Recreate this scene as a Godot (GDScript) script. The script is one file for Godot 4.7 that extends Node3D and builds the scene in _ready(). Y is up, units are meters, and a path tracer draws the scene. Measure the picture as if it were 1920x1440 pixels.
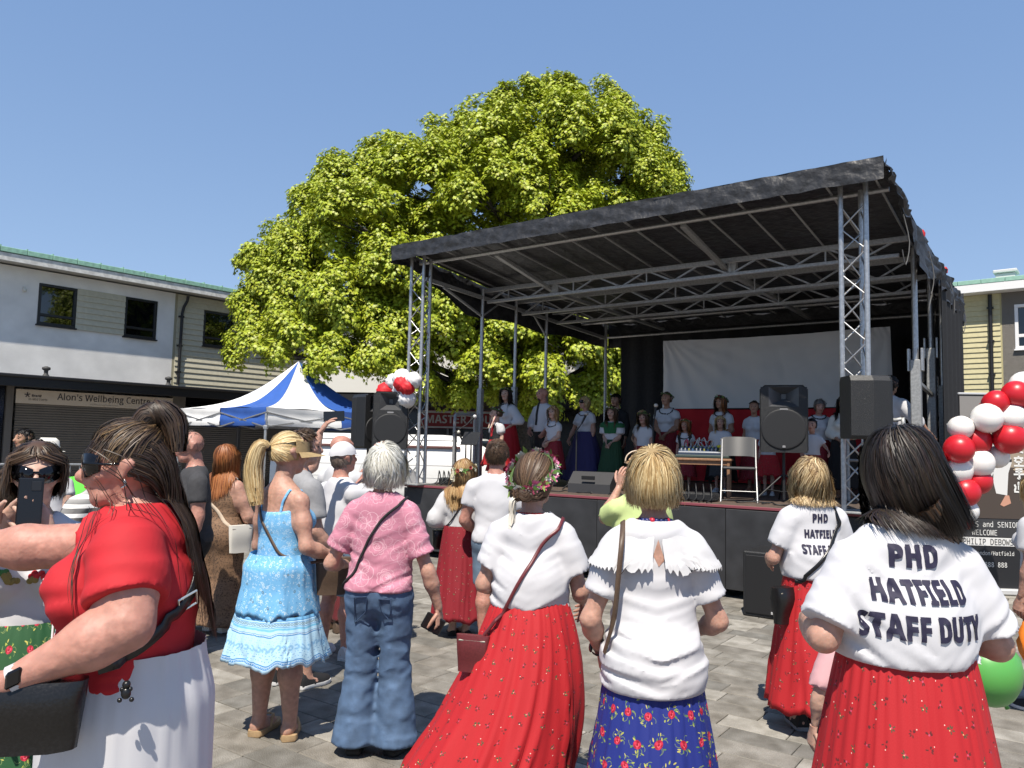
extends Node3D
# A town-square festival: a covered stage with singers, a crowd in white and red, a maple, shops and a striped gazebo.

const SU := Vector3(0.811, 0, 0.585)      # along the stage front, left to right
const SV := Vector3(0.585, 0, -0.811)     # into the stage
const S0 := Vector3(-1.014, 0, -10.987)   # ground point of the stage front, near its left end
const STAGE_YAW := -0.6249

func S(u: float, y: float, v: float) -> Vector3:
	return S0 + SU * u + SV * v + Vector3(0, y, 0)

func _ready() -> void:
	# camera
	var cam := Camera3D.new()
	cam.name = "camera"
	cam.fov = 52.8
	cam.near = 0.05
	cam.far = 400.0
	cam.position = Vector3(0, 1.6, 0)
	cam.rotation_degrees = Vector3(4.5, 0, 1.25)
	add_child(cam)
	# clear sky
	var sky := ProceduralSkyMaterial.new()
	sky.sky_top_color = lin(0.112, 0.195, 0.37)
	sky.sky_horizon_color = lin(0.33, 0.465, 0.64)
	sky.sky_curve = 0.16
	sky.ground_bottom_color = lin(0.20, 0.19, 0.17)
	sky.ground_horizon_color = lin(0.40, 0.45, 0.50)
	sky.sun_angle_max = 1.0
	var env := Environment.new()
	env.background_mode = Environment.BG_SKY
	env.sky = Sky.new()
	env.sky.sky_material = sky
	env.background_energy_multiplier = 1.0
	env.tonemap_mode = Environment.TONE_MAPPER_LINEAR
	env.tonemap_exposure = 1.65
	env.sdfgi_enabled = true
	env.ssao_enabled = true
	env.ssil_enabled = true
	var we := WorldEnvironment.new()
	we.name = "environment"
	we.environment = env
	add_child(we)
	# high sun behind the left shoulder
	var sun := DirectionalLight3D.new()
	sun.name = "sun"
	sun.light_energy = 1.4
	sun.light_color = Color(1.0, 0.965, 0.91)
	sun.light_angular_distance = 0.5
	sun.shadow_enabled = true
	add_child(sun)
	sun.look_at_from_position(Vector3(-0.11, 0.866, 0.4875) * 50.0, Vector3.ZERO)
	fold_noise = noise(5, 1.0, 2)
	setting()
	stage()
	stage_gear()
	square_things()
	crowd()
	singers()
	run_jobs()

# ---------------------------------------------------------------- materials
func lin(r: float, g: float, b: float) -> Color:
	return Color(r, g, b).linear_to_srgb()

func mat(c: Color, rough := 0.8, metal := 0.0) -> StandardMaterial3D:
	var m := StandardMaterial3D.new()
	m.albedo_color = c
	m.roughness = rough
	m.metallic = metal
	return m

func noise(seed_: int, freq: float, oct := 4) -> FastNoiseLite:
	var n := FastNoiseLite.new()
	n.seed = seed_
	n.frequency = freq
	n.noise_type = FastNoiseLite.TYPE_SIMPLEX_SMOOTH
	n.fractal_octaves = oct
	return n

func ntex(seed_: int, freq: float, lo: Color, hi: Color, size := 256, mid = null, oct := 4) -> NoiseTexture2D:
	var t := NoiseTexture2D.new()
	t.width = size
	t.height = size
	t.seamless = true
	t.noise = noise(seed_, freq, oct)
	var g := Gradient.new()
	g.set_color(0, lo)
	g.set_color(1, hi)
	if mid != null:
		g.add_point(0.5, mid)
	t.color_ramp = g
	return t

var shared := {}

func bumptex(seed_: int, freq: float, strength: float, size := 256, oct := 4) -> NoiseTexture2D:
	var key := "b%s_%s_%d" % [freq, strength, oct]
	if not shared.has(key): shared[key] = new_bump(seed_, freq, strength, size, oct)
	return shared[key]

func new_bump(seed_: int, freq: float, strength: float, size: int, oct: int) -> NoiseTexture2D:
	var t := NoiseTexture2D.new()
	t.width = size
	t.height = size
	t.seamless = true
	t.as_normal_map = true
	t.bump_strength = strength
	t.noise = noise(seed_, freq, oct)
	return t

# a material whose colour is mottled by noise, laid over any shape
func mottled(lo: Color, hi: Color, seed_: int, freq: float, scale: float, rough := 0.85, bump: Texture2D = null, bscale := 1.0, world := false) -> StandardMaterial3D:
	var m := mat(Color.WHITE, rough)
	var k := snappedf(clampf(lo.get_luminance() / maxf(hi.get_luminance(), 0.001), 0.2, 1.0), 0.1)
	var key := "m%s_%s" % [freq, k]
	if not shared.has(key): shared[key] = ntex(seed_, freq, Color(k, k, k), Color.WHITE)
	m.albedo_texture = shared[key]
	m.albedo_color = hi
	m.uv1_offset = Vector3.ONE * (seed_ % 17) * 0.13
	m.uv1_triplanar = true
	m.uv1_world_triplanar = world
	m.uv1_scale = Vector3.ONE * scale
	if bump:
		m.normal_enabled = true
		m.normal_texture = bump
		m.normal_scale = bscale
	return m

# ---------------------------------------------------------------- nodes
var used := {}

func numbered(called: String) -> String:
	var n: int = used.get(called, 0)
	used[called] = n + 1
	return called if n == 0 else "%s_%03d" % [called, n]

func tag(o: Node3D, label: String, category: String, group := "", kind := "") -> Node3D:
	if label: o.set_meta("label", label)
	if category: o.set_meta("category", category)
	if group: o.set_meta("group", group)
	if kind: o.set_meta("kind", kind)
	return o

func thing(called: String, label: String, category: String, at := Vector3.ZERO, yaw := 0.0, group := "") -> Node3D:
	var o := Node3D.new()
	o.name = numbered(called)
	add_child(o)
	o.position = at
	o.rotation.y = yaw
	tag(o, label, category, group)
	return o

func part(called: String, mesh: Mesh, m: Material, parent: Node3D, at := Vector3.ZERO) -> MeshInstance3D:
	var o := MeshInstance3D.new()
	o.name = numbered(called) if parent == self else called
	o.mesh = mesh
	if m: o.material_override = m
	parent.add_child(o, true)
	o.position = at
	return o

func struct(called: String, mesh: Mesh, m: Material) -> MeshInstance3D:
	var o := part(called, mesh, m, self)
	o.set_meta("kind", "structure")
	return o

# ---------------------------------------------------------------- geometry
class Geo:
	var st := SurfaceTool.new()
	var xf := Transform3D.IDENTITY
	func _init() -> void:
		st.begin(Mesh.PRIMITIVE_TRIANGLES)
	func flat() -> void:
		st.set_smooth_group(-1)
	func smooth(g := 0) -> void:
		st.set_smooth_group(g)
	func v(p: Vector3, uv := Vector2.ZERO) -> void:
		st.set_uv(uv)
		st.add_vertex(xf * p)
	func tri(a: Vector3, b: Vector3, c: Vector3) -> void:
		v(a); v(b); v(c)
	func quad(a: Vector3, b: Vector3, c: Vector3, d: Vector3, u0 := Vector2(0, 1), u1 := Vector2(0, 0), u2 := Vector2(1, 0), u3 := Vector2(1, 1)) -> void:
		v(a, u0); v(b, u1); v(c, u2)
		v(a, u0); v(c, u2); v(d, u3)
	# box centred at c, with chamfered edges when ch > 0
	func box(c: Vector3, s: Vector3, ch := 0.0, t := Basis.IDENTITY) -> void:
		flat()
		var h := s * 0.5
		var e := minf(ch, minf(h.x, minf(h.y, h.z)) * 0.9)
		for ax in 3:
			var i := (ax + 1) % 3
			var j := (ax + 2) % 3
			for sg in [-1.0, 1.0]:
				var n := Vector3.ZERO
				n[ax] = h[ax] * sg
				var a := Vector3.ZERO
				a[i] = h[i] - e
				var b := Vector3.ZERO
				b[j] = h[j] - e
				if sg > 0: quad(c + t * (n - a - b), c + t * (n - a + b), c + t * (n + a + b), c + t * (n + a - b))
				else: quad(c + t * (n - a - b), c + t * (n + a - b), c + t * (n + a + b), c + t * (n - a + b))
		if e <= 0.0: return
		for ax in 3:
			var i := (ax + 1) % 3
			var j := (ax + 2) % 3
			for si in [-1.0, 1.0]:
				for sj in [-1.0, 1.0]:
					var l := Vector3.ZERO
					l[ax] = h[ax] - e
					var p := Vector3.ZERO
					p[i] = h[i] * si
					p[j] = (h[j] - e) * sj
					var q := Vector3.ZERO
					q[i] = (h[i] - e) * si
					q[j] = h[j] * sj
					if si * sj > 0: quad(c + t * (p - l), c + t * (q - l), c + t * (q + l), c + t * (p + l))
					else: quad(c + t * (p - l), c + t * (p + l), c + t * (q + l), c + t * (q - l))
		for sx in [-1.0, 1.0]:
			for sy in [-1.0, 1.0]:
				for sz in [-1.0, 1.0]:
					var A := c + t * Vector3(h.x * sx, (h.y - e) * sy, (h.z - e) * sz)
					var B := c + t * Vector3((h.x - e) * sx, h.y * sy, (h.z - e) * sz)
					var C := c + t * Vector3((h.x - e) * sx, (h.y - e) * sy, h.z * sz)
					if sx * sy * sz > 0: tri(A, C, B)
					else: tri(A, B, C)
	# box between two points
	func bar(a: Vector3, b: Vector3, w: float, d: float, up := Vector3.UP, ch := 0.0) -> void:
		var z := (b - a).normalized()
		var u := up
		if absf(z.dot(u)) > 0.98: u = Vector3.RIGHT
		var x := u.cross(z).normalized()
		box((a + b) * 0.5, Vector3(w, d, a.distance_to(b)), ch, Basis(x, z.cross(x), z))
	# rings joined into a skin; closed rings, optional caps
	func skin(rings: Array, caps := true, close := true, uvs := Vector2(1, 1)) -> void:
		smooth()
		var nr := rings.size()
		for r in nr - 1:
			var A: PackedVector3Array = rings[r]
			var B: PackedVector3Array = rings[r + 1]
			var n := A.size()
			var m := n if close else n - 1
			for i in m:
				var k := (i + 1) % n
				var ua := float(i) / m * uvs.x
				var ub := float(i + 1) / m * uvs.x
				var va := float(r) / (nr - 1) * uvs.y
				var vb := float(r + 1) / (nr - 1) * uvs.y
				quad(A[i], A[k], B[k], B[i], Vector2(ua, va), Vector2(ub, va), Vector2(ub, vb), Vector2(ua, vb))
		if caps:
			smooth(3)
			for q in [0, nr - 1]:
				var A: PackedVector3Array = rings[q]
				var c := Vector3.ZERO
				for p in A: c += p
				c /= A.size()
				for i in A.size():
					var k := (i + 1) % A.size()
					if q == 0: tri(c, A[k], A[i])
					else: tri(c, A[i], A[k])
	# tube along points; radii one number or one per point
	func tube(pts: Array, rad, sides := 8, caps := true, flatten := 1.0) -> void:
		var rings := []
		var n := pts.size()
		var up := Vector3.UP
		var first: Vector3 = (pts[1] - pts[0]).normalized()
		if absf(first.dot(up)) > 0.9: up = Vector3.RIGHT
		for i in n:
			var d: Vector3 = (pts[mini(i + 1, n - 1)] - pts[maxi(i - 1, 0)]).normalized()
			var x := up.cross(d)
			if x.length() < 1e-4: x = Vector3.RIGHT
			x = x.normalized()
			var y := d.cross(x).normalized()
			up = y
			var r: float = rad if (rad is float or rad is int) else rad[i]
			var ring := PackedVector3Array()
			for k in sides:
				var a := TAU * k / sides
				ring.append(pts[i] + x * cos(a) * r + y * sin(a) * r * flatten)
			rings.append(ring)
		skin(rings, caps)
	func cyl(a: Vector3, b: Vector3, r: float, sides := 10, r2 := -1.0) -> void:
		tube([a, b], [r, r if r2 < 0 else r2], sides)
	# lathe about y: profile of (radius, height)
	func lathe(c: Vector3, prof: Array, sides := 16, caps := true) -> void:
		var rings := []
		for p in prof:
			var ring := PackedVector3Array()
			for k in sides:
				var a := TAU * k / sides
				ring.append(c + Vector3(cos(a) * p.x, p.y, -sin(a) * p.x))
			rings.append(ring)
		skin(rings, caps)
	func ball(c: Vector3, r: Vector3, n := 10) -> void:
		var rings := []
		for i in n + 1:
			var t := -PI / 2 + PI * i / n
			var ring := PackedVector3Array()
			for k in n + 4:
				var a := TAU * k / (n + 4)
				ring.append(c + Vector3(cos(a) * cos(t) * r.x, sin(t) * r.y, -sin(a) * cos(t) * r.z))
			rings.append(ring)
		skin(rings, false)
	# flat polygon (x, y) pushed out along z by depth
	func prism(poly: PackedVector2Array, depth: float) -> void:
		flat()
		if Geometry2D.is_polygon_clockwise(poly): poly.reverse()
		var t := Geometry2D.triangulate_polygon(poly)
		for i in range(0, t.size(), 3):
			var a := poly[t[i]]
			var b := poly[t[i + 1]]
			var c := poly[t[i + 2]]
			if (b - a).cross(c - a) < 0:
				var s := b
				b = c
				c = s
			tri(Vector3(a.x, a.y, depth), Vector3(c.x, c.y, depth), Vector3(b.x, b.y, depth))
			tri(Vector3(a.x, a.y, 0), Vector3(b.x, b.y, 0), Vector3(c.x, c.y, 0))
		for i in poly.size():
			var a := poly[i]
			var b := poly[(i + 1) % poly.size()]
			quad(Vector3(a.x, a.y, 0), Vector3(a.x, a.y, depth), Vector3(b.x, b.y, depth), Vector3(b.x, b.y, 0))
	func mesh() -> ArrayMesh:
		st.generate_normals()
		return st.commit()

func circle(c: Vector3, r: float, x: Vector3, y: Vector3, n: int) -> PackedVector3Array:
	var o := PackedVector3Array()
	for k in n:
		var a := TAU * k / n
		o.append(c + x * cos(a) * r + y * sin(a) * r)
	return o

func smoothed(pts: Array, per := 4) -> Array:
	var o := []
	for i in pts.size() - 1:
		var p0: Vector3 = pts[maxi(i - 1, 0)]
		var p3: Vector3 = pts[mini(i + 2, pts.size() - 1)]
		for k in per:
			o.append((pts[i] as Vector3).cubic_interpolate(pts[i + 1], p0, p3, float(k) / per))
	o.append(pts[-1])
	return o

func text_mesh(s: String, size: float, bold := true, depth := 0.004, wide := 1.0, font := "Droid Sans") -> TextMesh:
	var t := TextMesh.new()
	var f := SystemFont.new()
	f.font_names = PackedStringArray([font])
	f.font_weight = 700 if bold else 400
	t.font = f
	t.text = s
	t.font_size = 64
	t.pixel_size = size / 46.0
	t.depth = depth
	return t

# ---------------------------------------------------------------- bodies and cloth as blended bones
class Field:
	var A := PackedVector3Array()
	var D := PackedVector3Array()
	var inv := PackedFloat32Array()
	var ra := PackedFloat32Array()
	var rd := PackedFloat32Array()
	var S := PackedVector3Array()
	var cut := PackedInt32Array()
	var kk := PackedFloat32Array()
	var k := 0.03
	var cell := 0.014
	var planes: Array[Plane] = []
	var holes: Array = []          # [from, to, radius] carved away
	var fold: FastNoiseLite
	var fold_amp := 0.0
	var fold_v := 0.0              # slant of the folds, in to the middle
	var fold_scale := Vector3.ONE
	var fold_low := 0.0            # folds grow towards this height
	var fold_grow := 0.0
	func bone(a: Vector3, b: Vector3, r0: float, r1: float, s := Vector3.ONE, cut_end := false, own_k := -1.0) -> void:
		var d := (b - a) * s
		A.append(a * s)
		D.append(d)
		inv.append(1.0 / maxf(d.length_squared(), 1e-8))
		ra.append(r0)
		rd.append(r1 - r0)
		S.append(s)
		cut.append(1 if cut_end else 0)
		kk.append(own_k if own_k > 0.0 else k)
	func one(i: int, p: Vector3) -> float:
		var q := p * S[i] - A[i]
		var h := q.dot(D[i]) * inv[i]
		var c := clampf(h, 0.0, 1.0)
		var e := (q - D[i] * c).length() - ra[i] - rd[i] * c
		if cut[i] == 1: e = maxf(e, (h - 1.0) / sqrt(inv[i]))
		return e
	func raw(p: Vector3, use: PackedInt32Array) -> float:
		var d := 10.0
		for i in use:
			var q := p * S[i] - A[i]
			var h := q.dot(D[i]) * inv[i]
			var c := clampf(h, 0.0, 1.0)
			var e := (q - D[i] * c).length() - ra[i] - rd[i] * c
			if cut[i] == 1: e = maxf(e, (h - 1.0) / sqrt(inv[i]))
			var ki := kk[i]
			var t := ki - absf(d - e)
			d = minf(d, e)
			if t > 0.0: d -= t * t * 0.25 / ki
		return d
	func sd(p: Vector3, use: PackedInt32Array) -> float:
		var d := raw(p, use)
		if fold_amp > 0.0:
			var a := fold_amp
			if fold_grow > 0.0: a *= 0.35 + clampf(1.0 - absf(p.y - fold_low) / fold_grow, 0.0, 1.0)
			var n := fold.get_noise_3dv(Vector3(p.x, p.y + fold_v * absf(p.x), p.z) * fold_scale)
			d -= a * (0.45 * n + 1.1 * maxf(0.32 - absf(n), 0.0))
		for pl in planes:
			d = maxf(d, pl.distance_to(p))
		for h in holes:
			var ba: Vector3 = h[1] - h[0]
			var pa: Vector3 = p - h[0]
			var c := clampf(pa.dot(ba) / ba.length_squared(), 0.0, 1.0)
			d = maxf(d, h[2] - (pa - ba * c).length())
		return d
	func all() -> PackedInt32Array:
		var u := PackedInt32Array()
		for i in A.size(): u.append(i)
		return u
	# moves a point onto the surface, off metres outside it
	func snap(p: Vector3, off: float) -> Vector3:
		var u := all()
		for n in 4:
			var d := sd(p, u) - off
			var g := Vector3(sd(p + Vector3(0.004, 0, 0), u), sd(p + Vector3(0, 0.004, 0), u), sd(p + Vector3(0, 0, 0.004), u)) - Vector3.ONE * (d + off)
			if g.length() < 1e-6: break
			p -= g.normalized() * d * 0.8
		return p
	# first hit of a ray
	func cast(p: Vector3, dir: Vector3) -> Vector3:
		var u := all()
		for n in 40:
			var d := sd(p, u)
			p += dir * d * 0.6
			if d < 0.0005: break
		return p
	# surface nets -> [verts, normals, indices]
	func nets() -> Array:
		var lo := Vector3(1e9, 1e9, 1e9)
		var hi := -lo
		for i in A.size():
			var m := maxf(ra[i], ra[i] + rd[i])
			for q in [A[i] / S[i], (A[i] + D[i]) / S[i]]:
				lo = lo.min(q - Vector3.ONE * m)
				hi = hi.max(q + Vector3.ONE * m)
		lo -= Vector3.ONE * (k + fold_amp + cell * 2)
		hi += Vector3.ONE * (k + fold_amp + cell * 2)
		for pl in planes:
			if pl.normal.y > 0.95: hi.y = minf(hi.y, pl.d + 0.1)
			if pl.normal.y < -0.95: lo.y = maxf(lo.y, -pl.d - 0.1)
		var B := 5
		var nb := Vector3i(((hi - lo) / (cell * B)).ceil())
		var nx := nb.x * B + 1
		var ny := nb.y * B + 1
		var nz := nb.z * B + 1
		var val := PackedFloat32Array()
		val.resize(nx * ny * nz)
		val.fill(9.0)
		var at := PackedInt32Array()
		at.resize(nx * ny * nz)
		at.fill(-1)
		var half := cell * B * 0.5
		var reach := half * 1.7321
		var every := all()
		var blocks: Array[Vector3i] = []
		for bz in nb.z: for by in nb.y: for bx in nb.x:
			var c := lo + (Vector3(bx, by, bz) + Vector3.ONE * 0.5) * cell * B
			var near := PackedInt32Array()
			var best := 10.0
			var ds := PackedFloat32Array()
			for i in every:
				var e := one(i, c)
				ds.append(e)
				if e < best: best = e
			if best > reach * 1.35 + k + fold_amp: continue
			if raw(c, every) < -reach * 1.6 - fold_amp and planes.is_empty() and holes.is_empty(): continue
			var far := false
			for pl in planes:
				if pl.distance_to(c) > reach * 1.1: far = true
			if far: continue
			for i in every:
				if ds[i] < best + reach * 2.6 + k: near.append(i)
			blocks.append(Vector3i(bx, by, bz))
			for z in B + 1: for y in B + 1:
				var row := ((bz * B + z) * ny + by * B + y) * nx + bx * B
				for x in B + 1:
					if val[row + x] == 9.0:
						val[row + x] = sd(lo + Vector3(bx * B + x, by * B + y, bz * B + z) * cell, near)
		var V := PackedVector3Array()
		var nxy := nx * ny
		for b in blocks:
			for z in range(b.z * B, b.z * B + B): for y in range(b.y * B, b.y * B + B):
				var row := (z * ny + y) * nx
				for x in range(b.x * B, b.x * B + B):
					var o := row + x
					var v0 := val[o]; var v1 := val[o + 1]; var v2 := val[o + nx]; var v3 := val[o + nx + 1]
					var v4 := val[o + nxy]; var v5 := val[o + nxy + 1]; var v6 := val[o + nxy + nx]; var v7 := val[o + nxy + nx + 1]
					var s := int(v0 < 0) + int(v1 < 0) + int(v2 < 0) + int(v3 < 0) + int(v4 < 0) + int(v5 < 0) + int(v6 < 0) + int(v7 < 0)
					if s == 0 or s == 8: continue
					var q := Vector3.ZERO
					var n := 0.0
					if (v0 < 0) != (v1 < 0): q += Vector3(v0 / (v0 - v1), 0, 0); n += 1
					if (v2 < 0) != (v3 < 0): q += Vector3(v2 / (v2 - v3), 1, 0); n += 1
					if (v4 < 0) != (v5 < 0): q += Vector3(v4 / (v4 - v5), 0, 1); n += 1
					if (v6 < 0) != (v7 < 0): q += Vector3(v6 / (v6 - v7), 1, 1); n += 1
					if (v0 < 0) != (v2 < 0): q += Vector3(0, v0 / (v0 - v2), 0); n += 1
					if (v1 < 0) != (v3 < 0): q += Vector3(1, v1 / (v1 - v3), 0); n += 1
					if (v4 < 0) != (v6 < 0): q += Vector3(0, v4 / (v4 - v6), 1); n += 1
					if (v5 < 0) != (v7 < 0): q += Vector3(1, v5 / (v5 - v7), 1); n += 1
					if (v0 < 0) != (v4 < 0): q += Vector3(0, 0, v0 / (v0 - v4)); n += 1
					if (v1 < 0) != (v5 < 0): q += Vector3(1, 0, v1 / (v1 - v5)); n += 1
					if (v2 < 0) != (v6 < 0): q += Vector3(0, 1, v2 / (v2 - v6)); n += 1
					if (v3 < 0) != (v7 < 0): q += Vector3(1, 1, v3 / (v3 - v7)); n += 1
					at[o] = V.size()
					V.append(lo + (Vector3(x, y, z) + q / n) * cell)
		var I := PackedInt32Array()
		var step := [1, nx, nxy]
		for b in blocks:
			for z in range(b.z * B, b.z * B + B): for y in range(b.y * B, b.y * B + B):
				var row := (z * ny + y) * nx
				for x in range(b.x * B, b.x * B + B):
					var o := row + x
					if at[o] < 0: continue
					var s0 := val[o] < 0
					for ax in 3:
						var s1: bool = val[o + step[ax]] < 0
						if s0 == s1: continue
						var u: int = step[(ax + 1) % 3]
						var w: int = step[(ax + 2) % 3]
						if o - u - w < 0: continue
						var a := at[o]
						var c2 := at[o - u]
						var d := at[o - u - w]
						var e := at[o - w]
						if c2 < 0 or d < 0 or e < 0: continue
						if s0: I.append_array([a, d, c2, a, e, d])
						else: I.append_array([a, c2, d, a, d, e])
		for pass_ in 2:
			var sum := PackedVector3Array()
			sum.resize(V.size())
			var cnt := PackedFloat32Array()
			cnt.resize(V.size())
			for i in range(0, I.size(), 3):
				var a := I[i]
				var b2 := I[i + 1]
				var c3 := I[i + 2]
				sum[a] += V[b2] + V[c3]
				sum[b2] += V[a] + V[c3]
				sum[c3] += V[a] + V[b2]
				cnt[a] += 2.0
				cnt[b2] += 2.0
				cnt[c3] += 2.0
			for i in V.size():
				if cnt[i] > 0.0: V[i] = V[i].lerp(sum[i] / cnt[i], 0.5)
		var N := PackedVector3Array()
		N.resize(V.size())
		for i in range(0, I.size(), 3):
			var a := V[I[i]]
			var f := (V[I[i + 2]] - a).cross(V[I[i + 1]] - a)
			N[I[i]] += f
			N[I[i + 1]] += f
			N[I[i + 2]] += f
		for i in N.size(): N[i] = N[i].normalized()
		return [V, N, I]

var jobs: Array = []               # [Field list, MeshInstance3D, extra Geo or null]
var results: Array = []

func run_job(i: int) -> void:
	var V := PackedVector3Array()
	var N := PackedVector3Array()
	var I := PackedInt32Array()
	for f in jobs[i][0]:
		var r: Array = f.nets()
		var base := V.size()
		V.append_array(r[0])
		N.append_array(r[1])
		for q in r[2]: I.append(base + q)
	results[i] = [V, N, I]

func run_jobs() -> void:
	results.resize(jobs.size())
	var id := WorkerThreadPool.add_group_task(run_job, jobs.size())
	WorkerThreadPool.wait_for_group_task_completion(id)
	for i in jobs.size():
		var r: Array = results[i]
		if jobs[i][2] != null:
			var more: Array = (jobs[i][2] as Geo).mesh().surface_get_arrays(0)
			var base: int = r[0].size()
			r[0].append_array(more[Mesh.ARRAY_VERTEX])
			r[1].append_array(more[Mesh.ARRAY_NORMAL])
			for q in more[Mesh.ARRAY_VERTEX].size(): r[2].append(base + q)
		var arr := []
		arr.resize(Mesh.ARRAY_MAX)
		arr[Mesh.ARRAY_VERTEX] = r[0]
		arr[Mesh.ARRAY_NORMAL] = r[1]
		arr[Mesh.ARRAY_INDEX] = r[2]
		var am := ArrayMesh.new()
		am.add_surface_from_arrays(Mesh.PRIMITIVE_TRIANGLES, arr)
		(jobs[i][1] as MeshInstance3D).mesh = am
	jobs.clear()

# ---------------------------------------------------------------- people
var skins := {}
var fold_noise: FastNoiseLite
var rng := RandomNumberGenerator.new()

func skin_mat(tone: int) -> StandardMaterial3D:
	if not skins.has(tone):
		var c: Array = [[0.56, 0.345, 0.26], [0.50, 0.275, 0.20], [0.42, 0.225, 0.145], [0.49, 0.235, 0.175], [0.36, 0.19, 0.12]][tone]
		var lo := lin(c[0] * 0.72, c[1] * 0.62, c[2] * 0.6)
		var hi := lin(c[0] * 1.08, c[1] * 1.1, c[2] * 1.12)
		var m := mottled(lo, hi, 40 + tone, 0.035, 3.0, 0.55, bumptex(60, 0.09, 2.0, 128), 0.35)
		m.subsurf_scatter_enabled = true
		m.subsurf_scatter_strength = 0.12
		skins[tone] = m
	return skins[tone]

class Person:
	var node: Node3D
	var h := 1.65
	var o := {}
	var torso := []        # bones [a, b, r0, r1, scale]
	var arms := [[], []]   # right, left: [shoulder, elbow, wrist]
	var legs := [[], []]   # hip, knee, ankle, toe
	var body: Field
	var hc: Vector3
	var hr: Vector3
	var hb := Basis.IDENTITY
	var top: Field         # outermost cloth of the upper body
	var low: Field
	var cell := 0.016
	var mat_skin: Material

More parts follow.
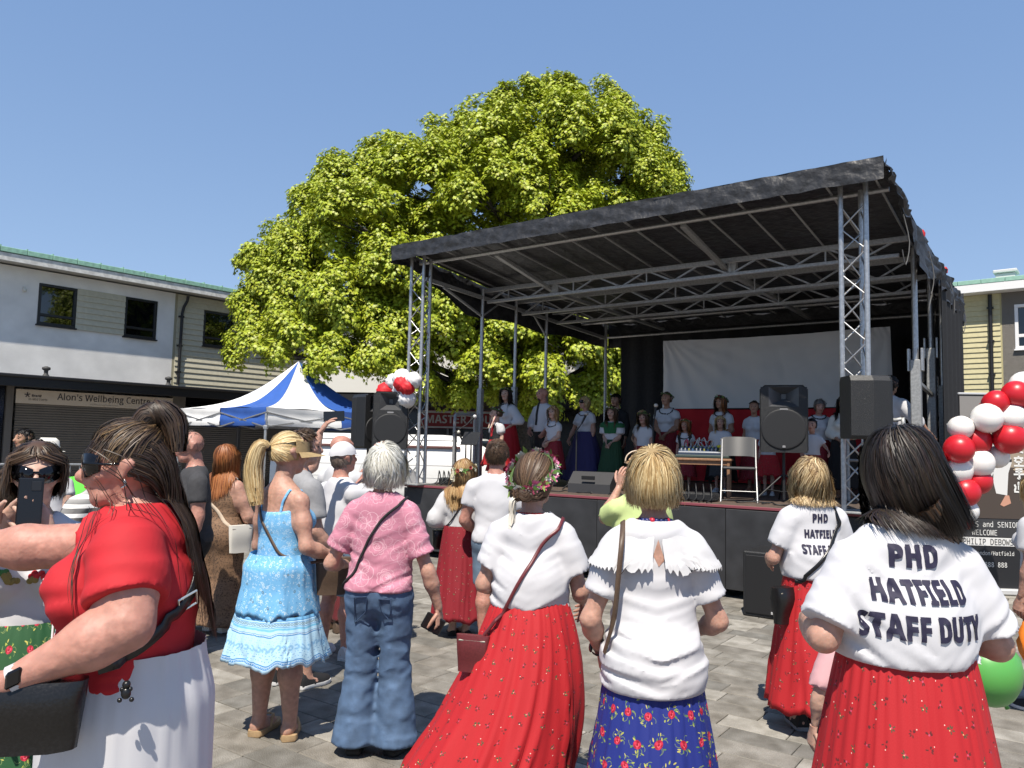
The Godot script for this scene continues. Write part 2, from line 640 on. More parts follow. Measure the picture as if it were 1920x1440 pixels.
func person(label: String, at: Vector3, yaw: float, h: float, o := {}, group := "") -> Person:
	var P := Person.new()
	P.h = h
	P.o = o
	P.node = thing("person", label, "person", at, deg_to_rad(yaw), group)
	P.cell = o.get("cell", 0.016)
	var male: bool = o.get("male", false)
	var w: float = o.get("w", 1.0)
	var belly: float = o.get("belly", w)
	var hip: float = o.get("hip", w)
	var bust: float = o.get("bust", 0.0 if male else 1.0)
	var child: bool = o.get("child", false)
	var sw: float = o.get("shoulder", (0.106 if male else 0.089) * (0.6 + 0.4 * w)) * h
	var lean: Vector3 = o.get("lean", Vector3.ZERO)      # shift of the shoulders against the hips
	var z1 := Vector3(1, 1, o.get("flat", 1.38))
	var L := func(y: float, x := 0.0, z := 0.0) -> Vector3:
		return Vector3(x, y, z) * h + lean * clampf((y - 0.5) / 0.32, 0.0, 1.25)
	P.torso = [
		[L.call(0.70, 0, 0.004), L.call(0.765, 0, 0.006), 0.087 * h * w, 0.078 * h * (0.5 + 0.5 * w), z1],
		[L.call(0.62, 0, 0.002), L.call(0.70, 0, 0.002), (0.084 if male else 0.076) * h * belly, 0.086 * h * w, z1],
		[L.call(0.535), L.call(0.61), 0.088 * h * hip, 0.084 * h * belly, Vector3(1, 1, 1.25)],
		[L.call(0.80, 0, 0.014), L.call(0.776, sw / h * 0.95, 0.008), 0.040 * h, 0.029 * h, Vector3(1, 1, 1.1)],
		[L.call(0.80, 0, 0.014), L.call(0.776, -sw / h * 0.95, 0.008), 0.040 * h, 0.029 * h, Vector3(1, 1, 1.1)],
		[L.call(0.525, 0.042, 0.03), L.call(0.50, 0.045, 0.028), 0.052 * h * hip, 0.05 * h * hip, Vector3.ONE],
		[L.call(0.525, -0.042, 0.03), L.call(0.50, -0.045, 0.028), 0.052 * h * hip, 0.05 * h * hip, Vector3.ONE],
	]
	if bust > 0.0:
		for s in [1, -1]:
			P.torso.append([L.call(0.712, 0.042 * s * w, -0.03 - 0.012 * w), L.call(0.705, 0.044 * s * w, -0.04 - 0.018 * w), 0.038 * h * bust, 0.033 * h * bust, Vector3.ONE])
	if o.has("tummy"):
		P.torso.append([L.call(0.60, 0, -0.02), L.call(0.58, 0, -0.03), 0.075 * h * o.tummy, 0.07 * h * o.tummy, Vector3.ONE])
	var am: float = o.get("arm", w)
	var aln := 0.172 * h
	for s in 2:
		var sg := 1.0 if s == 0 else -1.0
		var sh: Vector3 = L.call(0.766, sw / h * sg, 0.008)
		var pose: Array = o.get("ra" if s == 0 else "la", [Vector3(sg * (sw + 0.035), 0.625 * h, 0.02), Vector3(sg * (sw + 0.03), 0.475 * h, -0.05)])
		P.arms[s] = [sh, pose[0], pose[1]]
		var stance: Array = (o.get("feet", [[0.052 * h, 0.0, 8.0], [-0.052 * h, 0.0, -8.0]]))[s]
		var fx: float = stance[0]
		var fz: float = stance[1]
		var tw := deg_to_rad(stance[2])
		var fw := Vector3(sin(tw), 0, -cos(tw))
		P.legs[s] = [Vector3(sg * 0.05 * h, 0.5 * h, 0.004 * h), Vector3(lerpf(sg * 0.05 * h, fx, 0.55), 0.275 * h, fz * 0.5 - 0.012 * h), Vector3(fx, 0.05 * h, fz), Vector3(fx, 0.018 * h, fz) + fw * 0.085 * h, fw]
	# head
	var turn := Basis(Vector3.UP, deg_to_rad(o.get("turn", 0.0))) * Basis(Vector3.RIGHT, deg_to_rad(o.get("nod", 0.0)))
	var hs: float = o.get("head", 1.0) * (1.22 if child else 1.0)
	var pivot: Vector3 = L.call(0.862, 0, 0.0) + o.get("head_shift", Vector3.ZERO)
	P.hb = turn
	P.hr = Vector3(0.0505, 0.0685, 0.063) * h * hs
	P.hc = pivot + turn * Vector3(0, 0.071 * h * hs, -0.006 * h)
	var F := Field.new()
	F.k = 0.022 * h
	F.cell = P.cell
	for b in P.torso: F.bone(b[0], b[1], b[2], b[3], b[4])
	var nk := P.hc + turn * Vector3(0, -0.045 * h, 0.012 * h)
	F.bone(L.call(0.80, 0, 0.012), nk, (0.035 if male else 0.029) * h * sqrt(w), (0.032 if male else 0.026) * h * sqrt(w))
	for s in 2:
		var a: Array = P.arms[s]
		var ad: Vector3 = (a[1] - a[0])
		F.bone(a[0], a[0] + ad * 0.45, 0.031 * h * am, 0.0285 * h * am)
		F.bone(a[0] + ad * 0.45, a[1], 0.0285 * h * am, 0.0225 * h * am)
		var fd: Vector3 = a[2] - a[1]
		F.bone(a[1], a[1] + fd * 0.3, 0.0225 * h * am, 0.024 * h * am)
		F.bone(a[1] + fd * 0.3, a[2], 0.024 * h * am, 0.0155 * h * sqrt(am))
		if o.get("legs", true):
			var g: Array = P.legs[s]
			var lg: float = o.get("leg", 1.0) * sqrt(hip)
			F.bone(g[0], g[1], 0.054 * h * lg * sqrt(hip), 0.035 * h * lg)
			var kd: Vector3 = g[2] - g[1]
			F.bone(g[1], g[1] + kd * 0.3 + Vector3(0, 0, 0.010 * h), 0.034 * h * lg, 0.036 * h * lg)
			F.bone(g[1] + kd * 0.3 + Vector3(0, 0, 0.010 * h), g[2], 0.036 * h * lg, 0.022 * h)
			F.bone(g[2] + Vector3(0, -0.022 * h, 0.012 * h), g[2] + Vector3(0, -0.03 * h, 0) + g[4] * 0.04 * h, 0.021 * h, 0.021 * h)
			F.bone(g[2] + Vector3(0, -0.03 * h, 0) + g[4] * 0.04 * h, g[3], 0.022 * h, 0.015 * h)
	P.body = F
	# the head on a finer grid
	var H := Field.new()
	H.k = 0.012 * h
	H.cell = o.get("head_cell", 0.009)
	var q := P.hr
	var hp := func(x: float, y: float, z: float) -> Vector3: return P.hc + turn * (Vector3(x, y, z) * q)
	H.bone(hp.call(0, 0.1, 0.12), hp.call(0, 0.12, 0.05), q.x * 0.96, q.x * 0.96)
	H.bone(hp.call(0, 0.16, 0.16), hp.call(0, 0.16, -0.2), q.x * 0.93, q.x * 0.88)
	H.bone(hp.call(0, -0.25, -0.42), hp.call(0, -0.62, -0.5), q.x * 0.72, q.x * 0.52)
	H.bone(hp.call(0.3, -0.75, -0.55), hp.call(-0.3, -0.75, -0.55), q.x * 0.3, q.x * 0.3)
	H.bone(hp.call(0, -0.85, -0.72), hp.call(0, -0.83, -0.6), q.x * 0.22, q.x * 0.3)
	H.bone(hp.call(0, 0.14, -0.95), hp.call(0, -0.24, -1.16), q.x * 0.1, q.x * 0.15)
	H.bone(hp.call(0, -0.24, -1.16), hp.call(0, -0.32, -1.0), q.x * 0.15, q.x * 0.17)
	H.bone(hp.call(0.22, -0.3, -0.88), hp.call(-0.22, -0.3, -0.88), q.x * 0.12, q.x * 0.12)
	H.bone(hp.call(0.2, -0.52, -0.88), hp.call(-0.2, -0.52, -0.88), q.x * 0.11, q.x * 0.11)
	H.bone(hp.call(0.62, -0.2, -0.62), hp.call(0.4, -0.3, -0.72), q.x * 0.2, q.x * 0.2)
	H.bone(hp.call(-0.62, -0.2, -0.62), hp.call(-0.4, -0.3, -0.72), q.x * 0.2, q.x * 0.2)
	H.bone(hp.call(0.6, 0.2, -0.8), hp.call(-0.6, 0.2, -0.8), q.x * 0.14, q.x * 0.14)
	H.bone(hp.call(0, -0.5, 0.0), hp.call(0, -1.1, 0.12), q.x * 0.66, q.x * 0.6)
	for s in [1, -1]:
		H.bone(hp.call(0.98 * s, 0.12, 0.08), hp.call(1.04 * s, 0.08, 0.2), q.x * 0.13, q.x * 0.12, Vector3.ONE)
		H.bone(hp.call(0.98 * s, -0.05, 0.06), hp.call(0.98 * s, -0.26, -0.02), q.x * 0.11, q.x * 0.09, Vector3.ONE)
	P.mat_skin = skin_mat(o.get("skin", 0))
	var mi := part("body", null, P.mat_skin, P.node)
	var G := Geo.new()
	G.smooth()
	for s in 2:
		var a: Array = P.arms[s]
		var hd: Array = o.get("hand_r" if s == 0 else "hand_l", [])
		var fd: Vector3 = (a[2] - a[1]).normalized()
		var dir: Vector3 = hd[0] if hd.size() > 0 else fd.lerp(Vector3(0, -1, -0.1), 0.3).normalized()
		var nrm: Vector3 = hd[1] if hd.size() > 1 else Vector3(1 if s == 0 else -1, 0, 0)
		hand(G, a[2], dir, nrm, 1.0 if s == 0 else -1.0, h * 0.108 * sqrt(am) * o.get("hand", 1.0), hd[2] if hd.size() > 2 else 0.5)
	jobs.append([[F, H], mi, G])
	if o.get("face", false): face(P)
	return P

# palm, four fingers and a thumb; dir = towards the fingertips, out = back of the hand
func hand(G: Geo, wrist: Vector3, dir: Vector3, out: Vector3, side: float, size: float, curl: float) -> void:
	out = (out - dir * out.dot(dir)).normalized()
	var across := dir.cross(out).normalized() * side       # towards the thumb
	var u := size
	var palm := [wrist - dir * u * 0.06, wrist + dir * u * 0.1, wrist + dir * u * 0.3, wrist + dir * u * 0.52]
	var wd := [0.145, 0.17, 0.23, 0.215]
	var rings := []
	for i in 4:
		var ring := PackedVector3Array()
		for k in 10:
			var a := TAU * k / 10
			ring.append(palm[i] + across * cos(a) * wd[i] * u + out * sin(a) * u * (0.11 if i < 1 else 0.08))
		rings.append(ring)
	G.skin(rings)
	for f in 4:
		var sp := 0.165 - 0.11 * f
		var ln: float = [0.40, 0.45, 0.42, 0.33][f] * u
		var p := wrist + dir * u * 0.48 + across * sp * u
		var d := (dir + across * sp * 0.25).normalized()
		var pts := [p, p + d * ln * 0.1]
		var bend := curl * (0.75 + 0.12 * f)
		for j in 3:
			d = (d * cos(bend) - out * sin(bend)).normalized()
			p = pts[-1] + d * ln * [0.42, 0.3, 0.24][j]
			pts.append(p)
		G.tube(pts, [0.052 * u, 0.053 * u, 0.05 * u, 0.045 * u, 0.028 * u], 7)
	var t0 := wrist + dir * u * 0.14 + across * u * 0.13
	var td := (dir * 0.75 + across * 0.75 - out * 0.25 * (0.4 + curl)).normalized()
	var t1 := t0 + td * u * 0.22
	var t2 := t1 + (td + dir * 0.8 - out * curl * 0.5).normalized() * u * 0.17
	var t3 := t2 + (td * 0.3 + dir * 1.0 - out * curl * 0.7).normalized() * u * 0.14
	G.tube([t0, t1, t2, t3], [0.07 * u, 0.066 * u, 0.055 * u, 0.032 * u], 7)

func face(P: Person) -> void:
	var q := P.hr
	var dark := mat(lin(0.03, 0.02, 0.015), 0.4)
	var hp := func(x: float, y: float, z: float) -> Vector3: return P.hc + P.hb * (Vector3(x, y, z) * q)
	for s in [1, -1]:
		var g := Geo.new()
		g.xf = Transform3D(P.hb, hp.call(0.36 * s, 0.02, -0.86))
		g.ball(Vector3.ZERO, Vector3(q.x * 0.19, q.x * 0.1, q.x * 0.12), 6)
		part("eye", g.mesh(), dark, P.node)
		g = Geo.new()
		g.xf = Transform3D(P.hb, hp.call(0.38 * s, 0.23, -0.93))
		g.tube([Vector3(q.x * -0.24, 0, 0.004), Vector3(0, q.x * 0.05, 0), Vector3(q.x * 0.24, 0, 0.004)], q.x * 0.05, 5)
		part("eyebrow", g.mesh(), dark, P.node)
	var m := Geo.new()
	m.xf = Transform3D(P.hb, hp.call(0, -0.5, -0.98))
	m.ball(Vector3.ZERO, Vector3(q.x * 0.3, q.x * 0.085, q.x * 0.1), 6)
	part("lips", m.mesh(), mat(lin(0.30, 0.07, 0.06), 0.5), P.node)

# ---- cloth that follows the body
func top_field(P: Person, e := {}) -> Field:
	var F := Field.new()
	var off: float = e.get("off", 0.013)
	F.k = e.get("k", 0.02) * P.h
	F.cell = e.get("cell", P.cell)
	F.fold = fold_noise
	F.fold_amp = e.get("fold", 0.006)
	F.fold_scale = e.get("fscale", Vector3(5.0, 11.0, 5.0))
	F.fold_v = e.get("fold_v", -0.5)
	F.fold_low = e.get("flow", 0.6 * P.h)
	F.fold_grow = e.get("fgrow", 0.35)
	for b in P.torso: F.bone(b[0], b[1], b[2] + off, b[3] + off, b[4])
	var sl: float = e.get("sleeve", 0.55)
	var so: float = e.get("sleeve_off", off + 0.003)
	var am: float = P.o.get("arm", P.o.get("w", 1.0))
	for s in 2:
		var a: Array = P.arms[s]
		if sl <= 0.0: continue
		var r := 0.031 * P.h * am + so
		if sl <= 1.0:
			F.bone(a[0], a[0] + (a[1] - a[0]) * sl, r, r * e.get("sleeve_end", 1.0), Vector3.ONE, true, 0.009)
		else:
			F.bone(a[0], a[1], r, 0.026 * P.h * am + so, Vector3.ONE, false, 0.012)
			F.bone(a[1], a[1] + (a[2] - a[1]) * (sl - 1.0), 0.026 * P.h * am + so, (0.019 * P.h * am + so) * e.get("sleeve_end", 1.0), Vector3.ONE, true)
	var hem: float = e.get("hem", 0.5) * P.h
	var tilt: float = e.get("hem_tilt", 0.0)
	var n := Vector3(tilt, -1, e.get("hem_back", 0.0)).normalized()
	F.planes.append(Plane(n, n.dot(Vector3(0, hem, 0))))
	if e.has("puff"):                     # cloth bloused over the waistband
		var y: float = hem + 0.045
		var c: Vector3 = P.torso[2][0]
		F.bone(Vector3(c.x, y, c.z), Vector3(c.x, y + 0.05, c.z), e.puff, e.puff, Vector3(1, 1.0, e.get("puff_flat", 1.3)))
	var nr: float = e.get("neck", 0.046) * P.h
	var nb: Vector3 = P.torso[3][0]
	nb = Vector3(nb.x, 0, nb.z) + Vector3(0, (0.838 - e.get("scoop", 0.0)) * P.h, e.get("neck_z", -0.012) * P.h)
	F.holes.append([nb + Vector3(0, nr * 0.55, 0), nb + Vector3(0, 0.3, -0.06), nr])
	P.top = F
	return F

func shirt(P: Person, m: Material, e := {}, called := "shirt") -> MeshInstance3D:
	var F := top_field(P, e)
	var mi := part(called, null, m, P.node)
	jobs.append([[F], mi, null])
	return mi

func trousers(P: Person, m: Material, e := {}, called := "trousers") -> MeshInstance3D:
	var F := Field.new()
	var off: float = e.get("off", 0.006)
	F.k = 0.02 * P.h
	F.cell = e.get("cell", P.cell)
	F.fold = fold_noise
	F.fold_amp = e.get("fold", 0.007)
	F.fold_scale = e.get("fscale", Vector3(4, 9, 4))
	var hip: float = P.o.get("hip", P.o.get("w", 1.0))
	for i in [2, 5, 6]:
		var b: Array = P.torso[i]
		F.bone(b[0], b[1], b[2] + off, b[3] + off, b[4])
	var ln: float = e.get("len", 0.03) * P.h
	var fl: float = e.get("flare", 1.0)
	for s in 2:
		var g: Array = P.legs[s]
		var kr: float = (0.036 * sqrt(hip) * P.h + off) * e.get("knee", 1.05)
		F.bone(g[0], g[1], 0.055 * P.h * hip + off, kr)
		if ln < g[1].y:
			F.bone(g[1], Vector3(g[2].x, ln, g[2].z), kr, kr * fl)
	F.planes.append(Plane(Vector3.DOWN, -ln))
	var wst: float = e.get("waist", 0.57) * P.h
	F.planes.append(Plane(Vector3.UP, wst))
	P.low = F
	var mi := part(called, null, m, P.node)
	jobs.append([[F], mi, null])
	return mi

# a gathered skirt: rings from the waistband to the hem
func skirt(P: Person, m: Material, e: Dictionary, called := "skirt") -> MeshInstance3D:
	var y0: float = e.top * P.h
	var y1: float = e.hem * P.h
	var r0: float = e.r0 * P.h
	var r1: float = e.r1 * P.h
	var rh: float = e.get("rh", 0.0) * P.h          # hip radius, reached a quarter of the way down
	var fz: float = e.get("flat", 0.9)
	var sway: Vector3 = e.get("sway", Vector3.ZERO)
	var nfold: float = e.get("folds", 15.0)
	var amp: float = e.get("amp", 0.035)
	var n: int = e.get("n", 110)
	var rows: int = e.get("rows", 22)
	var sd: int = e.get("seed", 3)
	var nz := noise(sd, 1.0, 2)
	var c0: Vector3 = P.torso[2][0] + Vector3(0, 0, 0.008 * P.h)
	var rings := []
	for r in rows + 1:
		var t := float(r) / rows
		var rad := lerpf(r0, r1, pow(t, e.get("pow", 0.85)))
		if rh > 0.0:
			rad = maxf(rad, lerpf(r0, rh, smoothstep(0.0, 0.24, t)))
		var y := lerpf(y0, y1, t)
		var ring := PackedVector3Array()
		for i in n:
			var a := TAU * i / n
			var w := nz.get_noise_2d(cos(a) * 1.3 + 5, sin(a) * 1.3 + t * 0.25)
			var ph: float = a * nfold + w * 11.0 + t * e.get("twist", 0.0)
			var f := sin(ph) * 0.75 + sin(ph * 2.3 + 1.0) * 0.25
			f = f * (0.5 + 0.5 * absf(f)) 
			var fine := sin(a * nfold * 3.1 + w * 9.0) * 0.003 * (1.0 - t) * P.h / 1.65
			var rr := rad * (1.0 + f * amp * (0.15 + t) * (0.55 + 1.3 * absf(nz.get_noise_2d(cos(a) * 2.4 + 20.0, sin(a) * 2.4)))) + fine + w * 0.02 * t
			var hemw: float = (nz.get_noise_2d(cos(a) * 2.0, sin(a) * 2.0 - 7.0) * 0.03 + e.get("dip", 0.0) * cos(a)) * t
			ring.append(Vector3(c0.x + cos(a) * rr + sway.x * t * t, y + hemw, c0.z + sin(a) * rr * lerpf(fz, 1.0, t * 0.5) + sway.z * t * t))
		rings.append(ring)
	var G := Geo.new()
	var su: float = e.get("tile", 0.35)
	G.skin(rings, false, true, Vector2(roundf(TAU * (r0 + r1) * 0.5 / su), absf(y0 - y1) / su) if not e.has("uv") else e.uv)
	# inner face and hem give the cloth a thickness
	var inner := []
	for ring in [rings[-1], rings[-2], rings[-4]]:
		var q := PackedVector3Array()
		for p in ring: q.append(Vector3(c0.x + (p.x - c0.x) * 0.985, p.y, c0.z + (p.z - c0.z) * 0.985))
		inner.append(q)
	G.skin([rings[-1], inner[0], inner[1], inner[2]], false, true, Vector2(8, 0.05))
	return part(called, G.mesh(), m, P.node)

# strap or ribbon laid over the cloth along a path of local points
func strap(P: Person, pts: Array, width: float, m: Material, off := 0.004, thick := 0.003, called := "bag_strap", parent: Node3D = null, free := 0) -> MeshInstance3D:
	var path := []
	var nrm := []
	var use := P.top.all()
	var sm := smoothed(pts, 8)
	var had := P.top.fold_amp
	P.top.fold_amp = 0.0
	for i in sm.size():
		var p: Vector3 = sm[i]
		if i < sm.size() - free: p = P.top.snap(p, off + had * 0.35)
		var d := P.top.raw(p, use)
		var g := Vector3(P.top.raw(p + Vector3(0.01, 0, 0), use), P.top.raw(p + Vector3(0, 0.01, 0), use), P.top.raw(p + Vector3(0, 0, 0.01), use)) - Vector3.ONE * d
		path.append(p)
		nrm.append(g.normalized())
	P.top.fold_amp = had
	var rings := []
	for i in path.size():
		var d: Vector3 = (path[mini(i + 1, path.size() - 1)] - path[maxi(i - 1, 0)]).normalized()
		var n: Vector3 = nrm[i]
		var x := d.cross(n).normalized() * width * 0.5
		var y := n * thick
		rings.append(PackedVector3Array([path[i] - x, path[i] - x * 0.9 + y, path[i] + x * 0.9 + y, path[i] + x, path[i] + x * 0.9 - y, path[i] - x * 0.9 - y]))
	var G := Geo.new()
	G.skin(rings)
	return part(called, G.mesh(), m, parent if parent else P.node)

# words printed on the back of a shirt, laid on the cloth
func print_on(P: Person, s: String, centre: Vector2, size: float, wide: float, m: Material, slant := 0.0) -> void:
	var t := text_mesh(s, size, true, 0.002)
	var heavy := FontVariation.new()
	heavy.base_font = t.font
	heavy.variation_embolden = 0.9
	t.font = heavy
	var arr: Array = t.get_mesh_arrays()
	var V: PackedVector3Array = arr[Mesh.ARRAY_VERTEX]
	var I: PackedInt32Array = arr[Mesh.ARRAY_INDEX]
	var tris: Array = []
	for i in range(0, I.size(), 3):
		var a := V[I[i]]
		var b := V[I[i + 1]]
		var c := V[I[i + 2]]
		if a.z < 0.0 or b.z < 0.0 or c.z < 0.0: continue
		tris.append([a, b, c])
	var G := Geo.new()
	G.smooth()
	var use := P.top.all()
	var seen := {}
	var place := func(q: Vector3) -> Vector3:
		var key := Vector2i(roundi(q.x * 20000.0), roundi(q.y * 20000.0))
		if not seen.has(key):
			var x := centre.x + q.x * wide
			var p := Vector3(x, centre.y + q.y + slant * q.x, 0.4)
			for n in 24:
				var d := P.top.sd(p, use)
				p.z -= d * 0.75
				if absf(d) < 0.0006: break
			seen[key] = p + Vector3(0, 0, 0.0045)
		return seen[key]
	var depth := 0
	while not tris.is_empty() and depth < 7:
		depth += 1
		var next: Array = []
		for tr in tris:
			var l0: float = tr[0].distance_to(tr[1])
			var l1: float = tr[1].distance_to(tr[2])
			var l2: float = tr[2].distance_to(tr[0])
			var lm := maxf(l0, maxf(l1, l2))
			if lm > 0.02 and depth < 7:
				if lm == l0:
					var mid: Vector3 = (tr[0] + tr[1]) * 0.5
					next.append([tr[0], mid, tr[2]]); next.append([mid, tr[1], tr[2]])
				elif lm == l1:
					var mid: Vector3 = (tr[1] + tr[2]) * 0.5
					next.append([tr[1], mid, tr[0]]); next.append([mid, tr[2], tr[0]])
				else:
					var mid: Vector3 = (tr[2] + tr[0]) * 0.5
					next.append([tr[2], mid, tr[1]]); next.append([mid, tr[0], tr[1]])
			else:
				G.tri(place.call(tr[0]), place.call(tr[1]), place.call(tr[2]))
		tris = next
	part("lettering", G.mesh(), m, P.node)

# ---- hair: a cap and many strands that run over the head and hang
var hair_mats := {}

func hair_mat() -> StandardMaterial3D:
	if not hair_mats.has(0):
		var m := mat(Color.WHITE, 0.52)
		m.vertex_color_use_as_albedo = true
		m.cull_mode = BaseMaterial3D.CULL_DISABLED
		hair_mats[0] = m
	return hair_mats[0]

func hair(P: Person, e: Dictionary, called := "hair") -> MeshInstance3D:
	var V := PackedVector3Array()
	var N := PackedVector3Array()
	var C := PackedColorArray()
	var I := PackedInt32Array()
	var cols: Array = e.col                       # linear colours, mixed at random
	var n: int = e.get("n", 900)
	var ln: float = e.get("len", 0.2)
	var lv: float = e.get("len_var", 0.25)
	var whorl: Vector3 = e.get("whorl", Vector3(0, 0.8, 0.45)).normalized()
	var lift: float = e.get("lift", 0.16)
	var wave: float = e.get("wave", 0.0)
	var wf: float = e.get("wave_f", 40.0)
	var wind: Vector3 = e.get("wind", Vector3.ZERO)
	var wd: float = e.get("width", 0.006)
	var grav: float = e.get("grav", 0.12)         # metres until the strand hangs
	var ends: float = e.get("ends", 0.0)          # curl inwards at the ends
	var face_y: float = e.get("face_y", 0.5)
	var face_z: float = e.get("face_z", -0.3)
	var low: float = e.get("low", -0.55)
	var gather = e.get("gather")                  # local head point (units of the head radii) or nothing
	var ds: float = e.get("ds", 0.022)
	var stand: float = e.get("stand", 0.0)        # hair that stands off the scalp
	var fringe: bool = e.get("fringe", false)
	var nz := noise(11 + P.node.get_index(), 1.0, 2)
	var use := PackedInt32Array()
	if P.top: use = P.top.all()
	rng.seed = 77 + P.node.get_index()
	# cap
	var cap: float = e.get("cap", 1.0)
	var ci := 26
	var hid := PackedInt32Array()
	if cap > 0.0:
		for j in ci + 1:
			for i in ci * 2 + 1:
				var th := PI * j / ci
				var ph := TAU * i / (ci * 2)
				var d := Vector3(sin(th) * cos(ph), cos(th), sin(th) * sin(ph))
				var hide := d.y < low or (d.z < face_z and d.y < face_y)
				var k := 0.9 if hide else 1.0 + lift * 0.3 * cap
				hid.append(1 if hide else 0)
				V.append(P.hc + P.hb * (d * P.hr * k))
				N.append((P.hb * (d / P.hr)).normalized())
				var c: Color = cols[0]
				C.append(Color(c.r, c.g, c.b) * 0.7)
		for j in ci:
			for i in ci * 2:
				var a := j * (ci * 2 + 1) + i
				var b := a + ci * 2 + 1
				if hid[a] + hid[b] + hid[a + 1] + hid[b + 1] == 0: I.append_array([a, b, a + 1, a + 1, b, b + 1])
	for s in n:
		var d := Vector3.ZERO
		for tries in 30:
			d = Vector3(rng.randf_range(-1, 1), rng.randf_range(-1, 1), rng.randf_range(-1, 1))
			if d.length_squared() > 1.0 or d.length_squared() < 0.05: continue
			d = d.normalized()
			if d.y < low: continue
			if d.z < face_z and d.y < face_y: continue
			if absf(d.x) > 0.72 and d.y < -0.1 and d.z < 0.25: continue
			break
		var c0: Color = cols[rng.randi() % cols.size()]
		var br := rng.randf_range(0.82, 1.16)
		var wild: float = e.get("wild", 3.0) if s % 17 == 0 else 1.0
		var my := 1.0 + lift * (0.15 + 0.85 * sqrt(rng.randf()))
		var p := P.hc + P.hb * (d * P.hr * 1.0)
		var total := ln * rng.randf_range(1.0 - lv, 1.0 + lv * 0.4)
		if e.has("len_top"): total *= lerpf(1.0, e.len_top, clampf(d.y, 0.0, 1.0))
		var steps := maxi(3, int(total / ds))
		var pts := PackedVector3Array()
		var outs := PackedVector3Array()
		var phase := rng.randf() * 1.6 + d.x * 3.0
		var went := 0.0
		var jit := rng.randf_range(-0.16, 0.16)
		for st in steps + 1:
			var q := P.hb.inverse() * (p - P.hc) / P.hr
			var l := q.length()
			var nrm := (P.hb * (q / P.hr)).normalized()
			if l < my and stand <= 0.0:
				p = P.hc + P.hb * (q / l * lerpf(minf(my, 1.0 + lift * 0.15), my, clampf(went / 0.05, 0.0, 1.0)) * P.hr)
			if P.top and p.y < P.hc.y - P.hr.y * 0.8:
				var sdv := P.top.raw(p, use)
				var keep := 0.012 + (my - 1.0) * 0.05
				if sdv < keep:
					var g := Vector3(P.top.raw(p + Vector3(0.01, 0, 0), use), P.top.raw(p + Vector3(0, 0.01, 0), use), P.top.raw(p + Vector3(0, 0, 0.01), use)) - Vector3.ONE * sdv
					g = g.normalized()
					p += g * (keep - sdv)
					nrm = g
			if e.has("cut") and q.y < e.cut + jit and st > 2: break
			pts.append(p)
			outs.append(nrm)
			var flow := Vector3.ZERO
			if gather != null:
				flow = (P.hc + P.hb * (gather * P.hr) - p)
				if flow.length() < 0.02: break
				flow = flow.normalized()
				flow = (flow - nrm * flow.dot(nrm) * 0.7).normalized()
			else:
				var ql := q / maxf(l, 0.01)
				flow = ql - whorl
				flow = P.hb * flow
				flow = flow - nrm * flow.dot(nrm)
				if flow.length() < 0.05: flow = (P.hb * Vector3(rng.randf() - 0.5, 0, rng.randf() - 0.3))
				flow = flow.normalized()
				var g := clampf(went / grav, 0.0, 1.0) * (0.35 if l < 1.25 and q.y > -0.2 else 1.0)
				flow = flow.lerp(Vector3.DOWN, g)
			if not fringe and q.z < -0.3 and q.y < face_y + 0.1 and absf(q.x) < 0.92 and l < 1.6: flow += P.hb * Vector3(signf(q.x) * 2.5, -0.3, 0.6)
			if stand > 0.0: flow = (flow * 0.6 + nrm * stand).normalized()
			flow += wind * clampf(went / 0.15, 0.0, 1.0)
			if ends > 0.0 and went > total * 0.6: flow -= nrm * ends * (went / total - 0.6)
			if wave > 0.0:
				var side := flow.cross(nrm).normalized()
				flow += side * sin(went * wf + phase) * wave + nrm * cos(went * wf * 0.8 + phase) * wave * 0.6
			flow += Vector3(nz.get_noise_3d(p.x * 9, p.y * 9, p.z * 9 + s), nz.get_noise_3d(p.y * 9, p.z * 9, p.x * 9 + 40), nz.get_noise_3d(p.z * 9, p.x * 9, p.y * 9 + 80)) * e.get("messy", 0.25) * wild
			p += flow.normalized() * ds
			went += ds
		var m := pts.size()
		if m < 2: continue
		var tilt := rng.randf_range(-0.6, 0.6)
		var base := V.size()
		for i in m:
			var dv := (pts[mini(i + 1, m - 1)] - pts[maxi(i - 1, 0)]).normalized()
			var side := dv.cross(outs[i]).normalized()
			var t := float(i) / (m - 1)
			var ww := wd * (0.55 if t < 0.05 else (1.0 if t < 0.75 else (1.0 - (t - 0.75) * 3.2))) * 0.5
			V.append(pts[i] - side * ww)
			V.append(pts[i] + side * ww + outs[i] * tilt * ww)
			var nn := (outs[i] + side * tilt).normalized()
			N.append(nn)
			N.append(nn)
			var cc := c0 * br
			if e.has("root"): cc = (e.root as Color).lerp(cc, clampf(t * m * ds / 0.06, 0.0, 1.0))
			if e.has("tip"): cc = cc.lerp((e.tip as Color) * br, clampf((t - 0.45) * 1.6, 0.0, 1.0))
			cc.a = 1.0
			C.append(cc)
			C.append(cc)
			if i < m - 1:
				var b := base + i * 2
				I.append_array([b, b + 2, b + 1, b + 1, b + 2, b + 3])
	var arr := []
	arr.resize(Mesh.ARRAY_MAX)
	arr[Mesh.ARRAY_VERTEX] = V
	arr[Mesh.ARRAY_NORMAL] = N
	arr[Mesh.ARRAY_COLOR] = C
	arr[Mesh.ARRAY_INDEX] = I
	var am := ArrayMesh.new()
	am.add_surface_from_arrays(Mesh.PRIMITIVE_TRIANGLES, arr)
	return part(called, am, hair_mat(), P.node)

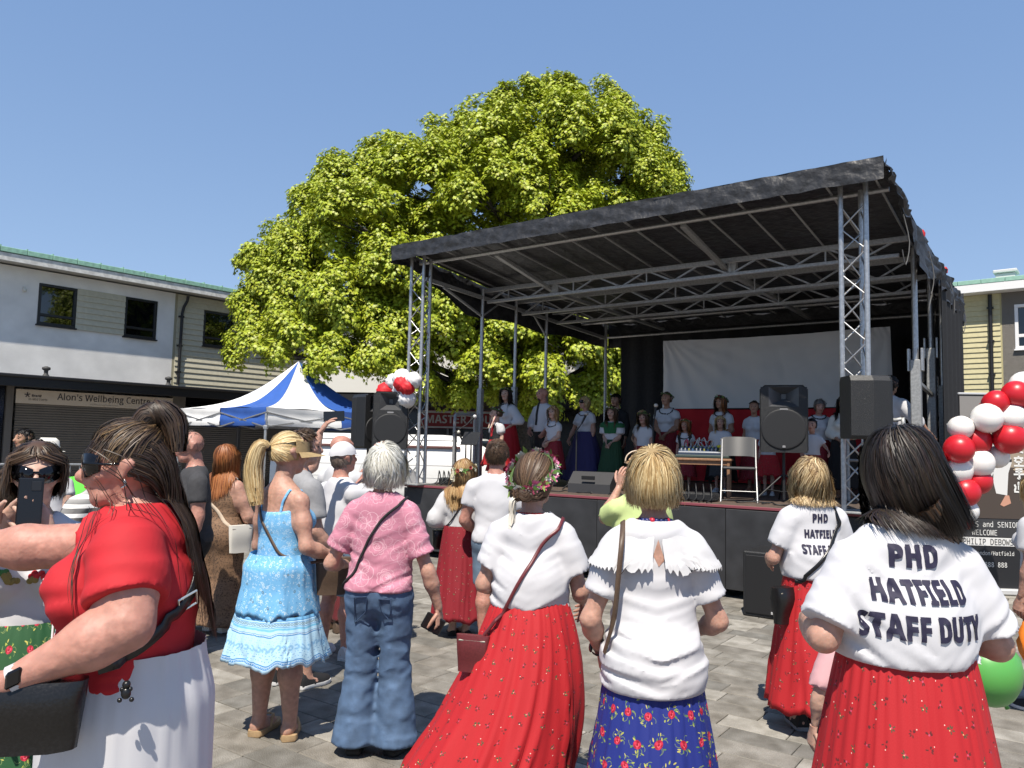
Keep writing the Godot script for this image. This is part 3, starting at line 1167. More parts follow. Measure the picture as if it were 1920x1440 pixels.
# a bundle of strands along given paths (ponytails, plaits)
func lock(P: Person, path: Array, r0: float, r1: float, cols: Array, n: int, wave := 0.01, called := "hair_lock", width := 0.006) -> MeshInstance3D:
	var V := PackedVector3Array()
	var N := PackedVector3Array()
	var C := PackedColorArray()
	var I := PackedInt32Array()
	rng.seed = 900 + P.node.get_index()
	var sm := smoothed(path, 5)
	var m := sm.size()
	for s in n:
		var a := rng.randf() * TAU
		var rr := sqrt(rng.randf())
		var ph := rng.randf() * 6.0
		var c: Color = cols[rng.randi() % cols.size()] * rng.randf_range(0.7, 1.25)
		c.a = 1.0
		var stop := int(m * rng.randf_range(0.78, 1.0))
		var base := V.size()
		for i in stop:
			var t := float(i) / (m - 1)
			var d: Vector3 = (sm[mini(i + 1, m - 1)] - sm[maxi(i - 1, 0)]).normalized()
			var x := d.cross(Vector3(0.2, 0.1, 1)).normalized()
			var y := d.cross(x)
			var r := lerpf(r0, r1, sin(minf(t * 1.6, 1.0) * PI * 0.5)) * (1.0 if t < 0.7 else 1.0 - (t - 0.7) * 1.6)
			var off := (x * cos(a) + y * sin(a)) * r * rr + x * sin(t * 9.0 + ph) * wave * t
			var o := (x * cos(a) + y * sin(a))
			var side := d.cross(o).normalized() * width * 0.5
			V.append(sm[i] + off - side)
			V.append(sm[i] + off + side)
			N.append(o)
			N.append(o)
			C.append(c)
			C.append(c)
			if i < stop - 1:
				var b := base + i * 2
				I.append_array([b, b + 2, b + 1, b + 1, b + 2, b + 3])
	var arr := []
	arr.resize(Mesh.ARRAY_MAX)
	arr[Mesh.ARRAY_VERTEX] = V
	arr[Mesh.ARRAY_NORMAL] = N
	arr[Mesh.ARRAY_COLOR] = C
	arr[Mesh.ARRAY_INDEX] = I
	var am := ArrayMesh.new()
	am.add_surface_from_arrays(Mesh.PRIMITIVE_TRIANGLES, arr)
	return part(called, am, hair_mat(), P.node)

# ---- shoes: sole and upper lofted along the foot
func shoe(P: Person, s: int, upper: Material, sole: Material, kind := "trainer") -> void:
	var g: Array = P.legs[s]
	var fw: Vector3 = g[4]
	var sd := Vector3(-fw.z, 0, fw.x)
	var u := P.h
	var heel: Vector3 = Vector3(g[2].x, 0, g[2].z) - fw * 0.032 * u
	var len := 0.148 * u
	var outline := [[0.0, 0.020], [0.12, 0.027], [0.4, 0.025], [0.68, 0.031], [0.88, 0.025], [1.0, 0.010]]
	var sh: float = {"trainer": 0.014, "flat": 0.006, "flipflop": 0.02}[kind] * u
	var mk := func(y: float, grow: float) -> PackedVector3Array:
		var r := PackedVector3Array()
		for q in outline: r.append(heel + fw * len * q[0] + sd * (q[1] * u + grow) + Vector3(0, y, 0))
		for i in range(outline.size() - 1, -1, -1):
			r.append(heel + fw * len * outline[i][0] - sd * (outline[i][1] * u + grow) + Vector3(0, y, 0))
		return r
	var G := Geo.new()
	G.skin([mk.call(0.0, -0.002), mk.call(sh * 0.3, 0.002), mk.call(sh, 0.0)])
	var so := part("shoe_sole" if kind != "flipflop" else "sandal_sole", G.mesh(), sole, P.node)
	so.position.y = 0.002
	if kind == "flipflop":
		G = Geo.new()
		for q in [1.0, -1.0]:
			G.tube(smoothed([heel + fw * len * 0.4 + sd * q * 0.027 * u + Vector3(0, sh * 0.8, 0), heel + fw * len * 0.55 + sd * q * 0.02 * u + Vector3(0, sh + 0.028 * u, 0), heel + fw * len * 0.74 + sd * 0.006 * u + Vector3(0, sh + 0.022 * u, 0), heel + fw * len * 0.8 + Vector3(0, sh * 0.9, 0)], 4), 0.008, 6, true, 0.5)
		part("sandal_strap", G.mesh(), upper, P.node)
		return
	var rings := []
	var prof := [[0.01, 0.022, 0.05], [0.12, 0.026, 0.058], [0.3, 0.025, 0.05], [0.45, 0.026, 0.042], [0.65, 0.030, 0.032], [0.85, 0.025, 0.024], [0.98, 0.010, 0.014]]
	var low := 0.55 if kind == "flat" else 1.0
	for q in prof:
		var r := PackedVector3Array()
		for k in 9:
			var a := PI * k / 8
			r.append(heel + fw * len * q[0] + sd * cos(a) * q[1] * u + Vector3(0, sh * 0.9 + sin(a) * q[2] * u * low, 0))
		rings.append(r)
	G = Geo.new()
	G.skin(rings, true, false)
	part("shoe_upper", G.mesh(), upper, P.node)

# ---------------------------------------------------------------- the square
func setting() -> void:
	var g := Geo.new()
	g.box(Vector3(0, -0.27, -60), Vector3(300, 0.5, 300))
	struct("ground", g.mesh(), mottled(lin(0.16, 0.145, 0.12), lin(0.26, 0.235, 0.2), 7, 0.02, 0.6, 0.95, null, 1.0, true))
	pavement()
	left_building()
	right_building()
	shop_behind()
	maple()

func paver_mats() -> Array:
	var out := []
	var bump := bumptex(21, 0.25, 5.0, 256, 3)
	# [dark part, light part] of the speckle, for light, brown-grey, mid-grey and dark blocks
	for c in [[0.26, 0.247, 0.22, 0.54, 0.515, 0.465], [0.21, 0.195, 0.17, 0.325, 0.303, 0.267], [0.225, 0.212, 0.188, 0.36, 0.342, 0.306], [0.17, 0.164, 0.147, 0.25, 0.24, 0.217], [0.19, 0.178, 0.157, 0.295, 0.277, 0.245]]:
		var m := mat(Color.WHITE, 0.9)
		var grain := ntex(31 + out.size(), 0.22 if out.is_empty() else 0.12, lin(c[0], c[1], c[2]), lin(c[3], c[4], c[5]), 512, null, 3)
		m.albedo_texture = grain
		m.uv1_triplanar = true
		m.uv1_world_triplanar = true
		m.uv1_scale = Vector3.ONE * 1.7
		m.normal_enabled = true
		m.normal_texture = bump
		m.normal_scale = 0.5
		m.detail_enabled = true
		m.detail_albedo = ntex(90, 0.01, Color(0.72, 0.71, 0.69), Color(1.0, 1.0, 1.0), 256, null, 5)
		m.detail_blend_mode = BaseMaterial3D.BLEND_MODE_MUL
		m.detail_uv_layer = BaseMaterial3D.DETAIL_UV_1
		out.append(m)
	return out

func pavement() -> void:
	var mats := paver_mats()
	var field := Node3D.new()
	field.name = numbered("pavement")
	field.set_meta("kind", "structure")
	add_child(field)
	field.position = S0
	field.rotation.y = STAGE_YAW
	var rs := RandomNumberGenerator.new()
	rs.seed = 4
	var row := 0.2
	var lens := [0.2, 0.3, 0.4, 0.5]
	var meshes := []
	for l in lens:
		var g := Geo.new()
		paver(g, Vector3.ZERO, l - 0.006, row - 0.006)
		meshes.append(g.mesh())
	var rest: Array[Geo] = []
	for m in mats: rest.append(Geo.new())
	var singles := []
	var cam_xf := Transform3D(Basis.from_euler(Vector3(deg_to_rad(4.5), 0, deg_to_rad(1.25))), Vector3(0, 1.6, 0))
	var back := cam_xf.affine_inverse()
	for r in range(-14, 56):                         # rows run along the stage front, towards the camera
		var z := (r + 0.5) * row
		var x := -11.0 + rs.randf() * 0.3
		while x < 15.0:
			var k := [0, 1, 1, 2, 2, 3, 3][rs.randi() % 7] as int
			var l: float = lens[k]
			var pick := rs.randf()
			var t := 0 if pick < 0.15 else (1 if pick < 0.38 else (2 if pick < 0.6 else (3 if pick < 0.78 else 4)))
			var c := Vector3(x + l * 0.5, rs.randf_range(-0.0012, 0.0012), z)
			x += l
			var wpos := field.transform * c
			var q := back * wpos
			if q.z > -1.5 or absf(q.x) > -q.z * 0.8 + 0.6: continue
			var px := 960.0 + 1450.0 * q.x / -q.z
			var py := 720.0 - 1450.0 * q.y / -q.z
			var shown := py < 1445.0 and px > -10.0 and px < 1930.0
			if (px < 390 and py > 1150) or (px > 820 and px < 1110 and py > 1130) or (px > 1120 and px < 1380 and py > 1050) or (px > 1530 and px < 1830 and py > 1050): shown = false
			if shown: singles.append([-q.z, c, k, t])
			else: paver(rest[t], c, l - 0.006, row - 0.006)
	singles.sort_custom(func(a, b): return a[0] < b[0])
	for i in singles.size():
		var s: Array = singles[i]
		if i < 300: part("paving_block", meshes[s[2]], mats[s[3]], field, s[1])
		else: paver(rest[s[3]], s[1], lens[s[2]] - 0.006, row - 0.006)
	for t in mats.size():
		part("paving_blocks_beyond", rest[t].mesh(), mats[t], field).set_meta("kind", "stuff")

func paver(g: Geo, c: Vector3, l: float, w: float) -> void:
	var h := Vector2(l, w) * 0.5
	var e := 0.004
	var y1 := c.y
	var y0 := c.y - 0.03
	g.flat()
	var o := [Vector2(-1, -1), Vector2(1, -1), Vector2(1, 1), Vector2(-1, 1)]
	var T := []
	var M := []
	var Bt := []
	for q in o:
		T.append(Vector3(c.x + q.x * (h.x - e), y1, c.z + q.y * (h.y - e)))
		M.append(Vector3(c.x + q.x * h.x, y1 - e, c.z + q.y * h.y))
		Bt.append(Vector3(c.x + q.x * h.x, y0, c.z + q.y * h.y))
	g.quad(T[0], T[1], T[2], T[3])
	for i in 4:
		var j := (i + 1) % 4
		g.quad(T[i], M[i], M[j], T[j])
		g.quad(M[i], Bt[i], Bt[j], M[j])

# a window: recessed frame, opening light, pane and sill
func window(b: Node3D, x0: float, x1: float, y0: float, y1: float, z: float, frame: Material, split := 0.0, t := 0.07) -> void:
	var fr := Node3D.new()
	fr.name = "window"
	b.add_child(fr, true)
	fr.position = Vector3((x0 + x1) * 0.5, (y0 + y1) * 0.5, z)
	var w := x1 - x0
	var h := y1 - y0
	var g := Geo.new()
	g.box(Vector3(0, h * 0.5 - t * 0.5, 0), Vector3(w, t, 0.09), 0.006)
	g.box(Vector3(0, -h * 0.5 + t * 0.5, 0), Vector3(w, t, 0.09), 0.006)
	g.box(Vector3(-w * 0.5 + t * 0.5, 0, 0), Vector3(t, h - t * 2, 0.088), 0.006)
	g.box(Vector3(w * 0.5 - t * 0.5, 0, 0), Vector3(t, h - t * 2, 0.088), 0.006)
	if split > 0.0: g.box(Vector3(0, -h * 0.5 + h * split, 0), Vector3(w - t * 2, t, 0.084), 0.006)
	part("frame", g.mesh(), frame, fr)
	g = Geo.new()
	g.box(Vector3(0, 0, -0.02), Vector3(w - t, h - t, 0.008))
	var glass := mat(Color(0.03, 0.035, 0.04), 0.03)
	glass.metallic_specular = 0.9
	part("pane", g.mesh(), glass, fr)
	g = Geo.new()
	g.box(Vector3(0, -h * 0.5 - 0.02, 0.03), Vector3(w + 0.06, 0.04, 0.14), 0.005)
	part("sill", g.mesh(), frame, fr)

# overlapping weatherboards between two heights, each a part
func boards(b: Node3D, x0: float, x1: float, y0: float, y1: float, z: float, mats: Array, pitch: float, gaps := []) -> void:
	var n := int(round((y1 - y0) / pitch))
	var p := (y1 - y0) / n
	for i in n:
		var yb := y0 + p * i
		var runs := [[x0, x1]]
		for q in gaps:                      # windows the boards stop at
			if yb + p > q[2] and yb < q[3]:
				var nr := []
				for r in runs:
					if q[0] > r[0]: nr.append([r[0], minf(q[0], r[1])])
					if q[1] < r[1]: nr.append([maxf(q[1], r[0]), r[1]])
				runs = nr
		for r in runs:
			if r[1] - r[0] < 0.02: continue
			var g := Geo.new()
			g.flat()
			var w: float = r[1] - r[0]
			var A := [Vector3(0, 0, 0), Vector3(0, 0, 0.035), Vector3(0, 0.012, 0.036), Vector3(0, p + 0.01, 0.008), Vector3(0, p + 0.01, 0)]
			for k in 5:
				var a: Vector3 = A[k]
				var c: Vector3 = A[(k + 1) % 5]
				g.quad(a, a + Vector3(w, 0, 0), c + Vector3(w, 0, 0), c)
			for s in [0.0, w]:
				for k in [1, 2, 3]: g.tri(A[0] + Vector3(s, 0, 0), A[k] + Vector3(s, 0, 0), A[k + 1] + Vector3(s, 0, 0))
			part("cladding_board", g.mesh(), mats[(i * 7 + int(x0 * 3)) % mats.size()], b, Vector3(r[0], yb, z))

func left_building() -> void:
	var b := thing("shop_building", "two storey shop building in white render with pale cladding and green roof edge", "building", Vector3(-13.163, 0, -20.0), 0.8832)
	var render := mottled(lin(0.70, 0.69, 0.665), lin(0.80, 0.79, 0.765), 51, 0.012, 0.35, 0.9, bumptex(52, 0.2, 2.0), 0.06)
	var dark := mat(lin(0.012, 0.012, 0.014), 0.45)
	var black := mat(lin(0.008, 0.008, 0.010), 0.5)
	var cream := []
	for k in 3: cream.append(mottled(lin(0.46, 0.435, 0.33), lin(0.53, 0.50, 0.385), 55 + k, 0.03, 0.8, 0.75))
	# upper walls with real openings
	var wins := [[0.66, 1.62, 4.55, 5.66], [2.93, 3.88, 4.50, 5.66], [5.36, 6.46, 4.50, 5.62], [-3.4, -2.2, 4.52, 5.66], [8.0, 9.2, 4.5, 5.62]]
	wall_with(b, "wall", -9.0, 4.42, 3.0, 6.0, wins, render, 0.3)
	wall_with(b, "wall", 4.42, 14.0, 3.0, 6.0, wins, mat(lin(0.3, 0.28, 0.2), 0.9), 0.3)
	boards(b, 1.62, 2.93, 4.52, 5.66, 0.012, cream, 0.16)
	boards(b, 4.5, 14.0, 3.1, 5.98, 0.0, cream, 0.165, [wins[2], wins[4]])
	for w in wins: window(b, w[0], w[1], w[2], w[3], -0.02, dark, 0.24)
	# rainwater pipe with brackets
	var g := Geo.new()
	g.tube([Vector3(4.72, 5.95, 0.2), Vector3(4.72, 5.8, 0.17), Vector3(4.66, 5.6, 0.09), Vector3(4.62, 5.4, 0.09), Vector3(4.6, 3.2, 0.09)], 0.045, 8)
	for y in [5.3, 4.4, 3.6]: g.box(Vector3(4.6, y, 0.07), Vector3(0.14, 0.05, 0.12))
	part("downpipe", g.mesh(), black, b)
	# eaves and the green roof
	g = Geo.new()
	g.box(Vector3(2.5, 6.06, 0.1), Vector3(23, 0.03, 0.80))
	part("soffit", g.mesh(), mat(lin(0.5, 0.49, 0.46), 0.8), b)
	g = Geo.new()
	g.box(Vector3(2.5, 6.11, 0.515), Vector3(23, 0.20, 0.03), 0.004)
	part("fascia", g.mesh(), mottled(lin(0.5, 0.5, 0.48), lin(0.72, 0.72, 0.70), 58, 0.03, 0.7), b)
	g = Geo.new()
	g.flat()
	for i in 38:
		var x := -9.0 + i * 0.61
		g.box(Vector3(x + 0.305, 6.29, 0.20), Vector3(0.60, 0.13, 0.72), 0.008)
		g.box(Vector3(x + 0.305, 6.45, -4.0), Vector3(0.60, 0.05, 7.9), 0.008, Basis(Vector3.RIGHT, 0.045))
		g.box(Vector3(x, 6.365, 0.20), Vector3(0.03, 0.05, 0.70))
	part("roof", g.mesh(), mottled(lin(0.17, 0.40, 0.29), lin(0.30, 0.55, 0.43), 59, 0.03, 0.9, 0.55), b)
	g = Geo.new()
	g.box(Vector3(2.5, 3.0, -8.3), Vector3(22.8, 6.0, 0.3))
	g.box(Vector3(-8.85, 3.0, -4.2), Vector3(0.3, 6.0, 7.8))
	g.box(Vector3(13.85, 3.0, -4.2), Vector3(0.3, 6.0, 7.8))
	g.box(Vector3(2.5, 4.2, -4.2), Vector3(22, 0.2, 7.8))
	part("back_wall", g.mesh(), render, b)
	# covered walkway
	g = Geo.new()
	g.box(Vector3(2.5, 3.03, 0.62), Vector3(23, 0.10, 1.2))
	g.box(Vector3(2.5, 2.93, 1.23), Vector3(23, 0.30, 0.06), 0.01)
	g.box(Vector3(2.5, 3.05, 1.27), Vector3(23, 0.08, 0.12), 0.02)
	for x in [-4.0, 6.1, 11.0]: g.box(Vector3(x, 1.45, 1.1), Vector3(0.1, 2.9, 0.1), 0.01)
	part("canopy", g.mesh(), black, b)
	for x in [0.55, 3.75, 6.9]:
		g = Geo.new()
		g.lathe(Vector3(x, 3.09, 1.2), [Vector2(0.09, 0), Vector2(0.05, 0.06), Vector2(0.05, 0.14), Vector2(0.1, 0.17), Vector2(0.1, 0.22), Vector2(0.03, 0.25)], 10)
		part("canopy_vent", g.mesh(), mat(lin(0.05, 0.05, 0.05), 0.7), b)
	# shop front: shutter, sign, side pier
	g = Geo.new()
	g.flat()
	for i in 36:
		var y := 0.05 + i * 0.066
		g.quad(Vector3(0.32, y, -0.05), Vector3(4.5, y, -0.05), Vector3(4.5, y + 0.05, -0.03), Vector3(0.32, y + 0.05, -0.03))
		g.quad(Vector3(0.32, y + 0.05, -0.03), Vector3(4.5, y + 0.05, -0.03), Vector3(4.5, y + 0.066, -0.05), Vector3(0.32, y + 0.066, -0.05))
	part("roller_shutter", g.mesh(), mottled(lin(0.115, 0.105, 0.095), lin(0.15, 0.138, 0.125), 63, 0.02, 0.4, 0.55), b)
	g = Geo.new()
	g.flat()
	for i in 36:
		var y := 0.05 + i * 0.066
		g.quad(Vector3(4.9, y, -0.05), Vector3(9.5, y, -0.05), Vector3(9.5, y + 0.05, -0.03), Vector3(4.9, y + 0.05, -0.03))
		g.quad(Vector3(4.9, y + 0.05, -0.03), Vector3(9.5, y + 0.05, -0.03), Vector3(9.5, y + 0.066, -0.05), Vector3(4.9, y + 0.066, -0.05))
	part("roller_shutter", g.mesh(), mottled(lin(0.10, 0.095, 0.09), lin(0.13, 0.12, 0.115), 64, 0.02, 0.4, 0.55), b)
	g = Geo.new()
	g.box(Vector3(4.7, 1.5, -0.1), Vector3(0.4, 3.0, 0.3))
	part("pier", g.mesh(), mat(lin(0.14, 0.13, 0.12), 0.8), b)
	g = Geo.new()
	g.box(Vector3(0.16, 1.5, -0.1), Vector3(0.16, 3.0, 0.26))
	part("pier", g.mesh(), mat(lin(0.14, 0.13, 0.12), 0.8), b)
	g = Geo.new()
	g.box(Vector3(-3.4, 1.5, -0.14), Vector3(6.9, 3.0, 0.2))
	part("shop_window", g.mesh(), mat(lin(0.01, 0.011, 0.014), 0.15), b)
	g = Geo.new()
	g.box(Vector3(11.7, 1.5, -0.14), Vector3(4.4, 3.0, 0.2))
	part("shop_window", g.mesh(), mat(lin(0.01, 0.011, 0.014), 0.15), b)
	# sign board
	var sg := Node3D.new()
	sg.name = "shop_sign"
	b.add_child(sg, true)
	sg.position = Vector3(2.4, 2.6, 0.02)
	g = Geo.new()
	g.box(Vector3.ZERO, Vector3(4.22, 0.37, 0.05), 0.006)
	part("board", g.mesh(), mat(lin(0.68, 0.60, 0.50), 0.6), sg)
	var ink := mat(lin(0.045, 0.04, 0.05), 0.6)
	var tm := text_mesh("Alon's Wellbeing Centre", 0.175, false, 0.008)
	part("lettering", tm, ink, sg, Vector3(0.15, 0.035, 0.03)).scale.x = 0.98
	g = Geo.new()
	g.box(Vector3(0.1, -0.135, 0.028), Vector3(0.75, 0.008, 0.006))
	part("underline", g.mesh(), mat(lin(0.25, 0.2, 0.15), 0.6), sg)
	for x in [-1.75, 1.62]:
		var f: float = 1.0 if x < 0 else 0.8
		part("lettering", text_mesh("Brand", 0.06 * f, true, 0.006), ink, sg, Vector3(x + 0.12 * f, 0.025, 0.03))
		part("lettering", text_mesh("in Mid Herts", 0.06 * f, false, 0.006), mat(lin(0.22, 0.18, 0.15), 0.6), sg, Vector3(x + 0.16 * f, -0.07, 0.03))
		g = Geo.new()
		for k in 5:
			var a := TAU * k / 5 + 0.4
			g.bar(Vector3(0, 0, 0), Vector3(cos(a), sin(a), 0) * 0.07 * f, 0.022, 0.008, Vector3(0, 0, 1))
		part("emblem", g.mesh(), ink, sg, Vector3(x - 0.1 * f, 0.04, 0.03))
	# security lamp and stains of fixings
	g = Geo.new()
	g.ball(Vector3(0.3, 5.4, 0.06), Vector3(0.05, 0.06, 0.05), 8)
	g.box(Vector3(0.3, 5.44, 0.03), Vector3(0.05, 0.1, 0.06))
	part("camera_dome", g.mesh(), mat(lin(0.6, 0.6, 0.55), 0.4), b)

# a wall slab cut round window openings
func wall_with(b: Node3D, called: String, x0: float, x1: float, y0: float, y1: float, wins: Array, m: Material, t: float) -> void:
	var g := Geo.new()
	var xs := [x0, x1]
	for w in wins:
		if w[0] > x0 and w[1] < x1: xs.append_array([w[0], w[1]])
	xs.sort()
	for i in xs.size() - 1:
		var a: float = xs[i]
		var c: float = xs[i + 1]
		var hole = null
		for w in wins:
			if absf(w[0] - a) < 0.001 and absf(w[1] - c) < 0.001: hole = w
		if hole == null:
			g.box(Vector3((a + c) * 0.5, (y0 + y1) * 0.5, -t * 0.5), Vector3(c - a, y1 - y0, t))
		else:
			g.box(Vector3((a + c) * 0.5, (y0 + hole[2]) * 0.5, -t * 0.5), Vector3(c - a, hole[2] - y0, t))
			g.box(Vector3((a + c) * 0.5, (y1 + hole[3]) * 0.5, -t * 0.5), Vector3(c - a, y1 - hole[3], t))
	part(called, g.mesh(), m, b)

func right_building() -> void:
	var b := thing("shop_building", "building with yellow weatherboards and pebbledash beyond the stage", "building", Vector3(14.276, 0, -23.0), -0.6877)
	var black := mat(lin(0.008, 0.008, 0.010), 0.5)
	var yellow := []
	for k in 3: yellow.append(mottled(lin(0.50, 0.45, 0.25), lin(0.56, 0.51, 0.30), 71 + k, 0.03, 0.8, 0.7))
	var pebble := mottled(lin(0.09, 0.08, 0.07), lin(0.40, 0.37, 0.33), 74, 0.25, 1.2, 0.95, bumptex(75, 0.25, 8.0), 1.0)
	wall_with(b, "wall", -12.0, 0.34, 2.9, 6.45, [], mat(lin(0.4, 0.36, 0.2), 0.9), 0.3)
	boards(b, -6.0, 0.3, 3.42, 6.42, 0.0, yellow, 0.16)
	wall_with(b, "wall", 0.34, 12.0, 2.9, 6.45, [[0.66, 1.7, 4.72, 6.05]], pebble, 0.3)
	window(b, 0.66, 1.7, 4.72, 6.05, -0.02, mat(lin(0.75, 0.75, 0.75), 0.4), 0.3, 0.09)
	var g := Geo.new()
	g.tube([Vector3(0.06, 6.4, 0.1), Vector3(0.06, 3.3, 0.1)], 0.055, 8)
	for y in [6.0, 5.0, 4.0]: g.box(Vector3(0.06, y, 0.07), Vector3(0.17, 0.05, 0.14))
	part("downpipe", g.mesh(), black, b)
	g = Geo.new()
	g.box(Vector3(0, 6.56, 0.25), Vector3(24, 0.24, 0.5), 0.006)
	part("fascia", g.mesh(), mat(lin(0.74, 0.74, 0.74), 0.6), b)
	g = Geo.new()
	for i in 40:
		g.box(Vector3(-12.0 + i * 0.61, 6.75, 0.18), Vector3(0.60, 0.13, 0.66), 0.008)
		g.box(Vector3(-12.0 + i * 0.61, 6.95, -3.0), Vector3(0.60, 0.06, 5.8), 0.008, Basis(Vector3.RIGHT, 0.07))
	part("roof", g.mesh(), mottled(lin(0.17, 0.40, 0.29), lin(0.30, 0.52, 0.42), 59, 0.03, 0.9, 0.55), b)
	g = Geo.new()
	g.box(Vector3(0.45, 6.96, -0.3), Vector3(0.5, 0.16, 0.5), 0.01)
	g.box(Vector3(0.45, 7.1, -0.3), Vector3(0.62, 0.1, 0.62), 0.02)
	part("roof_vent", g.mesh(), mat(lin(0.55, 0.55, 0.55), 0.5), b)
	g = Geo.new()
	g.box(Vector3(0, 3.2, 0.7), Vector3(24, 0.12, 1.4))
	g.box(Vector3(0, 3.1, 1.4), Vector3(24, 0.4, 0.08), 0.01)
	for x in [-3.5, 4.0]: g.box(Vector3(x, 1.5, 1.3), Vector3(0.1, 3.0, 0.1))
	part("canopy", g.mesh(), black, b)
	g = Geo.new()
	g.box(Vector3(0, 1.5, -0.1), Vector3(24, 3.0, 0.2))
	part("shop_window", g.mesh(), mat(lin(0.012, 0.013, 0.03), 0.15), b)
	g = Geo.new()
	g.box(Vector3(0, 3.2, -6.0), Vector3(24, 6.4, 0.3))
	g.box(Vector3(-11.85, 3.2, -3.1), Vector3(0.3, 6.4, 5.5))
	g.box(Vector3(11.85, 3.2, -3.1), Vector3(0.3, 6.4, 5.5))
	part("back_wall", g.mesh(), pebble, b)

func shop_behind() -> void:
	var b := thing("shop_building", "low shop with red and white sign seen under the tree behind the stage", "building", Vector3(-1.2, 0, -26.0), -0.10)
	var black := mat(lin(0.01, 0.01, 0.012), 0.5)
	var white := mat(lin(0.62, 0.62, 0.60), 0.8)
	var g := Geo.new()
	g.box(Vector3(3, 4.6, -0.5), Vector3(26, 2.6, 0.3))
	g.box(Vector3(3, 3.0, -6.0), Vector3(26, 6.0, 0.3))
	g.box(Vector3(-9.8, 3.0, -3.2), Vector3(0.3, 6.0, 5.4))
	g.box(Vector3(15.8, 3.0, -3.2), Vector3(0.3, 6.0, 5.4))
	part("wall", g.mesh(), white, b)
	g = Geo.new()
	g.box(Vector3(3, 6.05, -3.2), Vector3(26.6, 0.25, 6.4), 0.02)
	part("roof", g.mesh(), mat(lin(0.15, 0.15, 0.15), 0.8), b)
	g = Geo.new()
	g.box(Vector3(3, 2.95, 0.6), Vector3(26, 0.35, 1.6))
	part("canopy", g.mesh(), black, b)
	g = Geo.new()
	g.box(Vector3(3, 1.5, -0.5), Vector3(26, 3.0, 0.2))
	part("shop_window", g.mesh(), mat(lin(0.012, 0.012, 0.015), 0.2), b)
	for x in [-3.2, -1.0, 1.2, 3.4]:
		g = Geo.new()
		g.box(Vector3(x, 1.1, -0.36), Vector3(0.06, 2.2, 0.06))
		part("window_post", g.mesh(), mat(lin(0.25, 0.25, 0.25), 0.5), b)
	var sg := Node3D.new()
	sg.name = "shop_sign"
	b.add_child(sg, true)
	sg.position = Vector3(-0.35, 2.42, -0.32)
	g = Geo.new()
	g.box(Vector3.ZERO, Vector3(3.2, 0.62, 0.06), 0.01)
	part("board", g.mesh(), mat(lin(0.30, 0.02, 0.02), 0.5), sg)
	g = Geo.new()
	g.box(Vector3(0, 0.25, 0.034), Vector3(3.2, 0.07, 0.006))
	g.box(Vector3(0, -0.27, 0.034), Vector3(3.2, 0.05, 0.006))
	part("stripe", g.mesh(), white, sg)
	part("lettering", text_mesh("MASTER POUND", 0.27, true, 0.01), mat(lin(0.6, 0.58, 0.55), 0.6), sg, Vector3(0, 0, 0.035))

# ---------------------------------------------------------------- the maple
func leaf_spray(seed_: int, n: int, spread: float) -> ArrayMesh:
	var rs := RandomNumberGenerator.new()
	rs.seed = seed_
	var V := PackedVector3Array()
	var N := PackedVector3Array()
	var C := PackedColorArray()
	var out := [Vector2(0, -0.42), Vector2(0.16, -0.34), Vector2(0.42, -0.16), Vector2(0.20, 0.0), Vector2(0.46, 0.26), Vector2(0.15, 0.22), Vector2(0, 0.58), Vector2(-0.15, 0.22), Vector2(-0.46, 0.26), Vector2(-0.20, 0.0), Vector2(-0.42, -0.16), Vector2(-0.16, -0.34)]
	for i in n:
		var a := rs.randf() * TAU
		var rr := sqrt(rs.randf()) * spread
		var pos := Vector3(cos(a) * rr, rs.randf_range(-0.45, 0.35) * spread - rr * rr * 1.1, sin(a) * rr)
		var dir := Vector3(cos(a), 0, sin(a))
		var up := (Vector3.UP + dir * rs.randf_range(0.1, 1.1) + Vector3(rs.randf_range(-0.35, 0.35), 0, rs.randf_range(-0.35, 0.35))).normalized()
		var fwd := (dir - up * dir.dot(up)).normalized()
		fwd = fwd.rotated(up, rs.randf_range(-0.7, 0.7))
		var side := fwd.cross(up)
		var s := rs.randf_range(0.072, 0.115)
		var tone := rs.randf_range(0.7, 1.15)
		var col := Color(tone * rs.randf_range(0.88, 1.12), tone, tone * 0.9)
		for k in out.size():
			var p: Vector2 = out[k]
			var q: Vector2 = out[(k + 1) % out.size()]
			V.append_array([pos, pos + (side * q.x + fwd * q.y - up * q.length_squared() * 0.35) * s, pos + (side * p.x + fwd * p.y - up * p.length_squared() * 0.35) * s])
			N.append_array([up, (up + side * q.x * 0.5 + fwd * q.y * 0.5).normalized(), (up + side * p.x * 0.5 + fwd * p.y * 0.5).normalized()])
			C.append_array([col, col, col])
	var arr := []
	arr.resize(Mesh.ARRAY_MAX)
	arr[Mesh.ARRAY_VERTEX] = V
	arr[Mesh.ARRAY_NORMAL] = N
	arr[Mesh.ARRAY_COLOR] = C
	var am := ArrayMesh.new()
	am.add_surface_from_arrays(Mesh.PRIMITIVE_TRIANGLES, arr)
	return am

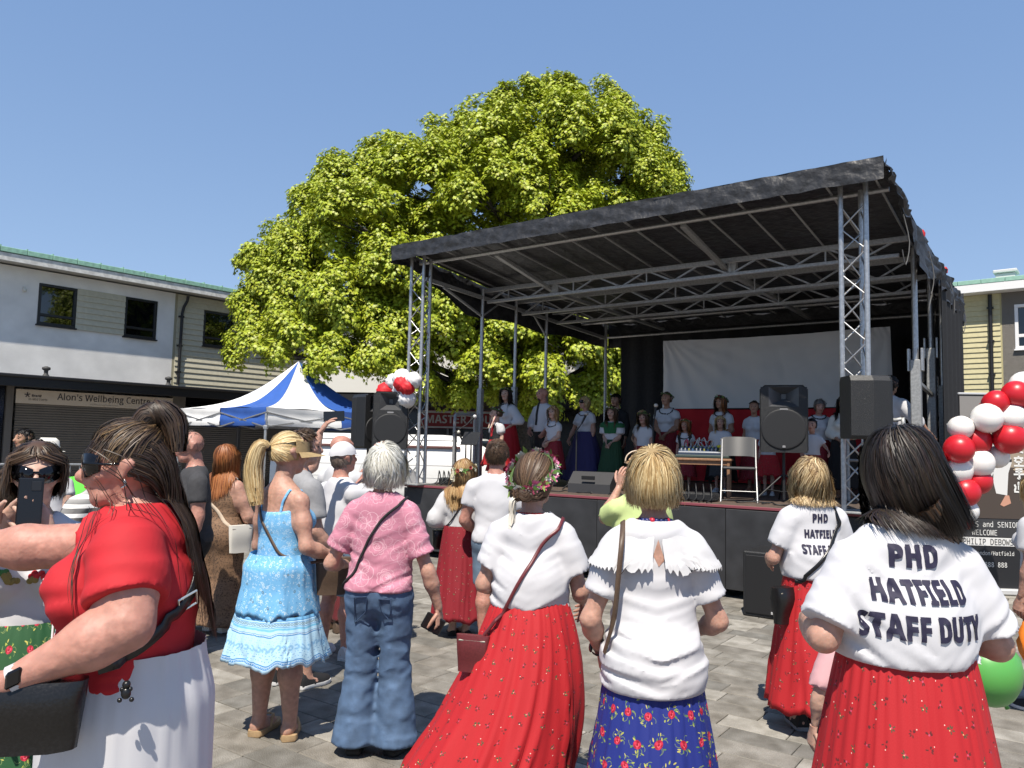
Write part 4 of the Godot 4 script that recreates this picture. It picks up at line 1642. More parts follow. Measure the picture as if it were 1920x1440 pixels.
func maple() -> void:
	var base := Vector3(0.2, 0, -21.0)
	var t := thing("maple_tree", "large maple with yellow green leaves rising behind the stage", "tree", base)
	var rs := RandomNumberGenerator.new()
	rs.seed = 12
	# boughs of the crown: across, height, towards the viewer, radius (metres from the trunk foot)
	var lobes := [
		[0.9, 11.2, 0.0, 1.0], [2.1, 11.0, -0.5, 1.1], [-0.25, 10.9, 0.4, 0.95], [3.3, 10.35, -1.0, 1.05], [4.05, 9.2, -1.0, 1.0], [1.6, 9.4, 1.2, 1.6],
		[-0.6, 9.2, 1.6, 1.4], [-2.0, 9.4, 0.5, 1.15], [2.9, 8.9, 0.6, 1.4], [-3.6, 8.9, 0.9, 0.95], [-4.7, 8.25, 0.9, 1.05], [-2.6, 8.0, 1.9, 1.35],
		[-0.9, 7.5, 2.5, 1.3], [-5.5, 7.4, 0.9, 1.05], [-6.4, 6.55, 0.4, 1.05], [-4.0, 6.8, 2.4, 1.35], [0.6, 7.4, 2.0, 1.3], [2.1, 7.4, 1.0, 1.3],
		[-7.3, 6.45, 0.3, 0.5], [-5.9, 5.4, 1.4, 1.25], [-6.75, 4.85, 0.8, 0.9], [-4.3, 5.0, 2.5, 1.2], [-2.8, 5.6, 2.5, 1.4], [-6.85, 3.95, 1.3, 0.85],
		[-5.5, 4.05, 2.3, 1.1], [-4.3, 3.5, 2.9, 0.9], [-3.5, 3.85, 2.9, 0.85], [-1.6, 5.7, 2.0, 1.15], [-1.6, 4.5, 2.6, 1.2], [-0.2, 3.9, 2.6, 1.2],
		[1.2, 4.2, 2.6, 1.1], [1.95, 3.6, 2.0, 0.95], [-0.9, 3.2, 2.8, 0.8], [0.6, 3.1, 2.8, 0.8], [2.6, 4.0, 1.4, 0.9], [3.4, 7.4, 0.2, 1.3], [4.4, 8.2, -0.6, 0.9],
		[0.8, 5.6, 1.6, 1.4], [3.0, 5.4, 0.6, 1.4], [-3.0, 7.0, -1.8, 1.8], [1.0, 9.0, -2.2, 2.0], [-5.0, 5.5, -1.6, 1.6], [3.0, 6.0, -2.4, 1.8],
		[-2.2, 6.6, 1.6, 1.3], [-3.6, 7.8, 1.0, 1.2], [0.2, 8.3, 1.6, 1.3], [-5.2, 6.3, 1.5, 1.2], [-1.2, 8.4, 1.0, 1.3], [-2.0, 4.6, 2.2, 1.2], [-3.2, 4.6, 2.4, 1.1], [-6.4, 5.7, 0.9, 1.0], [1.5, 5.0, 1.9, 1.3],
		[2.2, 5.9, 1.2, 1.3], [3.6, 8.2, 0.2, 1.2], [-4.5, 7.5, 0.7, 1.1], [0.4, 4.6, 2.0, 1.2], [1.9, 4.6, 1.6, 1.1], [2.6, 3.2, 1.6, 0.9], [-2.6, 3.3, 2.6, 0.9], [-1.8, 3.0, 2.2, 0.8], [-0.2, 2.9, 2.0, 0.8], [1.5, 2.9, 2.2, 0.7], [0.7, 10.2, 0.6, 1.1], [2.3, 9.9, 0.2, 1.1], [-1.2, 10.1, 0.4, 0.9]]
	# trunk and limbs
	var g := Geo.new()
	g.tube(smoothed([Vector3(0, -0.1, 0), Vector3(0.05, 1.2, 0), Vector3(-0.1, 2.6, 0.1), Vector3(0.1, 5.0, 0.1), Vector3(0.4, 8.0, 0), Vector3(0.8, 10.6, 0)], 4), [0.5, 0.42, 0.38, 0.36, 0.35, 0.34, 0.33, 0.32, 0.31, 0.3, 0.28, 0.26, 0.24, 0.22, 0.2, 0.17, 0.14, 0.12, 0.09, 0.06, 0.03], 12)
	part("trunk", g.mesh(), mottled(lin(0.05, 0.042, 0.035), lin(0.12, 0.10, 0.085), 82, 0.05, 1.0, 0.95, bumptex(83, 0.05, 8.0), 1.0), t)
	g = Geo.new()
	for l in lobes:
		var c := Vector3(l[0], l[1], l[2])
		var from := Vector3(lerpf(0.0, 0.5, l[1] / 11.0), clampf(l[1] - 0.7 - Vector2(l[0], l[2]).length() * 0.3, 2.3, 9.0), 0.05)
		var mid := from.lerp(c, 0.5) + Vector3(0, 0.25, 0)
		g.tube(smoothed([from, mid, c], 4), [0.15, 0.13, 0.12, 0.10, 0.09, 0.075, 0.06, 0.045, 0.03], 6)
		for k in 4:
			var d := Vector3(rs.randf_range(-1, 1), rs.randf_range(-0.4, 1), rs.randf_range(-1, 1)).normalized()
			g.tube([mid.lerp(c, 0.4 + 0.15 * k), c + d * l[3] * 0.8], [0.03, 0.01], 5)
	part("limbs", g.mesh(), mat(lin(0.05, 0.043, 0.036), 0.95), t)
	var leafm := mat(lin(0.37, 0.43, 0.03), 0.5)
	leafm.vertex_color_use_as_albedo = true
	leafm.backlight_enabled = true
	leafm.backlight = lin(0.20, 0.22, 0.012)
	leafm.cull_mode = BaseMaterial3D.CULL_DISABLED
	var sprays := [leaf_spray(1, 26, 0.21), leaf_spray(2, 26, 0.23), leaf_spray(3, 24, 0.19)]
	var xfs := [[], [], []]
	for l in lobes:
		var c := Vector3(l[0], l[1], l[2])
		var count := int(170.0 * l[3] * l[3] + 65.0)
		# small clumps bulge out of each bough
		var knobs := []
		for k in int(5 + 6 * l[3]):
			var d := Vector3(rs.randf_range(-1, 1), rs.randf_range(-0.45, 1), rs.randf_range(-0.9, 1.2)).normalized()
			knobs.append([d * l[3] * 0.68, l[3] * rs.randf_range(0.3, 0.5)])
		for i in count:
			var kb: Array = knobs[i % knobs.size()]
			var d := Vector3(rs.randf_range(-1, 1), rs.randf_range(-0.6, 1), rs.randf_range(-1, 1)).normalized()
			var p: Vector3 = c + kb[0] + d * kb[1] * rs.randf_range(0.5, 1.0)
			var up := (d * 0.6 + (kb[0] as Vector3).normalized() * 0.35 + Vector3.UP * 0.9).normalized()
			var bs := Basis(up.cross(Vector3(0.3, 0.1, 1)).normalized(), up, Vector3.ZERO)
			bs.z = bs.x.cross(up)
			bs = bs.rotated(up, rs.randf() * TAU).scaled(Vector3.ONE * rs.randf_range(0.8, 1.2))
			xfs[rs.randi() % 3].append(Transform3D(bs, p))
	for k in 3:
		var mm := MultiMesh.new()
		mm.transform_format = MultiMesh.TRANSFORM_3D
		mm.mesh = sprays[k]
		mm.instance_count = xfs[k].size()
		for i in xfs[k].size(): mm.set_instance_transform(i, xfs[k][i])
		var o := MultiMeshInstance3D.new()
		o.name = "crown"
		o.multimesh = mm
		o.material_override = leafm
		o.set_meta("kind", "stuff")
		t.add_child(o, true)


# ---------------------------------------------------------------- the stage
var alu: StandardMaterial3D
var grey_steel: StandardMaterial3D
var plastic_black: StandardMaterial3D
var black_cloth: StandardMaterial3D

func sub(called: String, parent: Node3D, at := Vector3.ZERO) -> Node3D:
	var o := Node3D.new()
	o.name = called
	parent.add_child(o, true)
	o.position = at
	return o

func cloth_sheet(fn: Callable, nu: int, nv: int) -> ArrayMesh:
	var g := Geo.new()
	var rows := []
	for j in nv + 1:
		var r := PackedVector3Array()
		for i in nu + 1: r.append(fn.call(float(i) / nu, float(j) / nv))
		rows.append(r)
	g.skin(rows, false, false)
	var back := []
	for r in rows:
		var q := PackedVector3Array()
		for p in r: q.append(p)
		back.append(q)
	return g.mesh()

# triangular tower of three tubes and zigzag braces
func tower(parent: Node3D, c: Vector3, y0: float, y1: float) -> void:
	var t := sub("truss_tower", parent, c)
	var L := [Vector3(-0.12, 0, 0.06), Vector3(0.12, 0, 0.06), Vector3(0.02, 0, -0.2)]
	for p in L:
		var g := Geo.new()
		g.cyl(p + Vector3(0, y0, 0), p + Vector3(0, y1, 0), 0.026, 12)
		part("tube", g.mesh(), alu, t)
	var step := 0.235
	var n := int((y1 - y0 - 0.1) / step)
	for f in 3:
		var a: Vector3 = L[f]
		var b: Vector3 = L[(f + 1) % 3]
		for i in n:
			var g := Geo.new()
			var ya := y0 + 0.05 + step * i
			if i % 2 == 0: g.cyl(a + Vector3(0, ya, 0), b + Vector3(0, ya + step, 0), 0.009, 6)
			else: g.cyl(b + Vector3(0, ya, 0), a + Vector3(0, ya + step, 0), 0.009, 6)
			part("brace", g.mesh(), alu, t)
	var g := Geo.new()
	g.box(Vector3(0, y0 + 0.01, -0.05), Vector3(0.42, 0.02, 0.42), 0.004)
	part("base_plate", g.mesh(), grey_steel, t)

# flat lattice girder across the stage
func girder(parent: Node3D, x0: float, x1: float, yt: float, yb: float, z: float) -> void:
	var t := sub("roof_girder", parent, Vector3.ZERO)
	var g := Geo.new()
	g.bar(Vector3(x0, yt, z), Vector3(x1, yt, z), 0.05, 0.07, Vector3.UP, 0.006)
	part("chord", g.mesh(), alu, t)
	g = Geo.new()
	g.bar(Vector3(x0 + 0.1, yb, z), Vector3(x1 - 0.1, yb, z), 0.05, 0.05, Vector3.UP, 0.006)
	part("chord", g.mesh(), alu, t)
	var n := 15
	for i in n:
		var xa := lerpf(x0 + 0.12, x1 - 0.12, float(i) / n)
		var xb := lerpf(x0 + 0.12, x1 - 0.12, float(i + 1) / n)
		g = Geo.new()
		if i % 2 == 0: g.bar(Vector3(xa, yb, z), Vector3(xb, yt, z), 0.022, 0.022)
		else: g.bar(Vector3(xa, yt, z), Vector3(xb, yb, z), 0.022, 0.022)
		part("brace", g.mesh(), alu, t)
		if i % 3 == 1:
			g = Geo.new()
			g.bar(Vector3(xa, yb, z - 0.003), Vector3(xa, yt, z - 0.003), 0.02, 0.02, Vector3.RIGHT)
			part("brace", g.mesh(), alu, t)

func roof_y(v: float) -> float:
	return 4.45 - 0.20 * clampf((v + 0.35) / 2.3, 0.0, 1.0) - 0.05 * clampf((v - 2.0) / 4.0, 0.0, 1.0)

func stage() -> void:
	alu = mottled(lin(0.36, 0.365, 0.37), lin(0.55, 0.555, 0.56), 101, 0.04, 2.0, 0.38)
	alu.metallic = 0.75
	grey_steel = mottled(lin(0.26, 0.27, 0.27), lin(0.42, 0.43, 0.43), 102, 0.05, 2.0, 0.5)
	grey_steel.metallic = 0.4
	plastic_black = mottled(lin(0.009, 0.0095, 0.011), lin(0.017, 0.018, 0.02), 103, 0.2, 2.0, 0.5, bumptex(104, 0.4, 4.0), 0.4)
	black_cloth = mottled(lin(0.007, 0.007, 0.008), lin(0.014, 0.014, 0.016), 105, 0.06, 1.0, 0.85)
	var tarp := mottled(lin(0.018, 0.0185, 0.021), lin(0.040, 0.041, 0.046), 106, 0.03, 0.8, 0.5, bumptex(107, 0.03, 6.0), 0.5)
	var st := thing("stage", "black covered mobile stage with aluminium truss towers and dark canopy", "stage", S0, STAGE_YAW)
	var g := Geo.new()
	# deck: plywood panels on a frame
	var ply := [mottled(lin(0.075, 0.05, 0.038), lin(0.13, 0.092, 0.07), 108, 0.04, 1.0, 0.7), mottled(lin(0.065, 0.045, 0.034), lin(0.115, 0.083, 0.063), 109, 0.04, 1.0, 0.7)]
	for i in 6:
		for j in 5:
			g = Geo.new()
			g.box(Vector3(-0.6 + 1.06 * (i + 0.5), 0.975, -1.18 * (j + 0.5)), Vector3(1.054, 0.05, 1.174), 0.004)
			part("deck_panel", g.mesh(), ply[(i + j * 2) % 2], st)
	g = Geo.new()
	g.box(Vector3(2.58, 0.9, -2.95), Vector3(6.34, 0.09, 5.88))
	for x in [-0.4, 1.6, 3.6, 5.5]:
		for z in [-0.5, -3.0, -5.5]: g.box(Vector3(x, 0.42, z), Vector3(0.08, 0.85, 0.08))
	part("deck_frame", g.mesh(), grey_steel, st)
	for i in 4:
		g = Geo.new()
		g.box(Vector3(-0.62 + 1.6 * (i + 0.5), 0.525, 0.02), Vector3(1.594, 0.86, 0.025), 0.004)
		part("front_panel", g.mesh(), mottled(lin(0.017, 0.0175, 0.02), lin(0.034, 0.035, 0.039), 110 + i, 0.02, 0.5, 0.6), st)
	g = Geo.new()
	g.box(Vector3(-0.63, 0.5, -2.95), Vector3(0.025, 0.9, 5.9))
	g.box(Vector3(5.79, 0.5, -2.95), Vector3(0.025, 0.9, 5.9))
	g.box(Vector3(2.58, 0.5, -5.9), Vector3(6.4, 0.9, 0.025))
	part("side_panel", g.mesh(), black_cloth, st)
	g = Geo.new()
	g.box(Vector3(2.58, 0.982, 0.018), Vector3(6.4, 0.03, 0.03), 0.004)
	part("edge_trim", g.mesh(), mat(lin(0.20, 0.045, 0.06), 0.6), st)
	# towers
	tower(st, Vector3(-0.44, 0, 0.02), 1.0, 4.33)
	tower(st, Vector3(5.53, 0, 0.02), 1.0, 4.33)
	# roof skin, front and side valances
	part("roof_tarpaulin", cloth_sheet(func(a, b):
		var v := lerpf(-0.36, 6.2, b)
		return Vector3(lerpf(-0.7, 5.86, a), roof_y(v) + sin(a * 44.0) * 0.008 + sin(a * 17 + b * 9) * 0.012, -v), 60, 24), tarp, st)
	var wr := noise(9, 1.0, 3)
	part("front_valance", cloth_sheet(func(a, b):
		var x := lerpf(-0.71, 5.87, a)
		return Vector3(x, roof_y(-0.35) + 0.01 - b * (0.225 + 0.012 * wr.get_noise_1d(x * 2.0)), 0.365 + wr.get_noise_2d(x * 3.0, b * 2.0) * 0.025), 90, 6), tarp, st)
	part("side_valance", cloth_sheet(func(a, b):
		var v := lerpf(-0.365, 6.2, a)
		var bot := lerpf(4.23, 3.73, clampf(v / 1.4, 0, 1)) + 0.03 * sin(v * 3.0)
		return Vector3(-0.715 + wr.get_noise_2d(v * 2.0, b * 2.0) * 0.03, lerpf(roof_y(v) + 0.005, bot, b), -v), 60, 6), tarp, st)
	part("side_valance", cloth_sheet(func(a, b):
		var v := lerpf(-0.365, 6.3, a)
		var bot := lerpf(4.2, 3.75, clampf(v / 1.8, 0, 1)) + 0.07 * sin(v * 2.3 + 1.0) + wr.get_noise_1d(v * 4.0) * 0.07
		return Vector3(5.875 + wr.get_noise_2d(v * 2.5, b * 2.0) * 0.09 + b * 0.04, lerpf(roof_y(v) + 0.005 - 0.04 * absf(sin(v * 1.6)), bot, b), -v), 80, 8), tarp, st)
	# ropes tying the valance
	g = Geo.new()
	for v in [0.5, 2.3, 4.4, 5.9]:
		g.tube(smoothed([Vector3(5.9, 4.1, -v), Vector3(5.95, 3.8, -v - 0.03), Vector3(5.92, 3.55, -v + 0.04), Vector3(5.9, 3.7, -v + 0.1)], 3), 0.006, 5)
	part("tie_rope", g.mesh(), mat(lin(0.10, 0.10, 0.10), 0.8), st)
	for v in [2.15, 4.3]:
		g = Geo.new()
		g.lathe(Vector3(5.84, roof_y(v), -v), [Vector2(0.045, 0), Vector2(0.05, 0.05), Vector2(0.03, 0.09)], 10)
		part("marker_cap", g.mesh(), mat(lin(0.45, 0.02, 0.02), 0.5), st)
	# framework under the roof
	for q in [[0.2, 4.3, 0.045], [5.0, 4.05, 0.05], [5.75, 3.86, 0.04]]:
		g = Geo.new()
		g.cyl(Vector3(-0.66, q[1], -q[0]), Vector3(5.82, q[1], -q[0]), q[2] * 0.6, 10)
		part("cross_tube", g.mesh(), alu, st)
	girder(st, -0.55, 5.78, 4.12, 3.93, -1.62)
	girder(st, -0.55, 5.78, 4.10, 3.88, -2.62)
	girder(st, -0.55, 5.78, 4.08, 3.88, -3.75)
	for i in 14:
		var x := -0.45 + i * 0.475
		g = Geo.new()
		var pts := []
		for v in [-0.3, 0.8, 1.95, 4.0, 6.1]: pts.append(Vector3(x, roof_y(v) - 0.05, -v))
		g.tube(pts, 0.014, 6)
		part("rafter", g.mesh(), grey_steel, st)
	for x in [0.75, 3.55]:
		g = Geo.new()
		g.bar(Vector3(x, 4.27, -0.25), Vector3(x, 4.02, -1.7), 0.07, 0.05, Vector3.UP, 0.005)
		g.bar(Vector3(x, 4.0, -1.7), Vector3(x, 3.96, -5.8), 0.07, 0.05, Vector3.UP, 0.005)
		part("spine_beam", g.mesh(), grey_steel, st)
		g = Geo.new()
		g.box(Vector3(x + 0.1, 4.02, -1.66), Vector3(0.12, 0.2, 0.08), 0.01)
		part("bracket", g.mesh(), grey_steel, st)
	# side posts
	for v in [1.58, 2.53, 3.5, 5.75]:
		var p := sub("side_post", st, Vector3(-0.52, 0, -v))
		g = Geo.new()
		g.cyl(Vector3(0, 1.0, 0), Vector3(0, 4.15, 0), 0.03, 10)
		part("tube", g.mesh(), alu if v < 5 else grey_steel, p)
		if v < 5.0:
			g = Geo.new()
			g.box(Vector3(0, 1.75, 0), Vector3(0.085, 1.5 if v < 2 else 1.7, 0.085), 0.008)
			part("sleeve", g.mesh(), grey_steel, p)
	g = Geo.new()
	g.tube([Vector3(-0.52, 4.0, -0.6), Vector3(-0.52, 3.7, -1.55)], 0.022, 8)
	g.tube([Vector3(-0.52, 3.95, -2.0), Vector3(-0.52, 3.72, -1.62)], 0.015, 8)
	g.tube([Vector3(-0.52, 4.0, -3.0), Vector3(-0.52, 3.62, -3.48)], 0.018, 8)
	g.bar(Vector3(-0.52, 4.05, -0.2), Vector3(-0.52, 3.85, -5.8), 0.04, 0.06)
	part("side_brace", g.mesh(), grey_steel, st)
	for q in [[2.25, 2.75], [3.6, 3.05], [4.75, 2.62]]:
		var p := sub("side_post", st, Vector3(5.74, 0, -q[0]))
		g = Geo.new()
		g.cyl(Vector3(0, 1.0, 0), Vector3(0, 4.15, 0), 0.035, 10)
		part("tube", g.mesh(), alu, p)
		g = Geo.new()
		g.box(Vector3(0, (q[1] + 0.2) * 0.5, 0), Vector3(0.115, q[1] - 0.2, 0.115), 0.01)
		part("sleeve", g.mesh(), grey_steel, p)
		g = Geo.new()
		g.box(Vector3(-0.075, q[1], 0), Vector3(0.03, 0.28, 0.10), 0.006)
		g.box(Vector3(0.075, q[1], 0), Vector3(0.03, 0.28, 0.10), 0.006)
		part("clamp", g.mesh(), alu, p)
		if q[0] > 3 and q[0] < 4:
			g = Geo.new()
			g.lathe(Vector3(0, -0.03, 0), [Vector2(0.0, 0), Vector2(0.14, 0.0), Vector2(0.15, 0.03), Vector2(0.14, 0.06), Vector2(0.0, 0.06)], 16)
			var wheel := part("winch_housing", g.mesh(), grey_steel, p, Vector3(-0.12, 2.72, 0.02))
			wheel.rotation.z = PI / 2
	g = Geo.new()
	for i in 26:
		var y := 3.9 - i * 0.06
		g.tube([Vector3(5.72, y, -4.15 + 0.012 * (i % 2)), Vector3(5.735, y - 0.05, -4.15)], 0.011, 5)
	part("chain", g.mesh(), mat(lin(0.02, 0.02, 0.02), 0.5, 0.6), st)
	g = Geo.new()
	rng.seed = 6
	for i in 16:
		var c := Vector3(5.68, 2.25 - 0.02 * i, -4.0 - rng.randf() * 0.35)
		g.tube(smoothed([c, c + Vector3(0.05, -0.1, 0.06), c + Vector3(0.0, -0.2, -0.05), c + Vector3(-0.05, -0.05, 0.05)], 3), 0.008, 5)
	part("cable_bundle", g.mesh(), mat(lin(0.01, 0.01, 0.01), 0.5), st)
	g = Geo.new()
	for y in [1.62, 1.28]:
		g.bar(Vector3(5.74, y, -2.25), Vector3(5.74, y - 0.02, -4.75), 0.06, 0.07, Vector3.UP, 0.006)
	g.bar(Vector3(5.74, 2.5, -2.25), Vector3(5.74, 2.4, -3.6), 0.05, 0.05, Vector3.UP, 0.006)
	part("side_rail", g.mesh(), grey_steel, st)
	# bent-tube guard rails at both ends
	g = Geo.new()
	g.tube(smoothed([Vector3(-0.56, 1.0, -1.0), Vector3(-0.56, 1.95, -1.0), Vector3(-0.56, 2.05, -1.08), Vector3(-0.56, 2.06, -1.4), Vector3(-0.56, 1.98, -1.5), Vector3(-0.56, 1.0, -1.5)], 3), 0.024, 8)
	part("guard_rail", g.mesh(), grey_steel, st)
	g = Geo.new()
	g.tube(smoothed([Vector3(5.0, 1.0, -2.0), Vector3(5.0, 1.92, -2.0), Vector3(5.05, 2.0, -2.0), Vector3(5.55, 2.0, -2.0), Vector3(5.63, 1.94, -2.0), Vector3(5.63, 1.0, -2.0)], 3), 0.024, 8)
	g.cyl(Vector3(5.0, 1.5, -2.0), Vector3(5.63, 1.5, -2.0), 0.018, 8)
	part("guard_rail", g.mesh(), grey_steel, st)
	# black drapes at the back and the right-hand side
	part("back_drape", cloth_sheet(func(a, b):
		var x := lerpf(-0.25, 5.9, a)
		return Vector3(x, lerpf(3.95, 1.0, b), -5.92 + sin(x * 16.0) * 0.02 + sin(x * 7.3) * 0.02), 120, 4), black_cloth, st)
	part("back_valance", cloth_sheet(func(a, b):
		return Vector3(lerpf(-0.71, 5.9, a), lerpf(4.25, 3.7, b), -6.2 + sin(a * 60.0) * 0.015), 60, 3), tarp, st)
	part("side_drape", cloth_sheet(func(a, b):
		var v := lerpf(3.0, 5.75 - 0.55 * b, a)
		return Vector3(5.93 + sin(v * 13.0) * 0.02, lerpf(3.9, 0.9, b) , -v), 60, 4), black_cloth, st)
	# the flag hung across the back
	var fl := thing("flag", "huge white and red flag hung across the black drape at the back of the stage", "flag", S(0, 0, 5.0), STAGE_YAW)
	var fn := noise(14, 1.0, 3)
	var sheet := func(top_l: float, bot_l: float, x0: float, x1: float):
		return func(a, b):
			var x := lerpf(x0, x1, a)
			var y := lerpf(top_l, bot_l, b)
			var sag := 0.03 * sin(a * PI)
			var edge := minf(a, 1.0 - a)
			var rad := sin((atan2(a, 0.05 + (3.6 - y) / 2.6)) * 26.0) * 0.022 * exp(-a * 3.5) + sin((atan2(1.0 - a, 0.05 + (3.6 - y) / 2.6)) * 26.0) * 0.026 * exp(-(1.0 - a) * 3.5)
			return Vector3(x + (0.03 * (3.6 - y) if a > 0.5 else -0.02 * (3.6 - y)) * (1.0 - edge * 2.0), y - sag * (1.0 - b), rad + fn.get_noise_2d(x * 1.2, y * 0.8) * 0.05)
	part("white_half", cloth_sheet(sheet.call(3.60, 2.33, 1.13, 4.99), 90, 20), mottled(lin(0.60, 0.59, 0.58), lin(0.66, 0.65, 0.64), 120, 0.02, 0.6, 0.9), fl)
	part("red_half", cloth_sheet(sheet.call(2.33, 1.03, 1.13, 4.99), 90, 20), mottled(lin(0.42, 0.008, 0.015), lin(0.48, 0.012, 0.02), 121, 0.02, 0.6, 0.9), fl)

# ---------------------------------------------------------------- sound gear
# a powered loudspeaker: moulded cabinet, horn mouth, round grille
func loudspeaker(label: String, at: Vector3, yaw: float, sz: Vector3, pole := 0.0, group := "", horn := true) -> Node3D:
	var o := thing("loudspeaker", label, "loudspeaker", at, yaw, group)
	var w := sz.x * 0.5
	var h := sz.y
	var d := sz.z
	var outline := func(z: float, k: float) -> PackedVector3Array:
		var x := w * k
		return PackedVector3Array([Vector3(-x, 0.03, z), Vector3(-x * 0.86, 0, z), Vector3(x * 0.86, 0, z), Vector3(x, 0.03, z), Vector3(x, h - 0.05, z), Vector3(x * 0.8, h, z), Vector3(-x * 0.8, h, z), Vector3(-x, h - 0.05, z)])
	var g := Geo.new()
	g.flat()
	var rings := [outline.call(d * 0.5 - 0.01, 0.97), outline.call(d * 0.5 - 0.03, 1.0), outline.call(0.0, 1.0), outline.call(-d * 0.5, 0.68)]
	for i in 3:
		for k in 8: g.quad(rings[i][k], rings[i][(k + 1) % 8], rings[i + 1][(k + 1) % 8], rings[i + 1][k])
	var bk: PackedVector3Array = rings[3]
	for k in range(1, 7): g.tri(bk[0], bk[k + 1], bk[k])
	part("cabinet", g.mesh(), plastic_black, o)
	# front baffle with a real flared horn mouth
	var f := d * 0.5 - 0.012
	g = Geo.new()
	g.flat()
	var hy0 := h * 0.68
	var hy1 := h * 0.97
	var hw := w * 0.62
	g.box(Vector3(0, (hy0 + 0.0) * 0.5, f - 0.006), Vector3(w * 1.92, hy0, 0.012))
	g.box(Vector3(0, (hy1 + h) * 0.5 - 0.003, f - 0.006), Vector3(w * 1.6, h - hy1 - 0.006, 0.012))
	for s in [-1.0, 1.0]: g.box(Vector3(s * (hw + w * 0.96) * 0.5, (hy0 + hy1) * 0.5, f - 0.006), Vector3(w * 0.96 - hw, hy1 - hy0, 0.012))
	part("baffle", g.mesh(), plastic_black, o)
	g = Geo.new()
	g.flat()
	var A := [Vector3(-hw, hy0, f), Vector3(hw, hy0, f), Vector3(hw, hy1, f), Vector3(-hw, hy1, f)]
	var cy := (hy0 + hy1) * 0.5 + 0.01
	var Bq := [Vector3(-0.025, cy - 0.03, f - 0.12), Vector3(0.025, cy - 0.03, f - 0.12), Vector3(0.025, cy + 0.03, f - 0.12), Vector3(-0.025, cy + 0.03, f - 0.12)]
	for k in 4: g.quad(A[k], A[(k + 1) % 4], Bq[(k + 1) % 4], Bq[k])
	g.quad(Bq[0], Bq[1], Bq[2], Bq[3])
	part("horn", g.mesh(), mat(lin(0.06, 0.062, 0.066), 0.3), o)
	g = Geo.new()
	var gr := minf(w * 0.88, h * 0.31)
	var rg := []
	for q in [[gr, 0.0], [gr * 0.995, 0.008], [gr * 0.95, 0.012], [gr * 0.9, 0.012], [0.01, 0.0125]]:
		var ring := PackedVector3Array()
		for k in 24:
			var a := TAU * (k + 0.5) / 24
			ring.append(Vector3(clampf(cos(a) * q[0] * 1.08, -w * 0.93, w * 0.93), h * 0.345 + clampf(sin(a) * q[0] * 1.02, -h * 0.31, h * 0.31), f + q[1]))
		rg.append(ring)
	g.skin(rg, true)
	part("grille", g.mesh(), mottled(lin(0.007, 0.0075, 0.009), lin(0.02, 0.021, 0.024), 130, 0.5, 6.0, 0.6), o)
	g = Geo.new()
	g.box(Vector3(0, h * 0.635, f + 0.006), Vector3(0.09, 0.022, 0.012), 0.003)
	g.box(Vector3(0, h * 0.085, f + 0.016), Vector3(0.034, 0.026, 0.02), 0.003)
	part("badge", g.mesh(), mat(lin(0.22, 0.22, 0.23), 0.4), o)
	if pole > 0.0:
		g = Geo.new()
		g.cyl(Vector3(0, 0.05, 0), Vector3(0, -pole + 0.03, 0), 0.018, 10)
		for k in 3:
			var a := TAU * k / 3 + 0.4
			var foot := Vector3(cos(a) * 0.42, -pole + 0.012, sin(a) * 0.42)
			g.tube([Vector3(0, -pole * 0.45, 0) + Vector3(cos(a), 0, sin(a)) * 0.02, foot], 0.011, 6)
			g.tube([Vector3(0, -pole + 0.12, 0), foot.lerp(Vector3(0, -pole * 0.45, 0), 0.45)], 0.008, 6)
		part("stand", g.mesh(), plastic_black, o)
	return o

func mic_stand(label: String, at: Vector3, h: float, boom: Vector3, ball := Color(0.6, 0.6, 0.6)) -> Node3D:
	var o := thing("microphone_stand", label, "microphone stand", at, 0.0, "microphone stands on the stage")
	var g := Geo.new()
	for k in 3:
		var a := TAU * k / 3 + 0.3
		g.tube([Vector3(0, 0.16, 0), Vector3(cos(a) * 0.27, 0.012, sin(a) * 0.27)], 0.009, 6)
	g.cyl(Vector3(0, 0.05, 0), Vector3(0, h, 0), 0.011, 8)
	part("stand", g.mesh(), plastic_black, o)
	g = Geo.new()
	var tip := Vector3(0, h, 0) + boom
	g.cyl(Vector3(0, h, 0) - boom * 0.3, tip, 0.008, 6)
	part("boom_arm", g.mesh(), plastic_black, o)
	g = Geo.new()
	var d := (boom + Vector3(0, 0.06, 0)).normalized()
	g.cyl(tip, tip + d * 0.13, 0.012, 8, 0.018)
	part("microphone", g.mesh(), plastic_black, o)
	g = Geo.new()
	g.ball(tip + d * 0.15, Vector3.ONE * 0.029, 8)
	part("microphone_head", g.mesh(), mat(ball, 0.4, 0.3), o)
	return o

